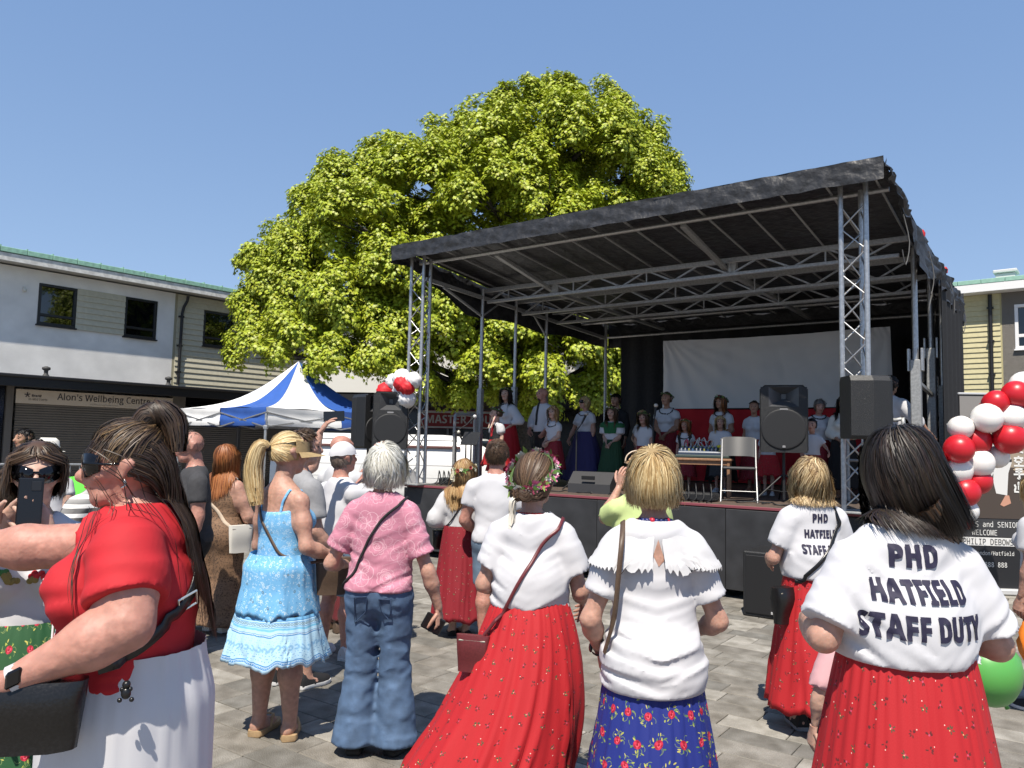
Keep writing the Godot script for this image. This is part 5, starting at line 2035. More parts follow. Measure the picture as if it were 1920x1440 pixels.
func stage_gear() -> void:
	var yaw := STAGE_YAW
	# big loudspeakers
	loudspeaker("loudspeaker with round grille and horn facing the square beside the folding chair", S(4.52, 1.58, 0.95), yaw + 0.30, Vector3(0.53, 0.78, 0.42), 0.58)
	loudspeaker("loudspeaker on a pole seen from its plain side against the right truss tower", S(5.66, 1.73, -0.30), yaw + 2.2, Vector3(0.37, 0.60, 0.38), 1.73)
	loudspeaker("loudspeaker with grey horn at the left truss tower, under the balloon cluster", S(-0.72, 1.50, -0.25), yaw + 0.75, Vector3(0.50, 0.82, 0.44), 1.50, "paired loudspeakers at the left tower")
	loudspeaker("plain black loudspeaker left of the horned one, next to the striped gazebo", S(-1.22, 1.50, -0.2), yaw + 1.45, Vector3(0.46, 0.80, 0.44), 1.50, "paired loudspeakers at the left tower")
	# bass cabinet on the paving
	var o := thing("bass_cabinet", "black bass speaker cabinet on the paving against the stage front", "loudspeaker", Vector3(2.68, 0, -7.72), yaw)
	var g := Geo.new()
	g.box(Vector3(0, 0.31, 0), Vector3(0.56, 0.62, 0.56), 0.012)
	part("cabinet", g.mesh(), plastic_black, o)
	g = Geo.new()
	g.box(Vector3(0, 0.31, 0.284), Vector3(0.5, 0.55, 0.012), 0.004)
	part("grille", g.mesh(), mottled(lin(0.006, 0.006, 0.007), lin(0.016, 0.016, 0.018), 131, 0.5, 6.0, 0.6), o)
	g = Geo.new()
	g.box(Vector3(0.02, 0.06, 0.294), Vector3(0.05, 0.025, 0.008), 0.002)
	part("badge", g.mesh(), mat(lin(0.4, 0.4, 0.4), 0.4), o)
	# wedge monitor
	o = thing("stage_monitor", "grey wedge floor monitor lying at the stage edge among cables", "loudspeaker", S(2.18, 1.0, 0.6), yaw + PI + 0.15)
	g = Geo.new()
	g.xf = Transform3D(Basis(Vector3.UP, PI / 2), Vector3(-0.29, 0, 0))
	g.prism(PackedVector2Array([Vector2(-0.22, 0), Vector2(0.2, 0), Vector2(0.2, 0.12), Vector2(0.02, 0.27), Vector2(-0.12, 0.27), Vector2(-0.22, 0.18)]), 0.58)
	part("cabinet", g.mesh(), mottled(lin(0.03, 0.03, 0.032), lin(0.05, 0.05, 0.053), 132, 0.2, 2.0, 0.5), o)
	g = Geo.new()
	g.box(Vector3(0, 0.2, -0.22), Vector3(0.18, 0.05, 0.02), 0.004)
	g.box(Vector3(0, 0.1, 0.235), Vector3(0.3, 0.12, 0.01))
	part("handle_recess", g.mesh(), mat(lin(0.004, 0.004, 0.004), 0.6), o)
	# cables along the edge
	rng.seed = 40
	for k in 7:
		var cb := thing("cable", "black cable lying along the stage edge, loop %s" % ["by the monitor", "behind the monitor", "near the left tower", "under the mixer table", "beside the chair", "at the middle of the edge", "near the right tower"][k], "cable", S([1.9, 2.5, 0.0, 3.3, 4.0, 3.0, 4.9][k], 1.0, [0.4, 0.5, 0.5, 0.6, 0.45, 0.35, 0.4][k]), yaw)
		g = Geo.new()
		var pts := []
		for i in 9: pts.append(Vector3((i - 4) * 0.11 + rng.randf_range(-0.05, 0.05), 0.009 + (0.012 if i % 3 == 1 else 0.0), rng.randf_range(-0.12, 0.12)))
		g.tube(smoothed(pts, 4), 0.008, 6)
		part("cord", g.mesh(), plastic_black, cb)
	for q in [[-0.05, 0.45, "black cable reel heap at the foot of the left stands"], [3.7, 0.3, "low black stage box on the deck in front of the mixer table"]]:
		var cb := thing("stage_box", q[2], "equipment", S(q[0], 1.0, q[1]), yaw)
		g = Geo.new()
		g.box(Vector3(0, 0.05, 0), Vector3(0.5, 0.1, 0.22), 0.02)
		part("case", g.mesh(), plastic_black, cb)
		g = Geo.new()
		for i in 6: g.tube(smoothed([Vector3(-0.25 + i * 0.09, 0.1, 0.05), Vector3(-0.22 + i * 0.09, 0.2, 0.12), Vector3(-0.18 + i * 0.09, 0.05, 0.2), Vector3(-0.2 + i * 0.09, 0.01, 0.3)], 3), 0.008, 5)
		part("cord", g.mesh(), plastic_black, cb)
	# microphones
	mic_stand("microphone stand with boom tilted right beside the left tower", S(0.02, 1.0, 0.35), 0.78, Vector3(0.16, 0.11, 0), Color(0.8, 0.8, 0.8))
	mic_stand("short microphone stand with pale foam head by the left tower", S(-0.12, 1.0, 0.75), 0.6, Vector3(-0.05, 0.04, 0), Color(0.8, 0.8, 0.75))
	mic_stand("upright microphone stand in front of the singer in the purple skirt", S(1.66, 1.0, 1.0), 0.82, Vector3(0.07, 0.1, 0.02))
	mic_stand("microphone stand in front of the girls at the middle of the stage", S(2.73, 1.0, 1.2), 0.88, Vector3(0.02, 0.14, 0.0), Color(0.75, 0.72, 0.68))
	# music stand
	o = thing("music_stand", "black folding music stand between the left microphones", "music stand", S(0.18, 1.0, 0.5), yaw)
	g = Geo.new()
	for k in 3: g.tube([Vector3(0, 0.25, 0), Vector3(cos(k * 2.1 + 0.5) * 0.3, 0.01, sin(k * 2.1 + 0.5) * 0.3)], 0.01, 6)
	g.cyl(Vector3(0, 0.1, 0), Vector3(0, 0.62, 0), 0.012, 8)
	part("stand", g.mesh(), plastic_black, o)
	g = Geo.new()
	g.box(Vector3(0, 0.68, 0.02), Vector3(0.3, 0.22, 0.012), 0.003, Basis(Vector3.RIGHT, -0.5))
	part("desk", g.mesh(), plastic_black, o)
	# white amplifier box beside the tower foot
	o = thing("control_unit", "small white electrical unit at the foot of the left tower", "equipment", S(-0.62, 1.0, -0.02) , yaw)
	g = Geo.new()
	g.box(Vector3(0, 0.1, 0), Vector3(0.26, 0.2, 0.2), 0.015)
	part("case", g.mesh(), mat(lin(0.6, 0.6, 0.6), 0.5), o)
	for x in [-0.06, 0.03, 0.09]:
		g = Geo.new()
		g.lathe(Vector3.ZERO, [Vector2(0.025, 0), Vector2(0.025, 0.015), Vector2(0.0, 0.016)], 10)
		part("socket", g.mesh(), plastic_black, o, Vector3(x, 0.09, 0.1)).rotation.x = PI / 2
	# mixer table
	var tb := S(3.45, 1.0, 1.15)
	o = thing("table", "small wooden table carrying the sound mixer on the stage", "table", tb, yaw + 0.3)
	var wood := mottled(lin(0.22, 0.11, 0.055), lin(0.32, 0.17, 0.09), 133, 0.05, 1.5, 0.5)
	g = Geo.new()
	g.box(Vector3(0, 0.47, 0), Vector3(0.72, 0.03, 0.45), 0.006)
	part("table_top", g.mesh(), wood, o)
	g = Geo.new()
	g.box(Vector3(0, 0.43, 0.19), Vector3(0.62, 0.05, 0.02))
	part("apron", g.mesh(), wood, o)
	for x in [-0.32, 0.32]:
		for z in [-0.19, 0.19]:
			g = Geo.new()
			g.box(Vector3(x, 0.23, z), Vector3(0.035, 0.455, 0.035), 0.004)
			part("leg", g.mesh(), wood, o)
	o = thing("sound_mixer", "blue grey sound mixer with plugged cables on the wooden table", "mixer", tb + Vector3(0, 0.486, 0), yaw + 0.3)
	g = Geo.new()
	g.box(Vector3(0, 0.02, 0), Vector3(0.66, 0.04, 0.40), 0.01)
	part("base", g.mesh(), mat(lin(0.03, 0.05, 0.045), 0.5), o)
	g = Geo.new()
	g.xf = Transform3D(Basis(Vector3.RIGHT, 0.2), Vector3(0, 0.085, 0))
	g.box(Vector3.ZERO, Vector3(0.6, 0.06, 0.34), 0.012)
	part("panel", g.mesh(), mat(lin(0.06, 0.085, 0.13), 0.4), o)
	for i in 12:
		for j in 4:
			g = Geo.new()
			g.xf = Transform3D(Basis(Vector3.RIGHT, 0.2), Vector3(0, 0.085, 0))
			g.cyl(Vector3(-0.26 + i * 0.047, 0.03, -0.12 + j * 0.075), Vector3(-0.26 + i * 0.047, 0.055, -0.12 + j * 0.075), 0.009, 6)
			part("knob", g.mesh(), mat([lin(0.5, 0.5, 0.5), lin(0.6, 0.55, 0.1), lin(0.1, 0.2, 0.4), lin(0.5, 0.5, 0.5)][(i + j) % 4], 0.5), o)
	rng.seed = 8
	for i in 9:
		g = Geo.new()
		var a := Vector3(-0.2 + i * 0.04, 0.14, -0.1)
		g.tube(smoothed([a, a + Vector3(rng.randf_range(-0.05, 0.05), rng.randf_range(0.05, 0.12), 0.02), a + Vector3(rng.randf_range(-0.1, 0.1), rng.randf_range(0.02, 0.06), -0.08), a + Vector3(0, -0.12, -0.2)], 4), 0.006, 5)
		part("plugged_cable", g.mesh(), mat([lin(0.6, 0.6, 0.58), lin(0.55, 0.03, 0.12), lin(0.5, 0.5, 0.5)][0 if i > 2 else (1 if i == 0 else 2)], 0.5), o)
	g = Geo.new()
	g.box(Vector3(0.22, 0.15, 0.0), Vector3(0.09, 0.04, 0.07), 0.012)
	part("yellow_unit", g.mesh(), mat(lin(0.75, 0.62, 0.03), 0.5), o)
	# folding chair
	o = thing("folding_chair", "empty black metal folding chair in front of the big loudspeaker", "chair", S(4.10, 1.0, 0.62), yaw + PI + 0.35)
	o.scale = Vector3.ONE * 0.88
	for x in [-0.23, 0.23]:
		g = Geo.new()
		g.tube([Vector3(x, 0.0, -0.22), Vector3(x * 0.96, 0.42, 0.06), Vector3(x * 0.94, 0.82, 0.22)], 0.013, 8)
		part("front_leg", g.mesh(), mat(lin(0.30, 0.30, 0.30), 0.4, 0.7), o)
		g = Geo.new()
		g.tube([Vector3(x * 0.9, 0.0, 0.26), Vector3(x * 0.9, 0.44, -0.02)], 0.012, 8)
		part("rear_leg", g.mesh(), mat(lin(0.03, 0.03, 0.03), 0.4), o)
	g = Geo.new()
	g.box(Vector3(0, 0.44, -0.02), Vector3(0.42, 0.035, 0.38), 0.015)
	part("seat", g.mesh(), mat(lin(0.03, 0.032, 0.035), 0.45), o)
	part("backrest", cloth_sheet(func(a, b): return Vector3(lerpf(-0.235, 0.235, a), lerpf(0.86, 0.60, b) - 0.03 * pow(absf(a - 0.5) * 2.0, 6.0), 0.23 - (0.86 - lerpf(0.86, 0.60, b)) * 0.38 + 0.05 * sin(a * PI)), 14, 4), mat(lin(0.045, 0.046, 0.048), 0.4), o)
	g = Geo.new()
	g.cyl(Vector3(-0.22, 0.14, -0.13), Vector3(0.22, 0.14, -0.13), 0.008, 6)
	part("stretcher", g.mesh(), mat(lin(0.3, 0.3, 0.3), 0.4, 0.6), o)

# ---------------------------------------------------------------- things in the square
func balloon_mesh(n := 20) -> ArrayMesh:
	var g := Geo.new()
	var prof := [Vector2(0.004, -1.30), Vector2(0.07, -1.28), Vector2(0.05, -1.2), Vector2(0.14, -1.14), Vector2(0.42, -0.96), Vector2(0.72, -0.68), Vector2(0.91, -0.34), Vector2(1.0, 0.0), Vector2(0.95, 0.34), Vector2(0.80, 0.64), Vector2(0.57, 0.85), Vector2(0.3, 0.97), Vector2(0.1, 1.0), Vector2(0.01, 1.0)]
	g.lathe(Vector3.ZERO, prof, n)
	return g.mesh()

func balloon_mat(c: Color) -> StandardMaterial3D:
	var m := mat(c, 0.36)
	m.subsurf_scatter_enabled = true
	m.subsurf_scatter_strength = 0.05
	return m

func square_things() -> void:
	gazebo()
	balloons()
	banner()
	van()
	# stall goods under the gazebo
	var o := thing("table", "dark trestle table with goods behind the red haired woman", "table", Vector3(-4.6, 0, -12.4), 0.5)
	var g := Geo.new()
	g.box(Vector3(0, 0.74, 0), Vector3(1.8, 0.04, 0.7), 0.006)
	part("table_top", g.mesh(), mat(lin(0.05, 0.04, 0.035), 0.6), o)
	part("table_cover", cloth_sheet(func(a, b): return Vector3(lerpf(-0.9, 0.9, a), lerpf(0.765, 0.1, b), 0.36 + 0.02 * sin(a * 40.0) * b), 50, 4), mat(lin(0.02, 0.02, 0.022), 0.85), o)
	for x in [-0.8, 0.8]:
		for z in [-0.28, 0.28]:
			g = Geo.new()
			g.box(Vector3(x, 0.36, z), Vector3(0.03, 0.72, 0.03))
			part("leg", g.mesh(), grey_steel, o)
	for q in [[-4.95, 0.30, 0.22, "white lidded tub standing on the dark trestle table"], [-4.45, 0.25, 0.3, "tall pale carton on the dark trestle table"]]:
		o = thing("container", q[3], "container", Vector3(q[0], 0.762, -12.45), 0.5)
		g = Geo.new()
		g.lathe(Vector3.ZERO, [Vector2(0.10, 0), Vector2(0.12, 0.02), Vector2(0.12, q[1] * 0.8), Vector2(0.09, q[1] * 0.85)], 14)
		part("tub", g.mesh(), mat(lin(0.7, 0.7, 0.68), 0.5), o)
		g = Geo.new()
		g.lathe(Vector3(0, q[1] * 0.85 - 0.01, 0), [Vector2(0.10, 0), Vector2(0.10, 0.04), Vector2(0.06, 0.05)], 14)
		part("lid", g.mesh(), mat(lin(0.55, 0.55, 0.55), 0.5), o)
	o = thing("crate", "black open frame rack on the trestle table beneath the gazebo", "rack", Vector3(-5.45, 0.762, -12.05), 0.5)
	g = Geo.new()
	for x in [-0.3, 0.3]:
		for z in [-0.15, 0.15]: g.box(Vector3(x, 0.2, z), Vector3(0.03, 0.4, 0.03))
	for y in [0.02, 0.2, 0.39]:
		g.box(Vector3(0, y, 0), Vector3(0.63, 0.02, 0.33))
	part("frame", g.mesh(), plastic_black, o)
	# things at the far left
	o = thing("table", "low stall table with bright green cloth beyond the striped top", "table", Vector3(-5.0, 0, -9.1), 0.4)
	part("table_cover", cloth_sheet(func(a, b): return Vector3(lerpf(-0.45, 0.45, a), 1.0 + 0.12 * sin(a * PI) * (1.0 - b) - b * 0.1, lerpf(-0.35, 0.35, b) + 0.02 * sin(a * 20)), 30, 8), mat(lin(0.10, 0.50, 0.04), 0.7), o)
	g = Geo.new()
	g.box(Vector3(0, 0.45, 0), Vector3(1.0, 0.9, 0.6), 0.02)
	part("table_top", g.mesh(), mat(lin(0.03, 0.03, 0.035), 0.8), o)
	o = thing("crowd_barrier", "grey steel crowd barrier at the far left in front of the shops", "barrier", Vector3(-8.0, 0, -12.6), 0.88)
	g = Geo.new()
	g.tube(smoothed([Vector3(-1.1, 0.02, 0), Vector3(-1.1, 1.0, 0), Vector3(-1.0, 1.1, 0), Vector3(1.0, 1.1, 0), Vector3(1.1, 1.0, 0), Vector3(1.1, 0.02, 0)], 3), 0.02, 8)
	g.cyl(Vector3(-1.1, 0.2, 0), Vector3(1.1, 0.2, 0), 0.016, 8)
	part("rail", g.mesh(), grey_steel, o)
	for i in 14:
		g = Geo.new()
		g.cyl(Vector3(-0.98 + i * 0.15, 0.2, 0), Vector3(-0.98 + i * 0.15, 1.1, 0), 0.008, 6)
		part("bar", g.mesh(), grey_steel, o)

func gazebo() -> void:
	var A := Vector3(-4.85, 0, -15.3)
	var side := Vector3(-2.62, 0, -2.2)               # towards the left-hand corner
	var dep := Vector3(2.2, 0, -2.62)                 # away to the right
	side = Vector3(-0.819, 0, -0.574) * 3.0
	dep = Vector3(0.574, 0, -0.819) * 3.97
	var o := thing("gazebo", "pop-up gazebo with blue and white striped roof", "gazebo", A)
	var blue := mottled(lin(0.022, 0.085, 0.36), lin(0.032, 0.11, 0.42), 141, 0.03, 0.6, 0.6)
	var white := mottled(lin(0.68, 0.68, 0.67), lin(0.76, 0.76, 0.75), 142, 0.03, 0.6, 0.6)
	var C := [Vector3.ZERO, side, side + dep, dep]
	var top := (side + dep) * 0.5 + Vector3(0, 3.42, 0)
	var he := 2.24
	for f in 4:
		var a: Vector3 = C[f]
		var b: Vector3 = C[(f + 1) % 4]
		# each face: two coloured halves that sag in towards the ridge
		for half in 2:
			var t0 := 0.5 * half
			var m: Material = blue if half == 0 else white
			var fn := func(p, q):
				var e: Vector3 = a.lerp(b, t0 + 0.5 * p) + Vector3(0, he, 0)
				var k: float = q
				var pt: Vector3 = e.lerp(top, k)
				var edge := absf((t0 + 0.5 * p) * 2.0 - 1.0)
				pt.y -= sin(k * PI) * 0.30 + (1.0 - edge) * sin(k * PI) * 0.03 + 0.012 * sin(p * 9.0 + k * 7.0) * (1.0 - k)
				return pt
			part("roof_panel", cloth_sheet(fn, 10, 14), m, o)
			var vn := func(p, q):
				var e: Vector3 = a.lerp(b, t0 + 0.5 * p)
				var out := (e - (side + dep) * 0.5).normalized() * 0.012 * (sin(q * 9.0 + p * 2.0) + 0.6 * sin(p * 23.0)) 
				return e * 1.002 + out + Vector3(0, he + 0.005 - 0.36 * q - 0.015 * sin(p * PI), 0)
			part("valance", cloth_sheet(vn, 16, 8), m, o)
	for c in C:
		var g := Geo.new()
		g.box(c * 0.99 + (side + dep) * 0.005 + Vector3(0, 1.08, 0), Vector3(0.045, 2.16, 0.045), 0.004)
		g.box(c * 0.99 + (side + dep) * 0.005 + Vector3(0, 1.84, 0), Vector3(0.085, 0.07, 0.085), 0.01)
		part("leg", g.mesh(), alu, o)
	var g := Geo.new()
	for f in 4:
		var a: Vector3 = C[f] * 0.99
		var b: Vector3 = C[(f + 1) % 4] * 0.99
		for k in 2:
			var p := a.lerp(b, 0.5 * k)
			var q := a.lerp(b, 0.5 * k + 0.5)
			g.bar(p + Vector3(0, 1.85, 0), q + Vector3(0, 2.14, 0), 0.02, 0.025)
			g.bar(p + Vector3(0, 2.14, 0), q + Vector3(0, 1.85, 0), 0.02, 0.025)
	part("scissor_frame", g.mesh(), alu, o)

func balloons() -> void:
	var bm := balloon_mesh()
	var red := balloon_mat(lin(0.50, 0.012, 0.022))
	var white := balloon_mat(lin(0.74, 0.72, 0.70))
	# garland: across, up (metres) 7.9 m from the viewer, radius, colour, label
	var B := [
		[5.17, 2.220, 0.125,0,"topmost red balloon of the garland at the picture edge"],
		[4.99, 2.134, 0.114,0,"red balloon at the top of the garland beside the topmost"],
		[4.88, 1.973, 0.136,1,"large white balloon over the central red one"],
		[5.13, 1.989, 0.125,1,"white balloon under the topmost red one of the garland"],
		[4.64, 1.875, 0.109,1,"white balloon at the upper left edge of the garland"],
		[5.10, 1.776, 0.142,0,"big red balloon on the right of the garland"],
		[4.83, 1.744, 0.142,0,"big red balloon at the centre of the garland"],
		[4.58, 1.657, 0.131,0,"big red balloon left of the centre of the garland"],
		[5.07, 1.586, 0.104,1,"shaded white balloon above the printed karate figure"],
		[4.84, 1.522, 0.136,1,"white balloon below the central red one"],
		[4.40, 1.545, 0.093,0,"smaller red balloon at the left edge of the garland"],
		[4.61, 1.441, 0.131,1,"bright white balloon at the middle left of the garland"],
		[4.41, 1.345, 0.125,1,"white balloon half hidden behind the dark haired woman"],
		[4.85, 1.333, 0.120,0,"deep red balloon in the shade of the garland"],
		[4.66, 1.222, 0.131,0,"plump red balloon second from the bottom of the garland"],
		[4.45, 1.142, 0.120,0,"lowest big red balloon, beside the woman's dark hair"],
		[4.69, 1.035, 0.109,1,"shaded white balloon at the bottom of the garland"],
		[4.56, 0.989, 0.087,1,"small white balloon at the woman's shoulder"],
		[4.67, 0.927, 0.076,0,"small red balloon at the very bottom of the garland"],
		[5.33, 2.05, 0.135,0,"red balloon just past the picture edge of the garland"],
		[5.32, 2.32, 0.13,1,"white balloon at the top end of the garland"]]
	rng.seed = 21
	for q in B:
		var o := thing("balloon", q[4], "balloon", Vector3.ZERO, 0.0, "balloons of the red and white garland")
		o.position = Vector3(q[0] - 0.07, q[1], -7.9 + rng.randf_range(-0.1, 0.1))
		var mi := part("skin", bm, red if q[3] == 0 else white, o)
		mi.scale = Vector3.ONE * q[2]
		var d := Vector3(rng.randf_range(-1, 1), rng.randf_range(-0.5, 0.5), 1.6).normalized()
		mi.basis = Basis(d.cross(Vector3.RIGHT).normalized().cross(d), d, d.cross(d.cross(Vector3.RIGHT).normalized()).cross(d)).orthonormalized().scaled_local(Vector3.ONE * q[2] * 1.12)
	# cluster on the left tower: pleated paper balls
	var C := [[-0.02, 0.32, 0.11, 1, "white paper ball at the left of the tower cluster"], [-0.12, 0.18, 0.12, 0, "red paper ball low on the left of the tower cluster"], [0.14, 0.36, 0.13, 1, "white paper ball at the top of the tower cluster"], [0.19, 0.28, 0.11, 0, "red paper ball at the centre of the tower cluster"], [0.30, 0.23, 0.105, 0, "red paper ball right of centre in the tower cluster"], [0.36, 0.33, 0.11, 1, "white paper ball at the right of the tower cluster"], [0.12, 0.20, 0.11, 1, "white paper ball between the red ones of the tower cluster"], [0.25, 0.08, 0.12, 1, "lowest white balloon of the tower cluster"]]
	for q in C:
		var o := thing("paper_ball", q[4], "decoration", S(-0.68 + q[0] * 1.05, 2.14 + q[1] * 1.05, -0.3 + 0.06 * (q[3])), STAGE_YAW, "paper balls of the tower cluster")
		var g := Geo.new()
		var rings := []
		var nz := noise(int(q[0] * 100) + 7, 1.0, 2)
		for i in 15:
			var t := -PI / 2 + PI * i / 14
			var ring := PackedVector3Array()
			for k in 28:
				var a := TAU * k / 28
				var d := Vector3(cos(a) * cos(t), sin(t), sin(a) * cos(t))
				var r: float = q[2] * (1.0 + 0.20 * nz.get_noise_3dv(d * 5.5) + (0.07 if (k + i) % 2 == 0 else -0.05))
				ring.append(d * r)
			rings.append(ring)
		g.skin(rings, false)
		part("paper", g.mesh(), mat(lin(0.55, 0.012, 0.02) if q[3] == 0 else lin(0.78, 0.77, 0.78), 0.6), o)
	# big green balloon by the woman's hip
	var o := thing("balloon", "big green balloon held low beside the staff shirt woman's red skirt", "balloon", Vector3(1.93, 0.735, -3.2))
	var mi := part("skin", balloon_mesh(28), balloon_mat(lin(0.09, 0.33, 0.07)), o)
	mi.basis = Basis(Vector3(0, 0, 1), 0.55).scaled_local(Vector3(0.142, 0.135, 0.142))

func banner() -> void:
	var o := thing("karate_banner", "black roll-up karate poster with a figure in white behind the balloons", "banner", Vector3(5.9, 0, -9.05), -0.1)
	var w := 1.25
	var h := 2.25
	var g := Geo.new()
	g.box(Vector3(0, h * 0.5 + 0.06, 0), Vector3(w, h, 0.012))
	part("panel", g.mesh(), mat(lin(0.012, 0.012, 0.014), 0.5), o)
	g = Geo.new()
	g.box(Vector3(0, 0.04, 0), Vector3(w + 0.04, 0.07, 0.14), 0.015)
	part("base", g.mesh(), mat(lin(0.6, 0.6, 0.6), 0.4, 0.4), o)
	g = Geo.new()
	g.box(Vector3(0, h + 0.07, 0), Vector3(w + 0.02, 0.025, 0.03), 0.006)
	part("top_rail", g.mesh(), mat(lin(0.6, 0.6, 0.6), 0.4, 0.4), o)
	# printed picture: floor, wall, light area, kneeling white figure
	var z := 0.008
	var flat := func(called: String, poly: Array, c: Color, dz: float):
		var q := Geo.new()
		q.xf = Transform3D(Basis.IDENTITY, Vector3(0, 0, z + dz))
		q.prism(PackedVector2Array(poly), 0.001)
		part(called, q.mesh(), mat(c, 0.5), o)
	flat.call("printed_picture", [Vector2(-0.62, 0.87), Vector2(0.62, 0.87), Vector2(0.62, 1.42), Vector2(-0.62, 1.5)], lin(0.06, 0.045, 0.036), 0.0)
	flat.call("printed_picture", [Vector2(-0.62, 1.5), Vector2(0.0, 1.46), Vector2(0.34, 1.43), Vector2(0.34, 1.95), Vector2(-0.62, 1.95)], lin(0.30, 0.25, 0.19), 0.001)
	flat.call("printed_picture", [Vector2(-0.62, 1.95), Vector2(0.62, 1.95), Vector2(0.62, 2.29), Vector2(-0.62, 2.29)], lin(0.22, 0.21, 0.2), 0.0005)
	flat.call("printed_picture", [Vector2(-0.05, 1.44), Vector2(0.34, 1.25), Vector2(0.36, 1.29), Vector2(0.0, 1.47)], lin(0.4, 0.32, 0.22), 0.002)
	flat.call("printed_figure", [Vector2(-0.24, 1.16), Vector2(-0.12, 1.14), Vector2(-0.1, 1.40), Vector2(-0.06, 1.52), Vector2(-0.1, 1.75), Vector2(-0.2, 1.85), Vector2(-0.34, 1.8), Vector2(-0.36, 1.6), Vector2(-0.26, 1.45), Vector2(-0.27, 1.3)], lin(0.62, 0.62, 0.61), 0.003)
	flat.call("printed_figure", [Vector2(-0.3, 1.45), Vector2(-0.26, 1.4), Vector2(-0.36, 1.2), Vector2(-0.46, 1.22)], lin(0.58, 0.58, 0.57), 0.003)
	flat.call("printed_figure", [Vector2(-0.36, 1.53), Vector2(-0.06, 1.56), Vector2(-0.06, 1.53), Vector2(-0.36, 1.49)], lin(0.02, 0.02, 0.02), 0.005)
	flat.call("printed_figure", [Vector2(-0.14, 1.14), Vector2(-0.1, 1.14), Vector2(-0.08, 1.05), Vector2(-0.16, 1.01), Vector2(-0.2, 1.03)], lin(0.5, 0.26, 0.18), 0.004)
	flat.call("printed_bar", [Vector2(-0.62, 0.555), Vector2(0.62, 0.555), Vector2(0.62, 0.65), Vector2(-0.62, 0.65)], lin(0.65, 0.65, 0.64), 0.001)
	flat.call("printed_bar", [Vector2(-0.62, 0.66), Vector2(0.62, 0.66), Vector2(0.62, 0.86), Vector2(-0.62, 0.86)], lin(0.035, 0.035, 0.038), 0.001)
	var wh := mat(lin(0.7, 0.7, 0.68), 0.5)
	var letters := func(s: String, x: float, y: float, size: float, m: Material):
		var mi := part("lettering", text_mesh(s, size, true, 0.001, 1.0, "Droid Sans Mono"), m, o, Vector3(x, y, z + 0.005))
		mi.scale.x = 0.78
	letters.call("JUNIORS and SENIORS", -0.34, 0.80, 0.062, wh)
	letters.call("WELCOME", -0.38, 0.705, 0.062, wh)
	letters.call("PHILIP DEBOWSKI", -0.3, 0.60, 0.066, mat(lin(0.02, 0.02, 0.02), 0.5))
	letters.call("London/Hatfield", -0.28, 0.47, 0.045, wh)
	letters.call("07888 888", -0.30, 0.34, 0.055, wh)
	# brush-like characters down the side, built from strokes
	var strokes := [
		[[0.0, 0.9, 1.0, 0.95], [0.5, 1.0, 0.4, 0.3], [0.4, 0.3, 0.9, 0.15], [0.1, 0.6, 0.8, 0.62]],
		[[0.5, 1.0, 0.5, 0.85], [0.1, 0.8, 0.9, 0.82], [0.3, 0.7, 0.15, 0.5], [0.65, 0.72, 0.85, 0.55], [0.25, 0.45, 0.75, 0.45], [0.5, 0.45, 0.5, 0.15], [0.1, 0.12, 0.95, 0.12]],
		[[0.2, 0.95, 0.8, 1.0], [0.2, 0.75, 0.8, 0.78], [0.05, 0.5, 0.95, 0.53], [0.5, 0.98, 0.55, 0.1], [0.55, 0.1, 0.35, 0.18]],
		[[0.4, 0.98, 0.5, 0.85], [0.35, 0.82, 0.95, 0.82], [0.45, 0.7, 0.85, 0.7], [0.45, 0.7, 0.45, 0.3], [0.85, 0.7, 0.85, 0.3], [0.45, 0.5, 0.85, 0.5], [0.45, 0.3, 0.85, 0.3], [0.1, 0.75, 0.2, 0.5], [0.2, 0.5, 0.1, 0.2], [0.05, 0.12, 0.95, 0.08]]]
	for k in 4:
		g = Geo.new()
		for s in strokes[k]:
			g.bar(Vector3(s[0], s[1], 0) * 0.13, Vector3(s[2], s[3], 0) * 0.13, 0.02, 0.001, Vector3(0, 0, 1))
		part("brush_character", g.mesh(), wh, o, Vector3(-0.05, 1.62 - k * 0.15, z + 0.006))

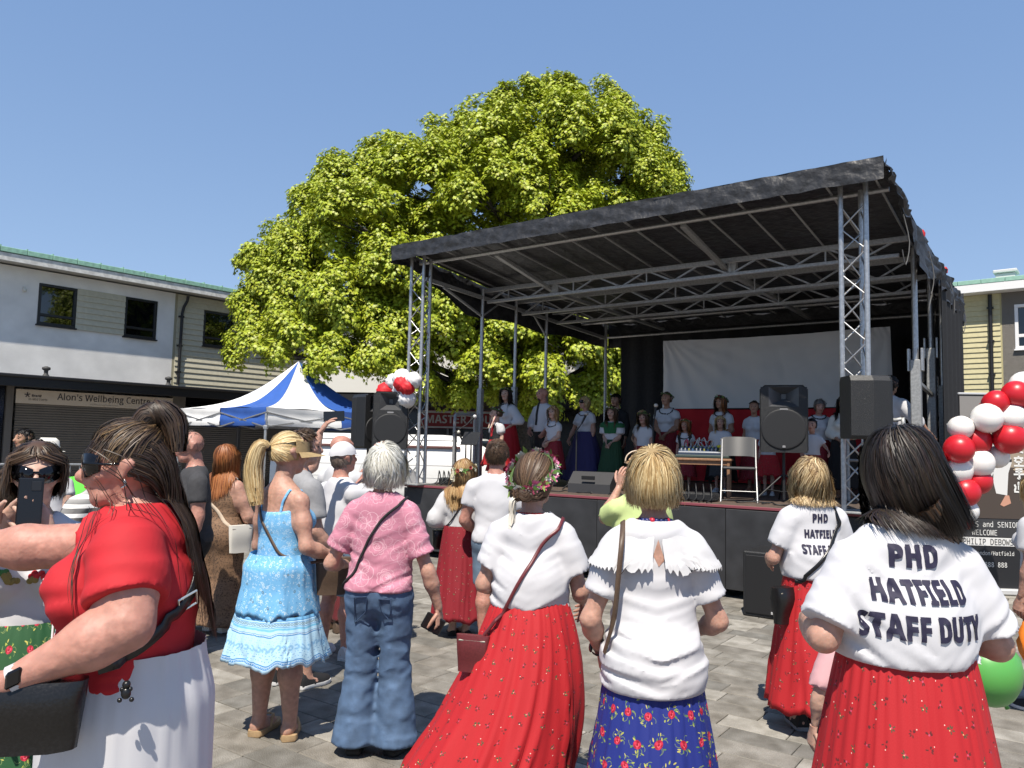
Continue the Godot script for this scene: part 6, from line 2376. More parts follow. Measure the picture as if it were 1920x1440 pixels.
func van() -> void:
	var o := thing("van", "white panel van parked behind the left end of the stage", "van", Vector3(-2.5, 0, -16.8), -0.12)
	var white := mat(lin(0.70, 0.70, 0.69), 0.3)
	white.clearcoat_enabled = true
	var g := Geo.new()
	var rings := []
	for q in [[-2.4, 0.0], [-2.3, 1.0], [1.2, 1.0], [1.9, 0.93], [2.6, 0.5], [2.75, 0.1]]:
		var top: float = 0.95 + 0.82 * q[1] if q[1] > 0.05 else 1.6
		var r := PackedVector3Array()
		for p in [Vector2(0.86, 0.35), Vector2(0.92, 0.6), Vector2(0.92, 1.05), Vector2(0.86, top - 0.12), Vector2(0.72, top), Vector2(-0.72, top), Vector2(-0.86, top - 0.12), Vector2(-0.92, 1.05), Vector2(-0.92, 0.6), Vector2(-0.86, 0.35)]:
			r.append(Vector3(q[0], p.y, p.x))
		rings.append(r)
	g.skin(rings)
	part("body", g.mesh(), white, o)
	g = Geo.new()
	g.box(Vector3(-0.4, 1.52, 0.90), Vector3(4.0, 0.05, 0.05), 0.01)
	part("side_stripe", g.mesh(), mat(lin(0.12, 0.05, 0.045), 0.5), o)
	g = Geo.new()
	for y in [1.66, 1.15, 0.9, 0.78]: g.box(Vector3(-0.3, y, 0.915 - maxf(0.0, y - 1.05) * 0.09), Vector3(4.0, 0.018, 0.02), 0.004)
	part("body_rib", g.mesh(), mat(lin(0.5, 0.5, 0.5), 0.4), o)
	for x in [-1.5, 1.7]:
		for s in [-0.78, 0.78]:
			var wheel := sub("wheel", o, Vector3(x, 0.34, s))
			wheel.rotation.x = PI / 2
			g = Geo.new()
			g.lathe(Vector3(0, -0.1, 0), [Vector2(0.2, 0), Vector2(0.33, 0.0), Vector2(0.34, 0.04), Vector2(0.34, 0.16), Vector2(0.33, 0.2), Vector2(0.2, 0.2)], 20)
			part("tyre", g.mesh(), mat(lin(0.012, 0.012, 0.012), 0.8), wheel)
			g = Geo.new()
			g.lathe(Vector3(0, -0.08, 0), [Vector2(0.0, 0), Vector2(0.21, 0.0), Vector2(0.21, 0.16), Vector2(0.0, 0.17)], 16)
			part("rim", g.mesh(), mat(lin(0.3, 0.3, 0.3), 0.4, 0.7), wheel)
	g = Geo.new()
	g.box(Vector3(2.05, 1.42, 0), Vector3(0.55, 0.5, 1.62), 0.05)
	part("windscreen", g.mesh(), mat(lin(0.01, 0.012, 0.014), 0.08), o)

# ---------------------------------------------------------------- printed cloth
func put(im: Image, x: int, y: int, c: Color) -> void:
	im.set_pixel(posmod(x, im.get_width()), posmod(y, im.get_height()), c)

func disc(im: Image, cx: float, cy: float, rx: float, ry: float, c: Color, rot := 0.0) -> void:
	var r := int(ceil(maxf(rx, ry)))
	for y in range(-r, r + 1):
		for x in range(-r, r + 1):
			var v := Vector2(x, y).rotated(-rot)
			if (v.x / rx) * (v.x / rx) + (v.y / ry) * (v.y / ry) <= 1.0: put(im, int(cx) + x, int(cy) + y, c)

func arc(im: Image, cx: float, cy: float, r: float, a0: float, a1: float, w: float, c: Color, sq := 1.0, rot := 0.0) -> void:
	var n := int(maxf(6.0, r * absf(a1 - a0) * 1.2))
	for i in n + 1:
		var a := lerpf(a0, a1, float(i) / n)
		var v := Vector2(cos(a) * r, sin(a) * r * sq).rotated(rot)
		disc(im, cx + v.x, cy + v.y, w, w, c)

func cloth(im: Image, rough := 0.85, tri := 0.0) -> StandardMaterial3D:
	var m := mat(Color.WHITE, rough)
	m.albedo_texture = ImageTexture.create_from_image(im)
	if tri > 0.0:
		m.uv1_triplanar = true
		m.uv1_scale = Vector3.ONE * tri
	m.normal_enabled = true
	m.normal_texture = bumptex(201, 0.3, 3.0, 256, 2)
	m.normal_scale = 0.06
	return m

var cl := {}

func make_cloth() -> void:
	var rs := RandomNumberGenerator.new()
	rs.seed = 31
	# small flowers on red, two reds
	for k in 2:
		var base: Color = [lin(0.40, 0.009, 0.014), lin(0.22, 0.007, 0.016)][k]
		var im := Image.create(384, 384, false, Image.FORMAT_RGB8)
		im.fill(base)
		for i in 46:
			var c := Vector2((i % 7) * 55 + rs.randf_range(-14, 14), (i / 7) * 55 + rs.randf_range(-14, 14))
			var dk := lin(0.10, 0.012, 0.012) if i % 3 else lin(0.05, 0.07, 0.03)
			for p in 6:
				var a := rs.randf() * TAU
				disc(im, c.x + cos(a) * 7, c.y + sin(a) * 7, 4.0, 1.7, dk, a)
			if i % 2 == 0: disc(im, c.x, c.y, 2.5, 2.5, lin(0.5, 0.06, 0.13))
			if i % 3 == 0:
				disc(im, c.x + 3, c.y + 2, 1.5, 1.5, lin(0.6, 0.5, 0.2))
			if i % 2 == 1: disc(im, c.x + rs.randf_range(-18, 18), c.y + rs.randf_range(-18, 18), 1.7, 1.7, lin(0.7, 0.6, 0.5))
		cl["red%d" % k] = cloth(im, 0.75)
	# roses on blue and on green
	for k in 2:
		var im := Image.create(512, 512, false, Image.FORMAT_RGB8)
		im.fill([lin(0.010, 0.022, 0.19), lin(0.010, 0.075, 0.022)][k])
		for i in 16:
			var c := Vector2((i % 4) * 128 + (64 if (i / 4) % 2 else 0) + rs.randf_range(-14, 14), (i / 4) * 128 + rs.randf_range(-16, 16))
			for p in 9:
				var a := rs.randf() * TAU
				var r := rs.randf_range(26, 52)
				disc(im, c.x + cos(a) * r, c.y + sin(a) * r, rs.randf_range(6, 11), rs.randf_range(2.5, 4.5), [lin(0.35, 0.38, 0.06), lin(0.10, 0.20, 0.04), lin(0.5, 0.45, 0.1)][p % 3], a + rs.randf_range(-0.8, 0.8))
			for p in 5:
				var a := rs.randf() * TAU
				arc(im, c.x + cos(a) * 34, c.y + sin(a) * 34, 16, a, a + 2.2, 1.2, lin(0.18, 0.24, 0.08))
			var sz := rs.randf_range(20, 25)
			disc(im, c.x, c.y, sz, sz * 0.92, lin(0.42, 0.010, 0.035))
			for p in 6:
				var a := TAU * p / 6 + rs.randf()
				disc(im, c.x + cos(a) * sz * 0.55, c.y + sin(a) * sz * 0.55, sz * 0.42, sz * 0.3, lin(0.58, 0.03, 0.07) if p % 2 else lin(0.30, 0.006, 0.02), a)
			arc(im, c.x, c.y, sz * 0.4, 0.5, 4.0, 1.5, lin(0.70, 0.12, 0.16))
			disc(im, c.x, c.y, sz * 0.2, sz * 0.2, lin(0.22, 0.004, 0.012))
		cl["rose%d" % k] = cloth(im, 0.7)
	# white line roses on pink
	var im := Image.create(768, 768, false, Image.FORMAT_RGB8)
	im.fill(lin(0.47, 0.185, 0.255))
	var wl := lin(0.68, 0.45, 0.50)
	for i in 16:
		var c := Vector2((i % 4) * 192 + (96 if (i / 4) % 2 else 0) + rs.randf_range(-30, 30), (i / 4) * 192 + rs.randf_range(-30, 30))
		if i % 2 == 0:
			for q in 5: arc(im, c.x + rs.randf_range(-5, 5), c.y + rs.randf_range(-5, 5), 9.0 + q * 10.0, rs.randf() * 6.0, rs.randf() * 6.0 + 4.2, 1.7, wl, 0.86, 0.3)
			for q in 7:
				var a := TAU * q / 7
				arc(im, c.x + cos(a) * 46, c.y + sin(a) * 46, 22, a - 1.3, a + 1.3, 1.7, wl)
		else:
			for q in 5:
				var a := TAU * q / 5 + i
				for s in [-1, 1]:
					arc(im, c.x + cos(a + s * 0.55) * 50, c.y + sin(a + s * 0.55) * 50, 50, a + PI - s * 0.55 , a - s * 1.2 + PI * 0.5 * -s + PI * 0.5 * s, 1.6, wl)
				for t in 8: disc(im, c.x + cos(a) * t * 10, c.y + sin(a) * t * 10, 1.5, 1.5, wl)
	cl.pink = cloth(im, 0.85, 1.9)
	# small animal print
	im = Image.create(256, 256, false, Image.FORMAT_RGB8)
	im.fill(lin(0.20, 0.115, 0.065))
	for i in 260:
		var c := Vector2(rs.randf() * 256, rs.randf() * 256)
		arc(im, c.x, c.y, rs.randf_range(3, 5.5), rs.randf() * 6, rs.randf() * 6 + 3.6, 1.5, lin(0.022, 0.014, 0.010))
	cl.leopard = cloth(im, 0.8, 4.5)
	# black and white bands
	im = Image.create(8, 64, false, Image.FORMAT_RGB8)
	im.fill(lin(0.012, 0.012, 0.014))
	im.fill_rect(Rect2i(0, 0, 8, 28), lin(0.68, 0.67, 0.64))
	cl.stripes = cloth(im, 0.85, 20.0)
	cl.stripes.uv1_scale = Vector3(1, 21, 1)
	# blue sundress: sprigged cloth and a banded flounce
	var b0 := lin(0.15, 0.40, 0.66)
	var b1 := lin(0.045, 0.20, 0.46)
	var b2 := lin(0.58, 0.70, 0.76)
	im = Image.create(384, 384, false, Image.FORMAT_RGB8)
	im.fill(b0)
	for i in 520:
		var c := Vector2(rs.randf() * 384, rs.randf() * 384)
		if i % 4 == 0: arc(im, c.x, c.y, rs.randf_range(4, 8), rs.randf() * 6, rs.randf() * 6 + 4, 1.2, b2)
		else: disc(im, c.x, c.y, rs.randf_range(2, 5), 1.5, b2 if i % 3 else b1, rs.randf() * 3)
	for i in 9: 
		var c := Vector2(rs.randf() * 384, rs.randf() * 384)
		arc(im, c.x, c.y, 6, 0, TAU, 1.6, lin(0.10, 0.13, 0.14))
	cl.sprig = cloth(im, 0.8, 3.2)
	cl.sprig_uv = cloth(im, 0.8)
	im = Image.create(512, 512, false, Image.FORMAT_RGB8)
	im.fill(lin(0.40, 0.62, 0.78))
	for q in [[0, 26, b0], [26, 8, b1], [48, 6, b1], [92, 6, b1], [106, 22, lin(0.16, 0.45, 0.66)], [160, 26, b1], [166, 6, b2], [440, 44, b1], [452, 5, b2], [478, 5, b2], [500, 12, b2]]:
		im.fill_rect(Rect2i(0, q[0], 512, q[1]), q[2])
	for i in 16: arc(im, i * 32 + 16, 71, 11, 0, TAU, 2.5, lin(0.03, 0.05, 0.07))
	for i in 32: disc(im, i * 16 + 8, 173, 3, 5, b2, 0.5)
	for i in 32: disc(im, i * 16 + 8, 464, 3, 6, b2, -0.5)
	for i in 8:
		var c := Vector2(i * 64 + 32, 310)
		for q in 3: arc(im, c.x, c.y, 12.0 + q * 9.0, 0.3 * i, 0.3 * i + 5.0, 2.2, b1 if q % 2 else b0)
		for q in 6:
			disc(im, c.x + cos(q * 1.05) * 26, c.y + 70 + sin(q * 1.05) * 30, 7, 2.5, b1, q * 1.05)
			disc(im, c.x + cos(q * 1.05 + 0.4) * 24, c.y - 70 + sin(q * 1.05) * 28, 6, 2.2, b0, q * 1.05)
	cl.flounce = cloth(im, 0.8)
	# plain cloths
	var weave: Texture2D = null
	cl.white = mottled(lin(0.49, 0.49, 0.515), lin(0.53, 0.53, 0.555), 212, 0.02, 2.0, 0.9, weave, 0.2)
	cl.white2 = mottled(lin(0.45, 0.45, 0.465), lin(0.50, 0.50, 0.515), 213, 0.02, 2.0, 0.9, weave, 0.2)
	cl.ivory = mottled(lin(0.60, 0.58, 0.52), lin(0.66, 0.64, 0.58), 214, 0.02, 2.0, 0.9, weave, 0.2)
	cl.red = mottled(lin(0.39, 0.007, 0.013), lin(0.46, 0.010, 0.018), 215, 0.02, 2.0, 0.8, weave, 0.2)
	cl.grey = mottled(lin(0.22, 0.22, 0.23), lin(0.29, 0.29, 0.30), 216, 0.06, 2.0, 0.9, weave, 0.3)
	cl.char = mottled(lin(0.03, 0.03, 0.033), lin(0.05, 0.05, 0.055), 217, 0.06, 2.0, 0.9, weave, 0.3)
	cl.black = mottled(lin(0.008, 0.008, 0.009), lin(0.014, 0.014, 0.016), 218, 0.06, 2.0, 0.8, weave, 0.3)
	cl.lime = mottled(lin(0.48, 0.58, 0.22), lin(0.54, 0.65, 0.27), 219, 0.03, 2.0, 0.9, weave, 0.2)
	cl.denim = mottled(lin(0.035, 0.075, 0.155), lin(0.095, 0.165, 0.29), 220, 0.03, 1.6, 0.85, bumptex(221, 0.4, 4.0), 0.12)
	cl.denim2 = mottled(lin(0.10, 0.16, 0.24), lin(0.18, 0.26, 0.36), 222, 0.03, 1.6, 0.85, weave, 0.5)
	cl.leather = mottled(lin(0.006, 0.006, 0.007), lin(0.012, 0.012, 0.013), 223, 0.1, 3.0, 0.32, bumptex(224, 0.15, 4.0), 0.12)
	cl.maroon = mottled(lin(0.11, 0.018, 0.02), lin(0.15, 0.026, 0.03), 225, 0.1, 3.0, 0.4)
	cl.brown = mottled(lin(0.07, 0.042, 0.028), lin(0.11, 0.07, 0.045), 226, 0.1, 3.0, 0.5)
	cl.navy = mottled(lin(0.025, 0.022, 0.09), lin(0.04, 0.033, 0.13), 227, 0.1, 3.0, 0.8)
	cl.dgreen = mottled(lin(0.012, 0.05, 0.02), lin(0.02, 0.075, 0.03), 228, 0.1, 3.0, 0.8)
	cl.straw = mottled(lin(0.36, 0.24, 0.10), lin(0.52, 0.37, 0.18), 229, 0.25, 5.0, 0.8, bumptex(230, 0.25, 9.0), 1.0)
	cl.rubber = mat(lin(0.012, 0.012, 0.012), 0.6)
	cl.sole = mat(lin(0.6, 0.6, 0.6), 0.7)

# ---------------------------------------------------------------- things people wear or hold
func sunglasses(P: Person, wide := 1.0) -> void:
	var q := P.hr
	var m := mat(lin(0.004, 0.004, 0.005), 0.08)
	for s in [1, -1]:
		var g := Geo.new()
		var rings := []
		for i in 9:                                   # a lens curved round to the temple
			var t := float(i) / 8
			var an := lerpf(0.10, 1.02, t)
			var hh: float = q.y * 0.30 * wide * (0.72 + 0.28 * sin(t * PI)) 
			var c := Vector3(sin(an) * q.x * 1.04 * s, q.y * (0.0 + 0.05 * t), -cos(an) * q.z * 1.12)
			var n := Vector3(sin(an) * s, 0, -cos(an)) * 0.003
			var up := Vector3(0, hh, 0)
			var lowv := Vector3(0, hh * (1.0 - 0.35 * t), 0)
			var ring := PackedVector3Array()
			for p in [c + up + n, c - lowv + n, c - lowv - n, c + up - n]: ring.append(P.hc + P.hb * p)
			rings.append(ring)
		g.skin(rings)
		part("sunglass_lens", g.mesh(), m, P.node)
		g = Geo.new()
		g.tube([P.hc + P.hb * (Vector3(0.84 * s, 0.1, -0.98) * q), P.hc + P.hb * (Vector3(1.0 * s, 0.08, -0.5) * q), P.hc + P.hb * (Vector3(1.02 * s, 0.08, 0.1) * q)], 0.004, 6)
		part("sunglass_arm", g.mesh(), m, P.node)
	var g := Geo.new()
	g.cyl(P.hc + P.hb * (Vector3(-0.1, 0.12, -1.08) * q), P.hc + P.hb * (Vector3(0.1, 0.12, -1.08) * q), 0.004, 6)
	part("sunglass_bridge", g.mesh(), m, P.node)

func phone_at(P: Person, label: String, c: Vector3, b: Basis, size := Vector3(0.072, 0.15, 0.009)) -> void:
	var o := thing("phone", label, "phone", P.node.transform * c)
	o.basis = P.node.basis * b
	var g := Geo.new()
	g.box(Vector3.ZERO, size, 0.004)
	part("case", g.mesh(), mat(lin(0.006, 0.006, 0.007), 0.25), o)
	g = Geo.new()
	g.box(Vector3(0, 0, size.z * 0.5 + 0.0006), Vector3(size.x * 0.92, size.y * 0.95, 0.001))
	part("screen", g.mesh(), mat(lin(0.008, 0.008, 0.010), 0.06), o)
	g = Geo.new()
	g.box(Vector3(-size.x * 0.22, size.y * 0.32, -size.z * 0.5 - 0.001), Vector3(0.028, 0.03, 0.003), 0.001)
	part("camera_bump", g.mesh(), mat(lin(0.012, 0.012, 0.013), 0.3), o)

func bag(P: Person, label: String, c: Vector3, size: Vector3, yaw: float, m: Material, path: Array, sw: float, sm: Material, droop := 0.2, free := 0) -> Node3D:
	var o := thing("shoulder_bag", label, "bag", P.node.position, P.node.rotation.y)
	var g := Geo.new()
	var rings := []
	var b := Basis(Vector3.UP, yaw)
	for i in 7:
		var t := float(i) / 6
		var k := 0.5 + 0.5 * sin(clampf(t * 1.15 + 0.12, 0, 1) * PI)
		var ring := PackedVector3Array()
		for j in 14:
			var a := TAU * j / 14
			var sx := signf(cos(a)) * pow(absf(cos(a)), 0.5)
			var sz := signf(sin(a)) * pow(absf(sin(a)), 0.6)
			ring.append(c + b * Vector3(sx * size.x * 0.5 * (0.86 + 0.14 * (1.0 - t)), size.y * (0.5 - t) - (droop * size.y * 0.2 * cos(sx * 1.4) if i > 3 else 0.0), sz * size.z * 0.5 * k))
		rings.append(ring)
	g.skin(rings)
	part("pouch", g.mesh(), m, o)
	g = Geo.new()
	g.xf = Transform3D(b, c)
	g.box(Vector3(0, size.y * 0.36, size.z * 0.36), Vector3(size.x * 0.8, 0.008, 0.006), 0.002)
	part("zip", g.mesh(), mat(lin(0.3, 0.28, 0.24), 0.4, 0.6), o)
	strap(P, path, sw, sm, 0.005, 0.003, "strap", o, free)
	return o

# ring of small flowers and leaves round the head
func wreath(P: Person, n: int, cols: Array, size: float, tilt := 0.25, y := 0.42, leaves := true) -> void:
	var w := sub("flower_wreath", P.node)
	rng.seed = 300 + P.node.get_index()
	var q := P.hr * 1.16
	var b := P.hb * Basis(Vector3.RIGHT, tilt)
	var ringp := func(a: float) -> Vector3:
		return P.hc + b * Vector3(cos(a) * q.x * 1.02, q.y * y, sin(a) * q.z * 1.04)
	var g := Geo.new()
	var pts := []
	for i in 25: pts.append(ringp.call(TAU * i / 24))
	g.tube(pts, 0.008, 6)
	part("stem", g.mesh(), mat(lin(0.06, 0.11, 0.03), 0.8), w)
	var petal := {}
	for i in n:
		var a := TAU * i / n + rng.randf_range(-0.1, 0.1)
		var p: Vector3 = ringp.call(a)
		var out := (p - P.hc).normalized()
		p += out * rng.randf_range(0.0, 0.012) + Vector3(0, rng.randf_range(-0.012, 0.014), 0)
		var f := Geo.new()
		f.smooth()
		var up := out
		var x := up.cross(Vector3(0.2, 1, 0.1)).normalized()
		var z := up.cross(x)
		var s := size * rng.randf_range(0.6, 1.2)
		if leaves and i % 3 == 2:
			for k in 4:
				var d := (x * cos(k * 1.6 + i) + z * sin(k * 1.6 + i) + up * 0.5).normalized()
				var e := d.cross(up).normalized() * s * 0.3
				f.quad(p, p + d * s * 0.7 + e, p + d * s * 1.5, p + d * s * 0.7 - e)
			part("leaf", f.mesh(), mat([lin(0.10, 0.22, 0.04), lin(0.22, 0.32, 0.07)][i % 2], 0.7), w)
		else:
			for ly in 2:
				for k in 6:
					var aa := TAU * (k + 0.5 * ly) / 6
					var d := (x * cos(aa) + z * sin(aa) + up * (0.35 + 0.6 * ly)).normalized()
					var e := d.cross(up).normalized() * s * 0.36
					var r := s * (1.0 - 0.35 * ly)
					f.quad(p, p + d * r * 0.6 + e, p + d * r + up * 0.003, p + d * r * 0.6 - e)
			part("flower", f.mesh(), mat(cols[i % cols.size()], 0.7), w)

func beads(P: Person, r: float, col: Color, size := 0.007, drop := 0.02, n := 26) -> void:
	var g := Geo.new()
	var c: Vector3 = P.torso[3][0] + Vector3(0, 0.035 * P.h, -0.01)
	for i in n:
		var a := TAU * i / n
		var p := c + Vector3(cos(a) * r, -drop * (1.0 - sin(a)) , sin(a) * r * 0.85)
		p = P.top.snap(p, size * 0.7) if P.top else p
		g.ball(p, Vector3.ONE * size, 5)
	part("bead_necklace", g.mesh(), mat(col, 0.4), P.node)

const BLONDE := [Color(0.42, 0.29, 0.13), Color(0.54, 0.40, 0.20), Color(0.62, 0.49, 0.27), Color(0.33, 0.21, 0.085)]
const BRUNETTE := [Color(0.035, 0.02, 0.012), Color(0.06, 0.036, 0.02), Color(0.025, 0.014, 0.009)]
const BROWN := [Color(0.09, 0.05, 0.026), Color(0.13, 0.08, 0.045), Color(0.06, 0.035, 0.02)]
const DARK := [Color(0.010, 0.007, 0.006), Color(0.016, 0.011, 0.009), Color(0.022, 0.014, 0.010)]
const GINGER := [Color(0.26, 0.085, 0.022), Color(0.34, 0.13, 0.04), Color(0.18, 0.055, 0.015)]
const WHITEHAIR := [Color(0.66, 0.64, 0.56), Color(0.74, 0.73, 0.68), Color(0.56, 0.54, 0.46)]

# ---------------------------------------------------------------- the crowd
func crowd() -> void:
	make_cloth()
	var ink := mat(lin(0.012, 0.010, 0.035), 0.7)
	var P: Person
	var o: Node3D
	var g: Geo

	# --- woman in the red top, facing left
	P = person("woman in red top and white skirt facing left, long dark hair, sunglasses", Vector3(-1.06, 0, -2.22), 106, 1.68, {"head_shift": Vector3(0, -0.045, -0.015), "head": 0.95,
		"w": 1.14, "belly": 1.26, "hip": 1.3, "bust": 1.5, "tummy": 1.05, "arm": 1.55, "shoulder": 0.1, "flat": 1.1, "skin": 3, "cell": 0.010, "head_cell": 0.005, "turn": 2, "nod": -2, "hand": 0.85,
		"la": [Vector3(-0.26, 1.13, 0.04), Vector3(-0.28, 1.01, -0.21)], "ra": [Vector3(0.22, 1.265, -0.24), Vector3(0.25, 1.26, -0.55)],
		"hand_l": [Vector3(0.1, -0.25, -1), Vector3(-1, 0.2, 0), 0.4], "hand_r": [Vector3(-0.2, 0, -1), Vector3(0, 1, 0), 0.5]})
	shirt(P, cl.red, {"hem": 0.558, "hem_back": 0.0, "sleeve": 0.66, "off": 0.016, "fold": 0.022, "fscale": Vector3(2.2, 11, 2.2), "flow": 1.05, "neck": 0.05, "scoop": 0.01})
	skirt(P, cl.white, {"top": 0.61, "hem": 0.2, "r0": 0.116, "r1": 0.140, "rh": 0.134, "flat": 0.98, "folds": 9, "amp": 0.012, "rows": 30})
	hair(P, {"col": BRUNETTE, "n": 8000, "len": 0.52, "whorl": Vector3(0, 0.5, -0.85), "wild": 1.0, "lift": 0.24, "wave": 0.12, "wave_f": 20, "grav": 0.2, "messy": 0.2, "face_y": 1.0, "face_z": 0.0, "wind": Vector3(0, 0, 0.2), "low": -0.3, "width": 0.0024, "tip": Color(0.05, 0.03, 0.02)})
	hair(P, {"col": [Color(0.035, 0.02, 0.012), Color(0.12, 0.075, 0.035), Color(0.06, 0.035, 0.02)], "n": 2600, "len": 0.16, "whorl": Vector3(0, 0.2, -1), "gather": Vector3(0.0, 1.0, 0.75), "wild": 1.0, "lift": 0.28, "face_y": 0.42, "face_z": -0.45, "low": 0.02, "fringe": true, "cap": 0.0, "messy": 0.3, "wave": 0.2, "width": 0.0025}, "hair_half_up")
	lock(P, [P.hc + P.hb * (Vector3(0, 0.9, 0.3) * P.hr), P.hc + P.hb * (Vector3(0, 1.32, 0.62) * P.hr), P.hc + P.hb * (Vector3(0, 1.15, 1.15) * P.hr), P.hc + P.hb * (Vector3(0, 0.2, 1.3) * P.hr)], 0.035, 0.042, BRUNETTE, 1500, 0.02, "hair_bun", 0.0028)
	hair(P, {"col": BRUNETTE, "wild": 1.0, "n": 900, "cut": 0.22, "len": 0.075, "whorl": Vector3(0, 1, 0.3), "lift": 0.16, "face_y": 2.0, "face_z": -2.0, "low": 0.5, "cap": 0.0, "fringe": true, "messy": 0.08, "grav": 0.06, "width": 0.0025}, "fringe")
	sunglasses(P, 1.12)
	face_lips(P)
	g = Geo.new()
	g.tube(smoothed([P.hc + P.hb * (Vector3(-1.02, -0.32, 0.05) * P.hr), P.hc + P.hb * (Vector3(-1.1, -0.45, 0.1) * P.hr), P.hc + P.hb * (Vector3(-1.04, -0.52, 0.0) * P.hr)], 3), 0.004, 6)
	part("earring", g.mesh(), mat(lin(0.6, 0.55, 0.5), 0.2, 0.9), P.node)
	# rickrack braid down the front of the top
	g = Geo.new()
	for i in 26:
		var y := 1.30 - i * 0.012
		var c := P.top.snap(Vector3(-0.045 + (0.012 if i % 2 else -0.012), y, -0.42), 0.003)
		var d := P.top.snap(Vector3(-0.045 + (-0.012 if i % 2 else 0.012), y - 0.012, -0.42), 0.003)
		g.tube([c, d], 0.0035, 5)
	part("braid_trim", g.mesh(), cl.white2, P.node)
	o = bag(P, "black leather shoulder bag with silver buckle and teddy charm worn by woman in red", Vector3(-0.27, 0.93, -0.16), Vector3(0.25, 0.16, 0.10), 1.5, cl.leather, [Vector3(0.12, 1.38, 0.10), Vector3(0.0, 1.29, 0.2), Vector3(-0.13, 1.15, 0.19), Vector3(-0.23, 1.06, 0.08), Vector3(-0.27, 1.03, -0.02)], 0.034, cl.leather, 0.3, 5)
	var bk := P.top.snap(Vector3(-0.14, 1.15, 0.2), 0.012)
	g = Geo.new()
	var ub := Basis(Vector3(0, 0, 1), 0.7)
	for q in [[Vector3(-0.026, 0, 0), Vector3(0.006, 0.05, 0.006)], [Vector3(0.026, 0, 0), Vector3(0.006, 0.05, 0.006)], [Vector3(0, 0.025, 0), Vector3(0.058, 0.006, 0.006)], [Vector3(0, -0.025, 0), Vector3(0.058, 0.006, 0.006)]]:
		g.box(bk + ub * Basis(Vector3.UP, -0.9) * q[0], q[1], 0.002, ub * Basis(Vector3.UP, -0.9))
	part("buckle", g.mesh(), mat(lin(0.7, 0.68, 0.62), 0.2, 0.9), o)
	g = Geo.new()
	var tb := Vector3(-0.285, 0.97, 0.05)
	g.ball(tb, Vector3(0.010, 0.015, 0.012), 7)
	g.ball(tb + Vector3(0, 0.021, 0), Vector3.ONE * 0.010, 7)
	for q in [[0.01, 0.012], [-0.01, 0.012], [0.015, -0.02], [-0.015, -0.02]]: g.ball(tb + Vector3(0, q[1] * 0.8, q[0] * 0.9), Vector3.ONE * 0.006, 6)
	part("teddy_charm", g.mesh(), cl.leather, o)
	o = thing("smart_watch", "smart watch with dark face and pale strap on the left edge wrist", "watch", P.node.position, P.node.rotation.y)
	g = Geo.new()
	var wr: Vector3 = P.arms[1][2]
	var wd: Vector3 = (wr - P.arms[1][1]).normalized()
	var wp := wr - wd * 0.02
	var wx := wd.cross(Vector3.UP).normalized()
	g.tube([wp - wd * 0.012, wp + wd * 0.012], 0.036, 16, false)
	part("strap", g.mesh(), mat(lin(0.5, 0.5, 0.52), 0.5), o)
	g = Geo.new()
	g.box(wp + wx * -0.036 + Vector3(0, 0.01, 0), Vector3(0.012, 0.04, 0.036), 0.005, Basis(wx, Vector3.UP, wd))
	part("face", g.mesh(), mat(lin(0.006, 0.006, 0.007), 0.1), o)

	# --- woman photographing towards the camera
	P = person("woman in sunglasses holding up a black phone, white top and green rose skirt", Vector3(-1.70, 0, -2.8), 206, 1.57, {
		"w": 1.08, "bust": 1.15, "arm": 1.15, "skin": 0, "cell": 0.010, "head_cell": 0.006, "turn": 4, "nod": -4,
		"ra": [Vector3(0.21, 1.10, -0.07), Vector3(0.07, 1.285, -0.24)], "la": [Vector3(-0.23, 1.11, -0.07), Vector3(-0.07, 1.275, -0.28)],
		"hand_r": [Vector3(-0.6, 0.75, -0.2), Vector3(0.4, 0.2, 0.9), 0.5], "hand_l": [Vector3(0.5, 0.8, -0.15), Vector3(-0.2, 0.1, -1), 0.75]})
	shirt(P, cl.white, {"hem": 0.58, "sleeve": 0.45, "fold": 0.008, "sleeve_off": 0.025})
	skirt(P, cl.rose1, {"top": 0.61, "hem": 0.1, "r0": 0.115, "r1": 0.25, "rh": 0.135, "tile": 0.32})
	hair(P, {"col": BROWN + BRUNETTE, "n": 3000, "width": 0.0035, "len": 0.19, "whorl": Vector3(0.1, 0.95, -0.25), "lift": 0.2, "wave": 0.15, "ends": 0.6, "face_y": 0.62, "face_z": -0.25, "cut": -0.9})
	sunglasses(P, 1.0)
	face_lips(P)
	phone_at(P, "black phone held upright in front of the woman with sunglasses", Vector3(-0.015, 1.385, -0.315), Basis(Vector3.RIGHT, 0.1))
	for q in [[-0.02, 1.2, 0], [0.03, 1.17, 1], [-0.07, 1.17, 0], [0.0, 1.12, 1], [0.06, 1.22, 2]]:
		g = Geo.new()
		for k in 6:
			var c := P.top.snap(Vector3(q[0] + cos(k * 1.05) * 0.014, q[1] + sin(k * 1.05) * 0.014, -0.35), 0.002)
			g.ball(c, Vector3(0.011, 0.011, 0.003), 5)
		part("printed_flower", g.mesh(), mat([lin(0.5, 0.02, 0.03), lin(0.25, 0.2, 0.06), lin(0.05, 0.18, 0.05)][q[2]], 0.8), P.node)

	# --- arm reaching in from the left edge
	P = person("person at the left edge in white reaching towards the woman in red", Vector3(-1.98, 0, -2.35), -95, 1.6, {"w": 1.05, "skin": 0, "cell": 0.014, "leg": 0.8,
		"ra": [Vector3(0.2, 1.12, -0.12), Vector3(0.16, 1.12, -0.38)], "la": [Vector3(-0.16, 1.05, -0.10), Vector3(-0.10, 1.0, -0.33)], "hand_r": [Vector3(0, 0, -1), Vector3(0, 1, 0), 0.6]})
	shirt(P, cl.white, {"hem": 0.5, "sleeve": 1.3, "sleeve_off": 0.03})
	trousers(P, cl.black)
	hair(P, {"col": BROWN, "n": 700, "len": 0.2})

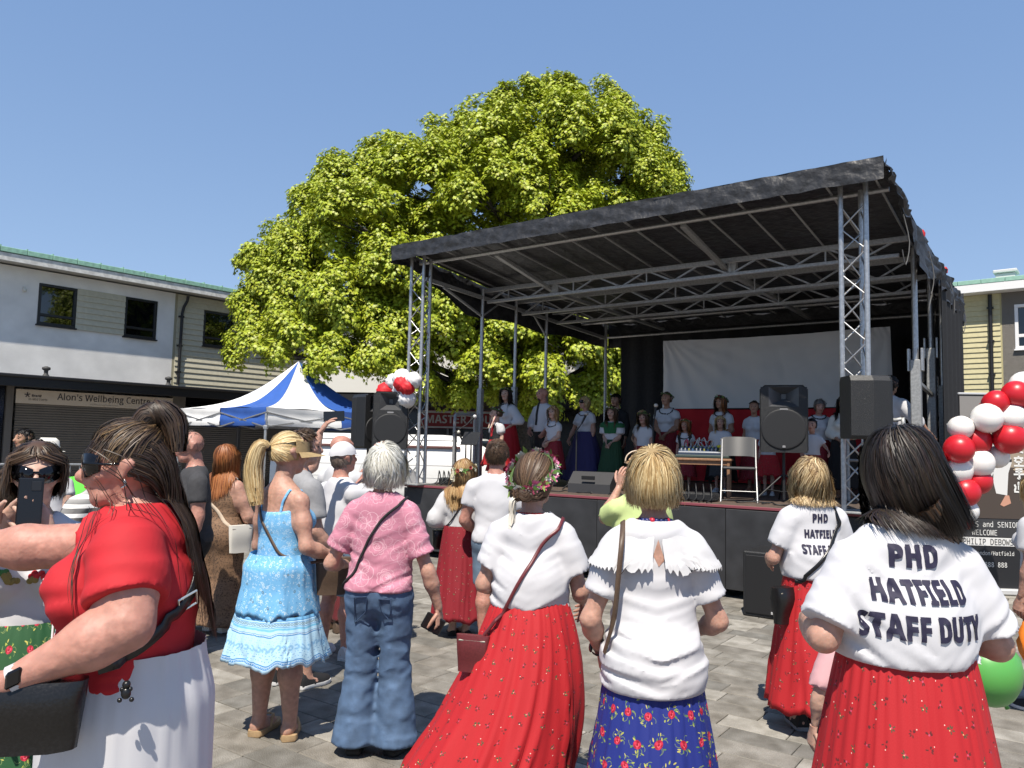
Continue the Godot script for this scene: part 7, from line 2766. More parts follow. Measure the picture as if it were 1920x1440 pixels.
	# --- woman in the striped top
	P = person("dark skinned woman in black and white striped top behind the woman in red", Vector3(-2.22, 0, -4.3), 55, 1.58, {"w": 1.2, "skin": 4, "leg": 0.85, "la": [Vector3(-0.25, 0.98, 0.03), Vector3(-0.2, 0.9, -0.2)]})
	shirt(P, cl.stripes, {"hem": 0.52, "sleeve": 0.7})
	skirt(P, cl.dgreen, {"top": 0.58, "hem": 0.1, "r0": 0.12, "r1": 0.2, "rh": 0.14})
	hair(P, {"col": DARK, "n": 900, "len": 0.1, "lift": 0.3, "wave": 0.8})

	# --- far left background
	P = person("woman in a straw trilby, white top and blue jeans, seen from behind", Vector3(-3.86, 0, -6.5), 35, 1.56, {"w": 1.05, "skin": 0, "leg": 0.8, "lean": Vector3(0, -0.02, -0.1)})
	shirt(P, cl.white2, {"hem": 0.58, "sleeve": 0.5})
	trousers(P, cl.denim2, {"waist": 0.62})
	hair(P, {"col": BLONDE, "n": 600, "len": 0.25})
	hat(P, cl.ivory)
	strap(P, [Vector3(0.1, 1.22, 0.05), Vector3(0.0, 1.08, 0.2), Vector3(-0.1, 0.98, 0.12)], 0.03, cl.black)
	P = person("child in a green leaf print top with pink rucksack straps at the left edge", Vector3(-3.25, 0, -5.1), 20, 1.36, {"child": true, "skin": 0, "bust": 0.0, "leg": 0.85})
	shirt(P, cl.rose1, {"hem": 0.5, "sleeve": 0.5})
	trousers(P, cl.denim)
	hair(P, {"col": BROWN, "n": 600, "len": 0.2})
	for s in [1, -1]: strap(P, [Vector3(0.07 * s, 1.09, -0.05), Vector3(0.09 * s, 1.09, 0.06), Vector3(0.1 * s, 0.95, 0.13), Vector3(0.1 * s, 0.82, 0.12)], 0.05, mat(lin(0.5, 0.03, 0.10), 0.7))
	P = person("dark haired man far left in front of the shop shutter", Vector3(-6.0, 0, -9.6), 150, 1.66, {"male": true, "skin": 2, "leg": 0.8, "face": true})
	shirt(P, cl.black, {"hem": 0.5})
	trousers(P, cl.denim)
	hair(P, {"col": DARK, "n": 900, "len": 0.03, "stand": 0.4, "lift": 0.06, "ds": 0.012})
	P = person("bald man in a dark tee shirt turned towards the left", Vector3(-2.36, 0, -5.8), 120, 1.66, {"male": true, "w": 1.1, "belly": 1.2, "skin": 3, "leg": 0.85, "face": true, "nod": -10, "head_cell": 0.007})
	shirt(P, cl.char, {"hem": 0.5, "sleeve": 0.6})
	trousers(P, cl.black)
	shoe(P, 0, cl.black, cl.rubber); shoe(P, 1, cl.black, cl.rubber)
	hair(P, {"col": [Color(0.12, 0.08, 0.06)], "n": 350, "len": 0.012, "lift": 0.02, "cap": 0.0, "face_y": 0.9, "low": -0.5, "ds": 0.006, "width": 0.003})

	# --- woman in animal print
	P = person("red haired woman in brown animal print jumpsuit with a cream bag", Vector3(-2.42, 0, -6.6), -22, 1.55, {"w": 1.2, "hip": 1.42, "skin": 1, "arm": 1.35, "leg": 0.8, "cell": 0.014,
		"ra": [Vector3(0.24, 0.95, -0.04), Vector3(0.17, 0.86, -0.22)], "la": [Vector3(-0.23, 0.95, -0.06), Vector3(-0.16, 0.88, -0.24)]})
	shirt(P, cl.leopard, {"hem": 0.55, "sleeve": 0.0, "neck": 0.075, "scoop": 0.045, "off": 0.010, "neck_z": 0.01, "fold": 0.008}, "jumpsuit_top")
	trousers(P, cl.leopard, {"flare": 1.75, "len": 0.045, "waist": 0.62, "knee": 1.35, "off": 0.014, "fold": 0.012}, "jumpsuit_trousers")
	shoe(P, 0, cl.ivory, cl.sole, "flat"); shoe(P, 1, cl.ivory, cl.sole, "flat")
	hair(P, {"col": GINGER, "n": 1500, "len": 0.38, "whorl": Vector3(0, 0.9, 0.1), "lift": 0.18, "messy": 0.15})
	bag(P, "cream canvas bag hanging at the red haired woman's right hip", Vector3(0.23, 0.78, 0.03), Vector3(0.22, 0.22, 0.05), 1.25, cl.ivory, [Vector3(-0.11, 1.24, 0.04), Vector3(-0.05, 1.1, 0.16), Vector3(0.08, 1.0, 0.17), Vector3(0.2, 0.88, 0.10)], 0.028, mat(lin(0.5, 0.4, 0.3), 0.7))

	# --- woman in the blue sundress
	P = person("blonde woman in a light blue sundress and straw visor, flip-flops", Vector3(-1.25, 0, -4.33), -32, 1.64, {"w": 0.95, "hip": 1.02, "arm": 0.92, "skin": 1, "cell": 0.010, "head_cell": 0.007, "turn": -12,
		"feet": [[0.10, -0.02, -42.0], [-0.085, 0.03, -18.0]], "ra": [Vector3(0.21, 1.03, 0.02), Vector3(0.24, 0.95, -0.20)], "la": [Vector3(-0.21, 1.0, -0.02), Vector3(-0.19, 0.9, -0.2)], "hand_r": [Vector3(0.1, -0.7, -0.5), Vector3(1, 0.2, 0), 0.7]})
	var F := top_field(P, {"hem": 0.5, "sleeve": 0.0, "off": 0.011, "neck": 0.05, "fold": 0.005})
	F.planes.append(Plane(Vector3(0, 1, 0.28).normalized(), Vector3(0, 1, 0.28).normalized().dot(Vector3(0, 1.225, 0.05))))
	jobs.append([[F], part("dress_bodice", null, cl.sprig, P.node), null])
	P.top = F
	skirt(P, cl.sprig_uv, {"top": 0.60, "hem": 0.408, "r0": 0.100, "r1": 0.136, "rh": 0.122, "folds": 9, "amp": 0.016, "rows": 14, "tile": 0.32}, "dress_skirt")
	skirt(P, cl.flounce, {"top": 0.41, "hem": 0.262, "r0": 0.1375, "r1": 0.172, "folds": 15, "amp": 0.06, "rows": 14, "uv": Vector2(6, 1), "n": 150, "pow": 0.9}, "dress_flounce")
	P.top = P.body
	for s in [1, -1]:
		strap(P, [Vector3(0.085 * s, 1.2, 0.11), Vector3(0.08 * s, 1.27, 0.07), Vector3(0.075 * s, 1.29, 0.0), Vector3(0.075 * s, 1.2, -0.1)], 0.014, cl.sprig, 0.004, 0.003, "shoulder_strap")
	P.top = F
	for s in 2: shoe(P, s, mat(lin(0.45, 0.30, 0.16), 0.6), mottled(lin(0.36, 0.23, 0.12), lin(0.44, 0.30, 0.16), 240, 0.1, 3.0, 0.7), "flipflop")
	var tie := P.hc + P.hb * (Vector3(0, 0.28, 1.16) * P.hr)
	hair(P, {"col": BLONDE, "n": 2600, "width": 0.004, "len": 0.24, "gather": Vector3(0, 0.28, 1.12), "lift": 0.1, "messy": 0.06, "face_y": 0.6, "face_z": -0.3, "low": -0.45})
	lock(P, [tie, tie + P.hb * Vector3(0, 0.0, 0.05), tie + P.hb * Vector3(-0.01, -0.10, 0.075), tie + P.hb * Vector3(-0.01, -0.22, 0.065), tie + P.hb * Vector3(0.0, -0.33, 0.05)], 0.022, 0.05, BLONDE, 1300, 0.012, "ponytail", 0.004)
	g = Geo.new()
	g.xf = Transform3D(P.hb, tie)
	g.tube([Vector3(0, 0.0, 0.0), Vector3(0, -0.004, 0.03)], 0.026, 12)
	part("hair_tie", g.mesh(), cl.black, P.node)
	visor(P)
	bag(P, "small brown bag at the front hip of the blue sundress", Vector3(0.24, 0.86, -0.16), Vector3(0.2, 0.2, 0.07), 0.9, cl.brown, [Vector3(-0.10, 1.25, 0.08), Vector3(-0.03, 1.15, 0.16), Vector3(0.10, 1.02, 0.16), Vector3(0.2, 0.96, 0.0), Vector3(0.235, 0.94, -0.12)], 0.016, cl.brown, 0.1, 4)

	# --- man in grey with a phone
	P = person("young man in grey tee shirt filming with a raised phone behind the visor woman", Vector3(-1.40, 0, -5.2), -48, 1.67, {"male": true, "w": 1.0, "skin": 1, "leg": 0.85, "cell": 0.014, "head_cell": 0.006, "face": true, "turn": -14,
		"feet": [[0.10, -0.05, -10.0], [-0.10, 0.06, -30.0]], "ra": [Vector3(0.22, 1.02, -0.02), Vector3(0.22, 0.82, -0.16)], "la": [Vector3(-0.22, 1.42, -0.20), Vector3(-0.20, 1.66, -0.24)],
		"hand_l": [Vector3(0.55, 0.8, -0.3), Vector3(-0.3, 0.3, 0.9), 0.35]})
	shirt(P, cl.grey, {"hem": 0.49, "sleeve": 0.72, "sleeve_off": 0.03, "fold": 0.012})
	trousers(P, cl.denim2, {"len": 0.30, "knee": 1.25})
	for s in 2: shoe(P, s, cl.black, cl.sole)
	hair(P, {"col": BROWN, "n": 1300, "len": 0.028, "stand": 0.35, "lift": 0.06, "ds": 0.012, "face_y": 0.6})
	phone_at(P, "black phone held sideways above the straw visor", Vector3(-0.12, 1.775, -0.30), Basis(Vector3.UP, 0.82) * Basis(Vector3(0, 0, 1), PI / 2 + 0.06))

	# --- man in the white cap
	P = person("man in white cap and white tee shirt raising both hands to film", Vector3(-1.27, 0, -5.9), -42, 1.58, {"male": true, "w": 1.12, "belly": 1.2, "skin": 3, "arm": 1.1, "leg": 0.85, "cell": 0.014, "head_cell": 0.008, "nod": 6,
		"feet": [[0.12, 0.0, -20.0], [-0.1, 0.05, -30.0]], "ra": [Vector3(0.26, 1.22, -0.20), Vector3(0.12, 1.47, -0.24)], "la": [Vector3(-0.16, 1.18, -0.26), Vector3(-0.08, 1.41, -0.32)],
		"hand_r": [Vector3(0.0, 1, 0.05), Vector3(0.5, 0, 0.8), 0.9], "hand_l": [Vector3(0.5, 0.7, 0.2), Vector3(-0.5, 0.5, 0.5), 0.6]})
	shirt(P, cl.white, {"hem": 0.48, "sleeve": 0.62, "sleeve_off": 0.025, "fold": 0.012})
	trousers(P, cl.denim2, {"len": 0.29, "knee": 1.3})
	for s in 2: shoe(P, s, cl.white2, cl.sole)
	hair(P, {"col": [Color(0.2, 0.15, 0.12)], "n": 400, "len": 0.02, "lift": 0.04, "ds": 0.01, "cap": 0.5})
	cap(P)

	P = person("man with reddish shaved head and white tee shirt behind the white cap, hands raised", Vector3(-1.46, 0, -6.7), -45, 1.66, {"male": true, "w": 1.1, "skin": 3, "leg": 0.85, "nod": 4,
		"ra": [Vector3(0.22, 1.22, -0.26), Vector3(0.02, 1.40, -0.34)], "la": [Vector3(-0.2, 1.2, -0.26), Vector3(-0.10, 1.38, -0.36)], "hand_r": [Vector3(0.2, 0.7, -0.6), Vector3(0.5, 0.5, 0.6), 0.3]})
	shirt(P, cl.white2, {"hem": 0.48, "sleeve": 0.65, "sleeve_off": 0.03})
	trousers(P, cl.maroon, {"len": 0.06})
	for s in 2: shoe(P, s, cl.brown, cl.brown)

	# --- white-haired woman in pink
	P = person("white haired woman in pink flower line tee shirt and flared blue jeans", Vector3(-0.67, 0, -4.14), -6, 1.585, {"w": 1.0, "hip": 1.06, "belly": 1.06, "bust": 1.0, "arm": 0.9, "skin": 1, "leg": 0.75, "cell": 0.009, "turn": -6,
		"feet": [[0.105, 0.0, 22.0], [-0.10, 0.02, -6.0]], "la": [Vector3(-0.265, 0.955, 0.02), Vector3(-0.245, 0.92, -0.20)], "ra": [Vector3(0.26, 0.93, 0.02), Vector3(0.31, 0.735, -0.03)],
		"hand_r": [Vector3(0.05, -0.95, -0.1), Vector3(0.9, 0, 0.3), 1.0]})
	shirt(P, cl.pink, {"hem": 0.525, "sleeve": 0.68, "sleeve_off": 0.022, "off": 0.018, "fold": 0.022, "fscale": Vector3(2, 10, 2), "flow": 0.95})
	var jeans := trousers(P, cl.denim, {"flare": 1.62, "len": 0.035, "knee": 1.12, "fold": 0.020, "fscale": Vector3(5, 10, 5), "cell": 0.010})
	for s in [1, -1]:
		g = Geo.new()
		g.smooth()
		var pk := []
		for q in [[0.028, 0.80], [0.115, 0.79], [0.118, 0.69], [0.075, 0.655], [0.032, 0.70], [0.028, 0.80]]: pk.append(P.low.snap(Vector3(q[0] * s, q[1], 0.2), 0.005))
		g.tube(pk, 0.003, 5)
		part("pocket_seam", g.mesh(), mat(lin(0.025, 0.05, 0.11), 0.8), P.node)
	for s in 2: shoe(P, s, cl.black, cl.rubber)
	hair(P, {"col": WHITEHAIR, "n": 3600, "len": 0.2, "len_var": 0.3, "cut": -1.15, "whorl": Vector3(0.05, 0.85, 0.5), "lift": 0.26, "wave": 0.38, "wave_f": 38, "messy": 0.35, "width": 0.004, "ends": 0.4})
	strap(P, [Vector3(0.13, 1.24, -0.06), Vector3(0.07, 1.25, 0.06), Vector3(-0.02, 1.13, 0.16), Vector3(-0.11, 0.98, 0.16), Vector3(-0.17, 0.87, 0.09), Vector3(-0.19, 0.83, 0.0)], 0.014, cl.black)
	o = thing("wallet", "black wallet in the right hand of the white haired woman", "wallet", P.node.transform * Vector3(0.285, 0.66, -0.02), P.node.rotation.y + 0.3)
	g = Geo.new()
	g.box(Vector3.ZERO, Vector3(0.11, 0.085, 0.022), 0.006, Basis(Vector3(0, 0, 1), -0.5))
	part("cover", g.mesh(), cl.leather, o)
	g = Geo.new()
	g.box(Vector3(0.0, 0.0, 0.013), Vector3(0.02, 0.085, 0.003), 0.001, Basis(Vector3(0, 0, 1), -0.5))
	part("clasp", g.mesh(), cl.black, o)

	# --- girl with long fair hair and man beside her
	P = person("fair haired girl with flower band, white blouse and dark red skirt before the stage", Vector3(-0.40, 0, -6.65), -12, 1.47, {"w": 0.98, "skin": 0, "turn": -25,
		"feet": [[0.06, 0.0, -40.0], [-0.05, 0.03, -20.0]], "la": [Vector3(-0.22, 0.96, 0.05), Vector3(-0.13, 0.86, -0.08)], "ra": [Vector3(0.19, 0.93, -0.04), Vector3(0.13, 0.85, -0.2)]})
	shirt(P, cl.white2, {"hem": 0.60, "sleeve": 1.7, "sleeve_off": 0.035, "fold": 0.014, "off": 0.02})
	skirt(P, cl.red1, {"top": 0.62, "hem": 0.10, "r0": 0.10, "r1": 0.165, "rh": 0.118, "folds": 17, "amp": 0.06})
	for s in 2: shoe(P, s, cl.black, cl.rubber, "flat")
	hair(P, {"col": [Color(0.36, 0.22, 0.09), Color(0.48, 0.32, 0.15), Color(0.28, 0.15, 0.06)], "n": 1400, "len": 0.36, "whorl": Vector3(0, 0.95, 0.2), "lift": 0.14, "wave": 0.15, "messy": 0.15})
	wreath(P, 22, [lin(0.6, 0.58, 0.45), lin(0.3, 0.05, 0.04), lin(0.55, 0.5, 0.3)], 0.02, 0.1, 0.15)
	lock(P, [P.hc + P.hb * (Vector3(-0.15, 0.25, 1.22) * P.hr), P.hc + P.hb * (Vector3(-0.2, -0.3, 1.35) * P.hr), P.hc + P.hb * (Vector3(-0.15, -1.0, 1.45) * P.hr)], 0.01, 0.016, [Color(0.65, 0.6, 0.45)], 14, 0.01, "ribbon", 0.02)
	bag(P, "small black bag at the fair haired girl's left hip", Vector3(-0.2, 0.78, -0.03), Vector3(0.14, 0.16, 0.07), 0.6, cl.leather, [Vector3(0.06, 1.14, 0.05), Vector3(-0.02, 1.02, 0.14), Vector3(-0.10, 0.93, 0.12), Vector3(-0.17, 0.86, 0.0)], 0.01, cl.black)
	P = person("man with short brown hair, tight white tee shirt and denim shorts seen from behind", Vector3(-0.11, 0, -6.3), -14, 1.63, {"male": true, "w": 1.12, "skin": 3, "arm": 1.15, "leg": 0.95, "turn": -8,
		"ra": [Vector3(0.25, 0.98, -0.03), Vector3(0.2, 0.9, -0.24)], "la": [Vector3(-0.26, 0.98, 0.0), Vector3(-0.2, 0.86, -0.18)]})
	shirt(P, cl.white, {"hem": 0.5, "sleeve": 0.55, "off": 0.012, "fold": 0.013, "fscale": Vector3(3, 14, 3), "flow": 0.95})
	trousers(P, cl.denim2, {"len": 0.29, "knee": 1.35})
	for s in 2: shoe(P, s, cl.white2, cl.sole)
	hair(P, {"col": BROWN, "n": 2200, "len": 0.022, "stand": 0.45, "lift": 0.05, "ds": 0.01, "width": 0.004})

	# --- woman with the flower wreath
	P = person("woman with plaited brown hair under a flower wreath, white blouse and flowing red skirt", Vector3(0.10, 0, -3.4), -6, 1.56, {"w": 0.93, "hip": 1.02, "arm": 0.9, "skin": 1, "cell": 0.009, "turn": -22, "nod": -3,
		"la": [Vector3(-0.2, 1.0, 0.03), Vector3(-0.17, 0.95, -0.20)], "ra": [Vector3(0.215, 0.98, 0.0), Vector3(0.22, 0.90, -0.22)]})
	shirt(P, cl.white, {"hem": 0.585, "sleeve": 0.62, "sleeve_off": 0.026, "off": 0.020, "fold": 0.024, "fscale": Vector3(1.8, 12, 1.8), "flow": 0.92, "puff": 0.17, "puff_flat": 1.05, "neck": 0.055})
	skirt(P, cl.red0, {"top": 0.61, "hem": 0.05, "r0": 0.098, "r1": 0.26, "rh": 0.13, "folds": 12, "amp": 0.085, "sway": Vector3(-0.24, 0, 0.02), "tile": 0.40, "twist": -1.4, "rows": 34, "n": 150})
	hair(P, {"col": BROWN, "n": 3000, "width": 0.0035, "len": 0.24, "gather": Vector3(0.05, -0.55, 1.05), "lift": 0.14, "messy": 0.10, "low": -0.75})
	for q in [[-0.55, 0.55], [0.55, -0.2]]:
		var pl := []
		for i in 14:
			var a: float = lerpf(-1.0, 1.0, i / 13.0)
			pl.append(P.hc + P.hb * (Vector3(a * 0.95, -0.42 - 0.16 * cos(a * 1.5) + 0.06 * sin(i * 2.2) + 0.12 * q[0], 0.25 + 0.86 * cos(a * 1.25)) * P.hr * 1.08))
		lock(P, pl, 0.016, 0.018, BROWN, 120, 0.014, "plait")
	wreath(P, 46, [lin(0.62, 0.60, 0.55), lin(0.55, 0.16, 0.28), lin(0.66, 0.40, 0.46), lin(0.64, 0.62, 0.56), lin(0.5, 0.07, 0.16), lin(0.6, 0.55, 0.3)], 0.030, 0.75, 0.30)
	lock(P, [P.hc + P.hb * (Vector3(-0.25, -0.75, 1.0) * P.hr), P.hc + P.hb * (Vector3(-0.45, -0.95, 1.25) * P.hr), P.hc + P.hb * (Vector3(-0.5, -1.5, 1.15) * P.hr), P.hc + P.hb * (Vector3(-0.7, -2.1, 1.2) * P.hr)], 0.014, 0.012, [Color(0.62, 0.58, 0.5)], 10, 0.01, "ribbon", 0.016)
	beads(P, 0.066, lin(0.42, 0.02, 0.015), 0.0095, 0.012, 30)
	bag(P, "maroon leather bag swinging at the left of the flowing red skirt", Vector3(-0.225, 0.735, 0.14), Vector3(0.145, 0.15, 0.045), -0.15, cl.maroon, [Vector3(0.12, 1.235, -0.02), Vector3(0.08, 1.22, 0.09), Vector3(0.0, 1.1, 0.16), Vector3(-0.07, 0.98, 0.175), Vector3(-0.13, 0.88, 0.16), Vector3(-0.18, 0.81, 0.14)], 0.015, cl.maroon, 0.0, 9)

	# --- woman with the blonde bob
	P = person("woman with blonde bob, white frilled collar top and blue rose print skirt", Vector3(0.555, 0, -3.0), -2, 1.59, {"w": 0.95, "hip": 1.05, "belly": 1.03, "arm": 0.92, "skin": 1, "cell": 0.009, "turn": -4,
		"la": [Vector3(-0.24, 0.95, 0.03), Vector3(-0.19, 0.80, -0.13)], "ra": [Vector3(0.245, 0.95, 0.0), Vector3(0.20, 0.87, -0.19)]})
	shirt(P, cl.white, {"hem": 0.445, "sleeve": 0.66, "sleeve_off": 0.022, "off": 0.017, "fold": 0.026, "fold_v": -0.25, "fscale": Vector3(1.5, 13, 1.5), "flow": 0.82, "fgrow": 0.3, "neck": 0.062, "puff": 0.195, "puff_flat": 1.0})
	skirt(P, cl.rose0, {"top": 0.58, "hem": 0.05, "r0": 0.086, "r1": 0.185, "rh": 0.094, "flat": 0.85, "folds": 14, "amp": 0.06, "tile": 0.36, "n": 140, "rows": 30})
	hair(P, {"col": BLONDE, "n": 7000, "len": 0.235, "len_var": 0.12, "whorl": Vector3(-0.15, 0.9, 0.35), "lift": 0.30, "cut": -0.95, "ends": 1.6, "wave": 0.10, "wave_f": 26, "messy": 0.25, "width": 0.0032, "grav": 0.16, "low": -0.5})
	collar(P)
	beads(P, 0.07, lin(0.015, 0.025, 0.13), 0.011, 0.015, 24)
	beads(P, 0.073, lin(0.45, 0.015, 0.04), 0.012, 0.02, 7)
	strap(P, [Vector3(-0.115, 1.27, -0.07), Vector3(-0.12, 1.318, 0.02), Vector3(-0.135, 1.25, 0.125), Vector3(-0.148, 1.12, 0.14), Vector3(-0.16, 0.98, 0.125), Vector3(-0.19, 0.84, 0.08)], 0.02, cl.brown, 0.02, 0.003, "bag_strap", null, 99)
	o = thing("wrist_watch", "black wrist watch on the blonde bob woman's left wrist", "watch", P.node.position, P.node.rotation.y)
	g = Geo.new()
	var w2: Vector3 = P.arms[1][2]
	var w2d: Vector3 = (w2 - P.arms[1][1]).normalized()
	g.tube([w2 - w2d * 0.03, w2 - w2d * 0.008], 0.034, 14, false)
	part("strap", g.mesh(), cl.black, o)
	g = Geo.new()
	g.ball(w2 - w2d * 0.018 + Vector3(-0.033, 0, 0.01), Vector3(0.008, 0.018, 0.018), 8)
	part("face", g.mesh(), mat(lin(0.01, 0.01, 0.01), 0.2), o)

	# --- person in lime behind her
	P = person("person in pale lime top with sunglasses pushed up on fair hair", Vector3(0.86, 0, -5.2), 4, 1.55, {"w": 1.12, "skin": 1, "leg": 0.85, "la": [Vector3(-0.2, 1.12, -0.12), Vector3(-0.10, 1.33, -0.14)], "ra": [Vector3(0.2, 0.98, -0.05), Vector3(0.16, 0.9, -0.2)], "hand_l": [Vector3(0.2, 0.9, 0.1), Vector3(-0.6, 0.2, 0.7), 0.6]})
	shirt(P, cl.lime, {"hem": 0.5, "sleeve": 0.8, "fold": 0.012, "sleeve_off": 0.02})
	trousers(P, cl.denim)
	hair(P, {"col": [Color(0.45, 0.27, 0.13), Color(0.55, 0.36, 0.2)], "n": 1100, "len": 0.16, "lift": 0.12, "gather": Vector3(0, 0.2, 1.0)})
	g = Geo.new()
	var rimp := []
	for i in 13:
		var a := PI * i / 12
		rimp.append(P.hc + P.hb * (Vector3(cos(a) * 1.08, 0.55 + 0.62 * sin(a), 0.1 - 0.2 * sin(a)) * P.hr * 1.08))
	g.tube(rimp, 0.005, 6)
	part("glasses_frame", g.mesh(), mat(lin(0.5, 0.4, 0.3), 0.3), P.node)

	# --- staff shirts
	P = person("staff woman with wavy blonde hair, white lettered tee shirt and red skirt, near the stage", Vector3(1.79, 0, -4.62), 4, 1.56, {"w": 0.97, "hip": 1.02, "arm": 0.92, "skin": 1, "cell": 0.011,
		"feet": [[0.09, 0.05, -20.0], [-0.08, 0.0, 4.0]], "la": [Vector3(-0.235, 0.97, 0.0), Vector3(-0.17, 0.95, -0.22)], "ra": [Vector3(0.23, 0.95, -0.03), Vector3(0.18, 0.92, -0.22)]})
	shirt(P, cl.white, {"hem": 0.555, "sleeve": 0.70, "sleeve_off": 0.03, "off": 0.024, "fold": 0.012, "flow": 0.88, "puff": 0.18, "puff_flat": 1.0})
	skirt(P, cl.red0, {"top": 0.60, "hem": 0.09, "r0": 0.097, "r1": 0.175, "rh": 0.114, "folds": 12, "amp": 0.06, "tile": 0.40})
	for s in 2: shoe(P, s, cl.black, cl.grey)
	hair(P, {"col": [Color(0.30, 0.20, 0.09), Color(0.46, 0.33, 0.17), Color(0.55, 0.42, 0.24), Color(0.17, 0.10, 0.045)], "n": 3200, "len": 0.26, "cut": -1.6, "whorl": Vector3(0, 0.95, 0.15), "lift": 0.28, "wave": 0.55, "wave_f": 34, "messy": 0.35, "width": 0.005})
	print_on(P, "PHD", Vector2(-0.005, 1.215), 0.046, 0.72, ink)
	print_on(P, "HATFIELD", Vector2(0.0, 1.125), 0.044, 0.66, ink)
	print_on(P, "STAFF DUTY", Vector2(0.005, 1.04), 0.046, 0.66, ink)
	bag(P, "black shoulder bag on the wavy blonde staff woman's left hip", Vector3(-0.19, 0.72, 0.07), Vector3(0.22, 0.2, 0.10), 0.5, cl.leather, [Vector3(0.13, 1.2, -0.02), Vector3(0.12, 1.18, 0.08), Vector3(0.04, 1.06, 0.15), Vector3(-0.06, 0.94, 0.15), Vector3(-0.15, 0.83, 0.1)], 0.022, cl.leather)
	P = person("staff woman with long dark hair, large lettered white tee shirt and red print skirt", Vector3(1.10, 0, -2.2), 3, 1.67, {"w": 0.95, "hip": 1.02, "arm": 0.92, "skin": 1, "cell": 0.0085, "head_cell": 0.006, "turn": -16, "head_shift": Vector3(0.01, 0.0, 0),
		"la": [Vector3(-0.245, 1.10, 0.05), Vector3(-0.19, 1.10, -0.17)], "ra": [Vector3(0.255, 1.075, 0.03), Vector3(0.17, 1.10, -0.18)]})
	shirt(P, cl.white, {"hem": 0.625, "sleeve": 0.80, "sleeve_off": 0.026, "off": 0.022, "fold": 0.026, "fold_v": -0.8, "fscale": Vector3(1.8, 11, 1.8), "flow": 1.06, "fgrow": 0.3, "neck": 0.062, "puff": 0.185, "puff_flat": 1.0})
	skirt(P, cl.red0, {"top": 0.645, "hem": 0.06, "r0": 0.10, "r1": 0.20, "rh": 0.125, "folds": 15, "amp": 0.05, "tile": 0.40, "n": 170, "rows": 36})
	hair(P, {"col": DARK + [Color(0.03, 0.018, 0.011)], "n": 7500, "len": 0.36, "len_var": 0.1, "whorl": Vector3(-0.1, 0.97, 0.05), "cut": -1.5, "wind": Vector3(0.5, 0, 0.0), "lift": 0.27, "messy": 0.08, "width": 0.0026, "low": -0.75})
	lock(P, [P.hc + P.hb * (Vector3(0.35, -0.75, 0.85) * P.hr), P.hc + P.hb * (Vector3(0.85, -1.2, 0.55) * P.hr), P.hc + P.hb * (Vector3(1.3, -1.55, 0.0) * P.hr), P.hc + P.hb * (Vector3(1.5, -1.9, -0.7) * P.hr), P.hc + P.hb * (Vector3(1.45, -2.9, -1.0) * P.hr)], 0.05, 0.045, DARK + [Color(0.09, 0.045, 0.022), Color(0.05, 0.028, 0.015)], 800, 0.02, "hair_over_shoulder", 0.004)
	print_on(P, "PHD", Vector2(-0.03, 1.325), 0.056, 0.80, ink)
	print_on(P, "HATFIELD", Vector2(-0.028, 1.238), 0.053, 0.68, ink)
	print_on(P, "STAFF DUTY", Vector2(-0.03, 1.15), 0.058, 0.66, ink)

	# --- child half hidden, and the right edge
	P = person("small child mostly hidden behind the staff woman, bare arm and pink sleeve showing", Vector3(1.33, 0, -3.0), 10, 1.12, {"child": true, "skin": 0, "bust": 0.0, "la": [Vector3(-0.155, 0.70, 0.0), Vector3(-0.165, 0.565, -0.03)]})
	shirt(P, mat(lin(0.62, 0.36, 0.38), 0.85), {"hem": 0.45, "sleeve": 0.9})
	trousers(P, cl.denim2)
	for s in 2: shoe(P, s, cl.white2, cl.sole)
	hair(P, {"col": BROWN, "n": 500, "len": 0.18})
	P = person("person in white tee shirt cut by the right picture edge", Vector3(3.42, 0, -5.0), 25, 1.5, {"w": 1.1, "skin": 1, "leg": 0.85})
	shirt(P, cl.white2, {"hem": 0.5, "sleeve": 0.7, "sleeve_off": 0.03})
	trousers(P, cl.black)
	for s in 2: shoe(P, s, cl.black, cl.sole)
	hair(P, {"col": BLONDE, "n": 600, "len": 0.2})
	o = thing("orange_bag", "crumpled orange bag hanging at the right picture edge", "bag", Vector3(3.25, 0.46, -4.86))
	g = Geo.new()
	var nz := noise(77, 1.0, 2)
	var rings := []
	for i in 9:
		var t := -PI / 2 + PI * i / 8
		var ring := PackedVector3Array()
		for k in 14:
			var a := TAU * k / 14
			var d := Vector3(cos(a) * cos(t), sin(t), sin(a) * cos(t))
			ring.append(d * Vector3(0.10, 0.15, 0.08) * (1.0 + 0.35 * nz.get_noise_3dv(d * 2.5)))
		rings.append(ring)
	g.skin(rings, false)
	part("pouch", g.mesh(), mat(lin(0.75, 0.20, 0.015), 0.5), o)
	g = Geo.new()
	g.tube(smoothed([Vector3(-0.02, 0.12, 0), Vector3(0.0, 0.25, 0), Vector3(0.06, 0.34, 0.0), Vector3(0.05, 0.12, 0)], 3), 0.006, 5)
	part("handle", g.mesh(), mat(lin(0.7, 0.18, 0.015), 0.5), o)

func face_lips(P: Person) -> void:
	var m := Geo.new()
	m.xf = Transform3D(P.hb, P.hc + P.hb * (Vector3(0, -0.5, -0.99) * P.hr))
	m.ball(Vector3.ZERO, Vector3(P.hr.x * 0.3, P.hr.x * 0.08, P.hr.x * 0.1), 6)
	part("lips", m.mesh(), mat(lin(0.34, 0.08, 0.07), 0.5), P.node)

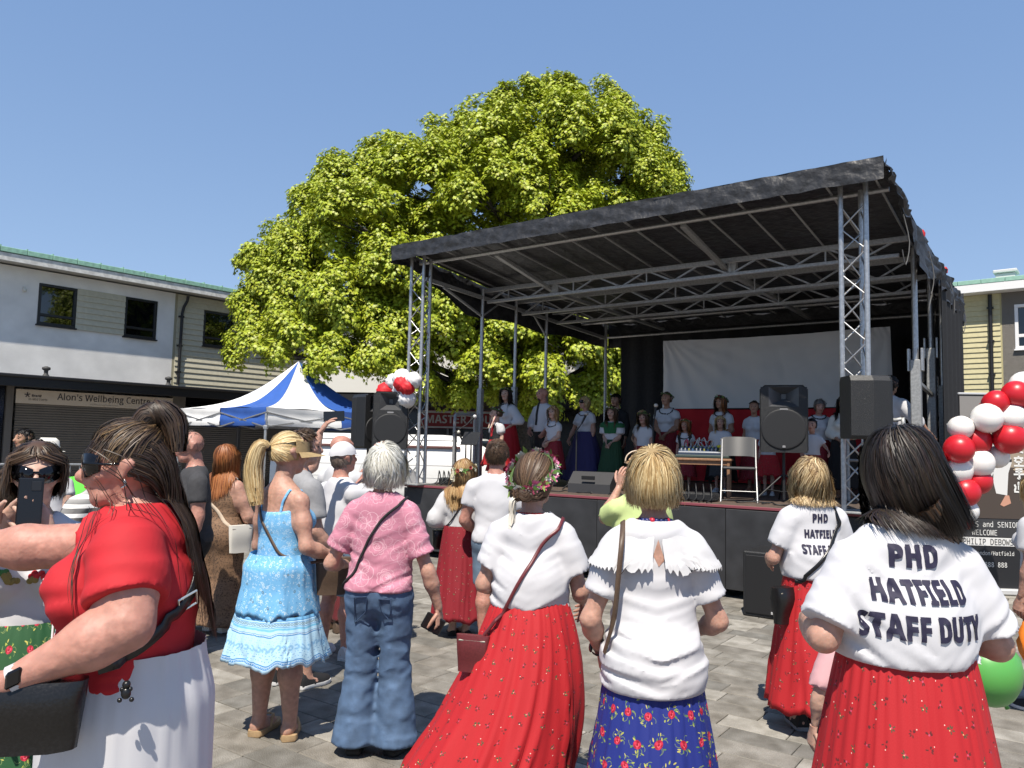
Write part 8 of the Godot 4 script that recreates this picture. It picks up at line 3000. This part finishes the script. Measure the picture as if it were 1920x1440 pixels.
func collar(P: Person) -> void:
	# wide collar in two halves open at the back, with a frill along the edge
	for s in [1.0, -1.0]:
		var fn := func(a, b):
			var ang: float = lerpf(PI * 0.5 - 0.10 * s - 0.02 * s, PI * 0.5 - 2.2 * s, a)
			var rin := 0.074
			var rout: float = 0.235 + 0.02 * sin(a * 5.0)
			var r: float = lerpf(rin, rout, b)
			var drop: float = 0.015 + 0.115 * pow(b, 1.3)
			var p := Vector3(cos(ang) * r * 1.0, 1.285 - drop, 0.02 + sin(ang) * r * 0.72)
			if b > 0.85: p += Vector3(0, 0.006 * sin(a * 130.0), 0.006 * cos(a * 130.0))
			var q := P.top.snap(p, 0.010 + 0.014 * b + 0.004 * sin(a * 22.0) * b)
			return q.lerp(p, 0.25)
		part("frilled_collar", cloth_sheet(fn, 110, 12), cl.white2, P.node)
	var g := Geo.new()
	g.smooth()
	var A := []
	for q in [[0.0, 1.268], [0.028, 1.19], [0.0, 1.165], [-0.028, 1.19]]: A.append(P.top.snap(Vector3(q[0], q[1], 0.2), 0.0025))
	g.quad(A[0], A[1], A[2], A[3])
	part("back_opening", g.mesh(), P.mat_skin, P.node)

func visor(P: Person) -> void:
	var q := P.hr
	var band := func(a, b):
		var ang: float = lerpf(-PI * 0.98, PI * 0.0 + 0.06, a)
		var k: float = 1.15 + 0.05 * b
		return P.hc + P.hb * Vector3(cos(ang) * q.x * k, q.y * (0.62 - 0.62 * b + 0.1 * sin(ang)), sin(ang) * q.z * k * 1.02)
	part("visor_band", cloth_sheet(band, 40, 6), cl.straw, P.node)
	var brim := func(a, b):
		var ang: float = lerpf(-PI * 0.97, -PI * 0.03, a)
		var e := sin(-ang)
		var k: float = 1.18 + b * (0.18 + 0.95 * pow(e, 0.8))
		return P.hc + P.hb * Vector3(cos(ang) * q.x * lerpf(1.18, 1.5, b), q.y * (0.05 - b * (0.30 - 0.12 * e)) , sin(ang) * q.z * k)
	part("visor_brim", cloth_sheet(brim, 40, 10), cl.straw, P.node)

func cap(P: Person) -> void:
	var q := P.hr
	var fn := func(a, b):
		var ang: float = TAU * a
		var t: float = lerpf(0.10, PI / 2, b)
		return P.hc + P.hb * Vector3(cos(ang) * q.x * 1.14 * cos(t), q.y * (0.12 + 1.02 * sin(t)) + 0.003 * sin(ang * 8.0), sin(ang) * q.z * 1.14 * cos(t))
	part("cap_crown", cloth_sheet(fn, 36, 10), cl.white, P.node)
	var br := func(a, b):
		var ang: float = lerpf(-PI * 0.86, -PI * 0.14, a)
		var e := sin(-ang)
		return P.hc + P.hb * Vector3(cos(ang) * q.x * (1.14 + 0.05 * b), q.y * (0.22 - 0.16 * b), sin(ang) * q.z * (1.14 + b * 0.95 * e))
	part("cap_peak", cloth_sheet(br, 24, 6), cl.white, P.node)

func hat(P: Person, m: Material) -> void:
	var g := Geo.new()
	g.xf = Transform3D(P.hb, P.hc + P.hb * (Vector3(0, 0.35, 0) * P.hr))
	var q := P.hr
	g.lathe(Vector3.ZERO, [Vector2(q.x * 1.7, -0.01), Vector2(q.x * 1.2, 0.0), Vector2(q.x * 1.16, 0.02), Vector2(q.x * 1.05, 0.08), Vector2(q.x * 0.7, 0.105), Vector2(0.01, 0.09)], 24, false)
	part("straw_hat", g.mesh(), m, P.node)
	g = Geo.new()
	g.xf = Transform3D(P.hb, P.hc + P.hb * (Vector3(0, 0.35, 0) * P.hr))
	g.lathe(Vector3.ZERO, [Vector2(q.x * 1.19, 0.008), Vector2(q.x * 1.16, 0.035)], 24, false)
	part("hat_band", g.mesh(), cl.ivory, P.node)

# ---------------------------------------------------------------- people on the stage
func singer(label: String, u: float, v: float, h: float, yaw: float, e := {}) -> Person:
	e.merge({"cell": 0.022, "head_cell": 0.011, "face": true, "leg": 0.85, "skin": 1})
	rng.seed = int(u * 1000.0) + 50
	var pose := rng.randi() % 4
	var ch: float = 0.85 if e.get("child", false) else 1.0
	if not e.has("ra") and not e.has("la"):
		if pose == 1:                              # hands together in front
			e.merge({"ra": [Vector3(0.125 * h * ch, 0.63 * h, 0.0), Vector3(0.03 * h, 0.555 * h, -0.13 * h)], "la": [Vector3(-0.125 * h * ch, 0.63 * h, 0.0), Vector3(-0.03 * h, 0.56 * h, -0.12 * h)]})
		elif pose == 2:                            # one hand on the hip
			e.merge({"ra": [Vector3(0.17 * h * ch, 0.635 * h, 0.03 * h), Vector3(0.10 * h * ch, 0.56 * h, -0.04 * h)]})
		elif pose == 3:                            # singing with a raised hand
			e.merge({"la": [Vector3(-0.14 * h * ch, 0.64 * h, -0.03 * h), Vector3(-0.12 * h * ch, 0.70 * h, -0.15 * h)]})
	e.merge({"turn": rng.randf_range(-22.0, 22.0), "nod": rng.randf_range(-6.0, 6.0)})
	yaw += rng.randf_range(-14.0, 14.0)
	var P := person(label, S(u, 1.0, v), rad_to_deg(STAGE_YAW) + 180.0 + yaw, h, e, "singers on the stage")
	return P

func singers() -> void:
	var P: Person
	# adults and children, left to right
	P = singer("girl in folk dress with embroidered black bodice and ribbons at the left of the stage", 0.33, 0.9, 1.12, -14, {"child": true, "bust": 0.0, "skin": 0})
	shirt(P, cl.white2, {"hem": 0.6, "sleeve": 0.6, "sleeve_off": 0.03})
	shirt(P, cl.black, {"hem": 0.58, "sleeve": 0.0, "off": 0.022, "neck": 0.07, "scoop": 0.03}, "bodice")
	skirt(P, cl.red0, {"top": 0.6, "hem": 0.26, "r0": 0.10, "r1": 0.2, "folds": 12})
	part("apron_ribbon", cloth_sheet(func(a, b): return P.top.snap(Vector3(lerpf(-0.045, 0.01, a), lerpf(0.93, 0.74, b), -0.2), 0.006), 4, 6), cl.red, P.node)
	hair(P, {"col": BROWN, "n": 500, "len": 0.1, "gather": Vector3(0, -0.2, 1.0)})
	wreath(P, 14, [lin(0.5, 0.1, 0.1), lin(0.55, 0.5, 0.45)], 0.015)
	for s in [1, -1]: lock(P, [P.hc + P.hb * (Vector3(0.95 * s, -0.2, -0.2) * P.hr), P.hc + P.hb * (Vector3(1.1 * s, -1.0, -0.6) * P.hr), P.hc + P.hb * (Vector3(1.1 * s, -2.6, -1.1) * P.hr)], 0.012, 0.014, [Color(0.6, 0.3, 0.28), Color(0.62, 0.55, 0.4)], 10, 0.01, "ribbon", 0.014)

	P = singer("woman with long dark hair, white blouse and red skirt, hands on hips", -0.08, 1.7, 1.52, -8, {"skin": 0, "ra": [Vector3(0.30, 0.98, 0.03), Vector3(0.16, 0.90, -0.05)], "la": [Vector3(-0.29, 0.98, 0.03), Vector3(-0.16, 0.90, -0.05)]})
	shirt(P, cl.white, {"hem": 0.6, "sleeve": 1.75, "sleeve_off": 0.03, "fold": 0.012})
	skirt(P, cl.red, {"top": 0.61, "hem": 0.12, "r0": 0.10, "r1": 0.2, "rh": 0.12, "folds": 12, "amp": 0.05})
	hair(P, {"col": DARK, "n": 900, "len": 0.36, "whorl": Vector3(0, 0.95, -0.1), "face_y": 0.62})
	beads(P, 0.07, lin(0.02, 0.02, 0.02), 0.009, 0.03)
	wreath(P, 14, [lin(0.5, 0.25, 0.2), lin(0.4, 0.3, 0.15)], 0.015)

	P = singer("bearded bald man in white shirt and loose black tie", 0.49, 1.9, 1.52, -6, {"male": true, "w": 1.1, "skin": 3, "ra": [Vector3(0.27, 1.0, 0.0), Vector3(0.17, 0.86, -0.12)], "la": [Vector3(-0.28, 1.0, 0.0), Vector3(-0.2, 0.84, -0.1)]})
	shirt(P, cl.white, {"hem": 0.53, "sleeve": 1.85, "fold": 0.012, "sleeve_off": 0.022, "neck": 0.052})
	trousers(P, cl.black, {"waist": 0.56})
	for s in 2: shoe(P, s, cl.black, cl.rubber)
	strap(P, [Vector3(0.05, 1.31, -0.06), Vector3(0.015, 1.25, -0.12), Vector3(0.0, 1.1, -0.15), Vector3(0.0, 0.92, -0.15)], 0.05, cl.black, 0.004, 0.004, "tie")
	var g := Geo.new()
	g.xf = Transform3D(P.hb, P.hc)
	g.ball(Vector3(0, -0.78, -0.62) * P.hr, Vector3(0.036, 0.034, 0.032), 8)
	part("beard", g.mesh(), mat(lin(0.06, 0.03, 0.018), 0.9), P.node)

	P = singer("fair girl in white top and red skirt in front of the bearded man", 0.89, 1.6, 1.17, 0, {"child": true, "bust": 0.0, "skin": 0})
	shirt(P, cl.white, {"hem": 0.56, "sleeve": 0.5})
	skirt(P, cl.red1, {"top": 0.58, "hem": 0.22, "r0": 0.1, "r1": 0.17, "folds": 12})
	hair(P, {"col": GINGER + BLONDE, "n": 500, "len": 0.22, "face_y": 0.6})
	beads(P, 0.065, lin(0.01, 0.01, 0.01), 0.008, 0.05)

	P = singer("woman with sunglasses, white tee shirt and long purple skirt at a microphone", 1.03, 2.3, 1.39, 0, {"skin": 1, "face": false, "ra": [Vector3(0.23, 0.84, 0.0), Vector3(0.2, 0.72, -0.14)]})
	shirt(P, cl.white, {"hem": 0.585, "sleeve": 0.55})
	skirt(P, cl.navy, {"top": 0.6, "hem": 0.06, "r0": 0.105, "r1": 0.27, "rh": 0.12, "folds": 12, "amp": 0.05})
	hair(P, {"col": BLONDE, "n": 500, "len": 0.12, "face_y": 0.6})
	sunglasses(P)
	face_lips(P)
	beads(P, 0.075, lin(0.05, 0.008, 0.008), 0.009, 0.04)

	P = singer("girl with green shawl and dark green skirt, flower crown", 1.57, 2.2, 1.19, 0, {"child": true, "bust": 0.0, "skin": 0})
	shirt(P, cl.white, {"hem": 0.58, "sleeve": 0.75, "sleeve_off": 0.05})
	skirt(P, cl.dgreen, {"top": 0.6, "hem": 0.18, "r0": 0.1, "r1": 0.18, "folds": 15, "amp": 0.07})
	part("shawl", cloth_sheet(func(a, b):
		var ang: float = lerpf(0.0, TAU, a)
		var r: float = lerpf(0.055, 0.15, b)
		return P.top.snap(Vector3(cos(ang) * r, 0.965 - 0.07 * b - (0.09 * b if sin(ang) < -0.8 else 0.0), sin(ang) * r * 0.8), 0.01), 40, 6), mat(lin(0.01, 0.10, 0.03), 0.8), P.node)
	hair(P, {"col": BROWN, "n": 500, "len": 0.3, "face_y": 0.6})
	wreath(P, 16, [lin(0.55, 0.4, 0.3), lin(0.6, 0.58, 0.5)], 0.018)

	P = singer("man in black standing in the shade behind the girl with the green shawl", 1.0, 3.4, 1.5, 0, {"male": true, "skin": 2})
	shirt(P, cl.black, {"hem": 0.5, "sleeve": 1.7})
	trousers(P, cl.black)
	hair(P, {"col": DARK, "n": 700, "len": 0.03, "stand": 0.4, "lift": 0.06, "ds": 0.012})

	P = singer("girl behind the middle microphone with plaits and white top", 2.1, 2.2, 1.1, 0, {"child": true, "bust": 0.0, "skin": 1})
	shirt(P, cl.white, {"hem": 0.55, "sleeve": 0.6})
	skirt(P, cl.red1, {"top": 0.57, "hem": 0.2, "r0": 0.1, "r1": 0.17})
	hair(P, {"col": BROWN, "n": 500, "len": 0.24, "face_y": 0.6})
	wreath(P, 12, [lin(0.5, 0.3, 0.25), lin(0.5, 0.1, 0.1)], 0.016)
	P = singer("woman just behind the girl at the middle microphone", 1.79, 2.8, 1.19, 0, {"skin": 1})
	shirt(P, cl.white2, {"hem": 0.56, "sleeve": 0.6})
	skirt(P, cl.red1, {"top": 0.58, "hem": 0.1, "r0": 0.1, "r1": 0.18})
	hair(P, {"col": BLONDE, "n": 500, "len": 0.22, "face_y": 0.6})

	P = singer("tall woman in plain white top and dark red skirt before the white flag", 2.15, 2.9, 1.47, 0, {"skin": 2})
	shirt(P, cl.white, {"hem": 0.555, "sleeve": 0.4, "sleeve_off": 0.03})
	skirt(P, cl.red1, {"top": 0.58, "hem": 0.1, "r0": 0.105, "r1": 0.17})
	hair(P, {"col": BROWN, "n": 500, "len": 0.1, "gather": Vector3(0, 0.2, 1.0), "face_y": 0.6})
	beads(P, 0.075, lin(0.008, 0.008, 0.008), 0.011, 0.05)
	wreath(P, 14, [lin(0.45, 0.4, 0.3), lin(0.2, 0.15, 0.08)], 0.016)

	P = singer("little girl in white top and dark waistcoat beside the mixer", 2.72, 2.3, 1.0, 0, {"child": true, "bust": 0.0, "skin": 1})
	shirt(P, cl.white, {"hem": 0.55, "sleeve": 0.6})
	skirt(P, cl.red1, {"top": 0.57, "hem": 0.2, "r0": 0.1, "r1": 0.17})
	hair(P, {"col": GINGER, "n": 500, "len": 0.2, "face_y": 0.6, "wave": 0.5})
	beads(P, 0.065, lin(0.008, 0.008, 0.008), 0.009, 0.05)
	for s in [1, -1]: strap(P, [Vector3(0.08 * s, 0.83, -0.03), Vector3(0.085 * s, 0.74, -0.1), Vector3(0.08 * s, 0.6, -0.1)], 0.05, cl.black, 0.004, 0.003, "waistcoat")
	wreath(P, 12, [lin(0.5, 0.2, 0.2), lin(0.5, 0.45, 0.3)], 0.016)

	P = singer("woman with dark flower crown and white tee shirt behind a girl", 3.03, 2.9, 1.4, 0, {"skin": 2})
	shirt(P, cl.white, {"hem": 0.555, "sleeve": 0.5})
	skirt(P, cl.black, {"top": 0.58, "hem": 0.1, "r0": 0.105, "r1": 0.17})
	hair(P, {"col": GINGER + BRUNETTE, "n": 600, "len": 0.26, "face_y": 0.6})
	wreath(P, 18, [lin(0.03, 0.04, 0.02), lin(0.2, 0.03, 0.04), lin(0.05, 0.06, 0.03)], 0.022)
	beads(P, 0.07, lin(0.008, 0.008, 0.008), 0.010, 0.04)
	P = singer("small girl in puff sleeved white top in front of the dark flower crown", 3.24, 2.3, 1.04, 0, {"child": true, "bust": 0.0, "skin": 1})
	shirt(P, cl.white, {"hem": 0.55, "sleeve": 0.5, "sleeve_off": 0.035})
	skirt(P, cl.char, {"top": 0.57, "hem": 0.22, "r0": 0.1, "r1": 0.15})
	for s in 2: shoe(P, s, cl.white2, cl.sole)
	hair(P, {"col": BLONDE, "n": 500, "len": 0.2, "face_y": 0.6})

	P = singer("woman partly hidden by the left edge of the big loudspeaker", 3.59, 2.7, 1.3, 0, {"skin": 2})
	shirt(P, cl.white, {"hem": 0.56, "sleeve": 0.5})
	skirt(P, cl.red1, {"top": 0.58, "hem": 0.14, "r0": 0.105, "r1": 0.17})
	hair(P, {"col": BRUNETTE, "n": 500, "len": 0.12, "gather": Vector3(0, 0.2, 1.0), "face_y": 0.6})
	P = singer("child in red tartan skirt whose legs show under the big loudspeaker", 3.95, 2.2, 0.95, 0, {"child": true, "bust": 0.0, "skin": 0})
	shirt(P, cl.white, {"hem": 0.55, "sleeve": 0.6})
	skirt(P, cl.red0, {"top": 0.57, "hem": 0.28, "r0": 0.11, "r1": 0.2})
	for s in 2: shoe(P, s, cl.white2, cl.sole)
	hair(P, {"col": BROWN, "n": 400, "len": 0.2, "face_y": 0.6})

	P = singer("grey haired woman in loose white blouse looking down beside the big loudspeaker", 4.53, 2.5, 1.3, 12, {"skin": 1, "nod": -14})
	shirt(P, cl.white, {"hem": 0.56, "sleeve": 1.5, "sleeve_off": 0.03})
	skirt(P, cl.red1, {"top": 0.58, "hem": 0.12, "r0": 0.105, "r1": 0.19})
	hair(P, {"col": [Color(0.12, 0.11, 0.1), Color(0.2, 0.18, 0.17)], "n": 500, "len": 0.08, "face_y": 0.6, "wave": 0.5})
	beads(P, 0.07, lin(0.008, 0.008, 0.008), 0.009, 0.03)
	P = singer("dark haired girl in white tee shirt right of the big loudspeaker", 4.62, 1.8, 0.98, 6, {"child": true, "bust": 0.0, "skin": 1, "la": [Vector3(-0.16, 0.66, -0.02), Vector3(-0.21, 0.6, -0.18)]})
	shirt(P, cl.white, {"hem": 0.5, "sleeve": 0.7})
	skirt(P, cl.red1, {"top": 0.57, "hem": 0.2, "r0": 0.1, "r1": 0.17})
	hair(P, {"col": DARK, "n": 500, "len": 0.14, "gather": Vector3(0, 0.0, 1.0), "face_y": 0.6})
	P = singer("dark haired woman in white top and black skirt half hidden by the right tower", 4.86, 2.4, 1.33, 10, {"skin": 2})
	shirt(P, cl.ivory, {"hem": 0.57, "sleeve": 1.6, "sleeve_off": 0.02})
	skirt(P, cl.black, {"top": 0.58, "hem": 0.1, "r0": 0.105, "r1": 0.17})
	hair(P, {"col": DARK, "n": 600, "len": 0.3, "face_y": 0.6})

	# man at the right end, back turned, leaning on the rail
	P = person("man in white shirt leaning at the right end of the stage, back turned", S(5.40, 1.0, 2.5), rad_to_deg(STAGE_YAW) - 25.0, 1.58, {"male": true, "w": 1.1, "skin": 2, "leg": 0.85, "cell": 0.02, "ra": [Vector3(0.33, 1.0, -0.05), Vector3(0.4, 0.84, -0.22)], "la": [Vector3(-0.25, 0.95, -0.1), Vector3(-0.2, 0.9, -0.3)]}, "")
	shirt(P, cl.white, {"hem": 0.5, "sleeve": 1.3, "sleeve_off": 0.03, "fold": 0.014})
	trousers(P, cl.black)
	for s in 2: shoe(P, s, cl.black, cl.rubber)
	hair(P, {"col": DARK, "n": 1000, "len": 0.03, "stand": 0.4, "lift": 0.06, "ds": 0.012})
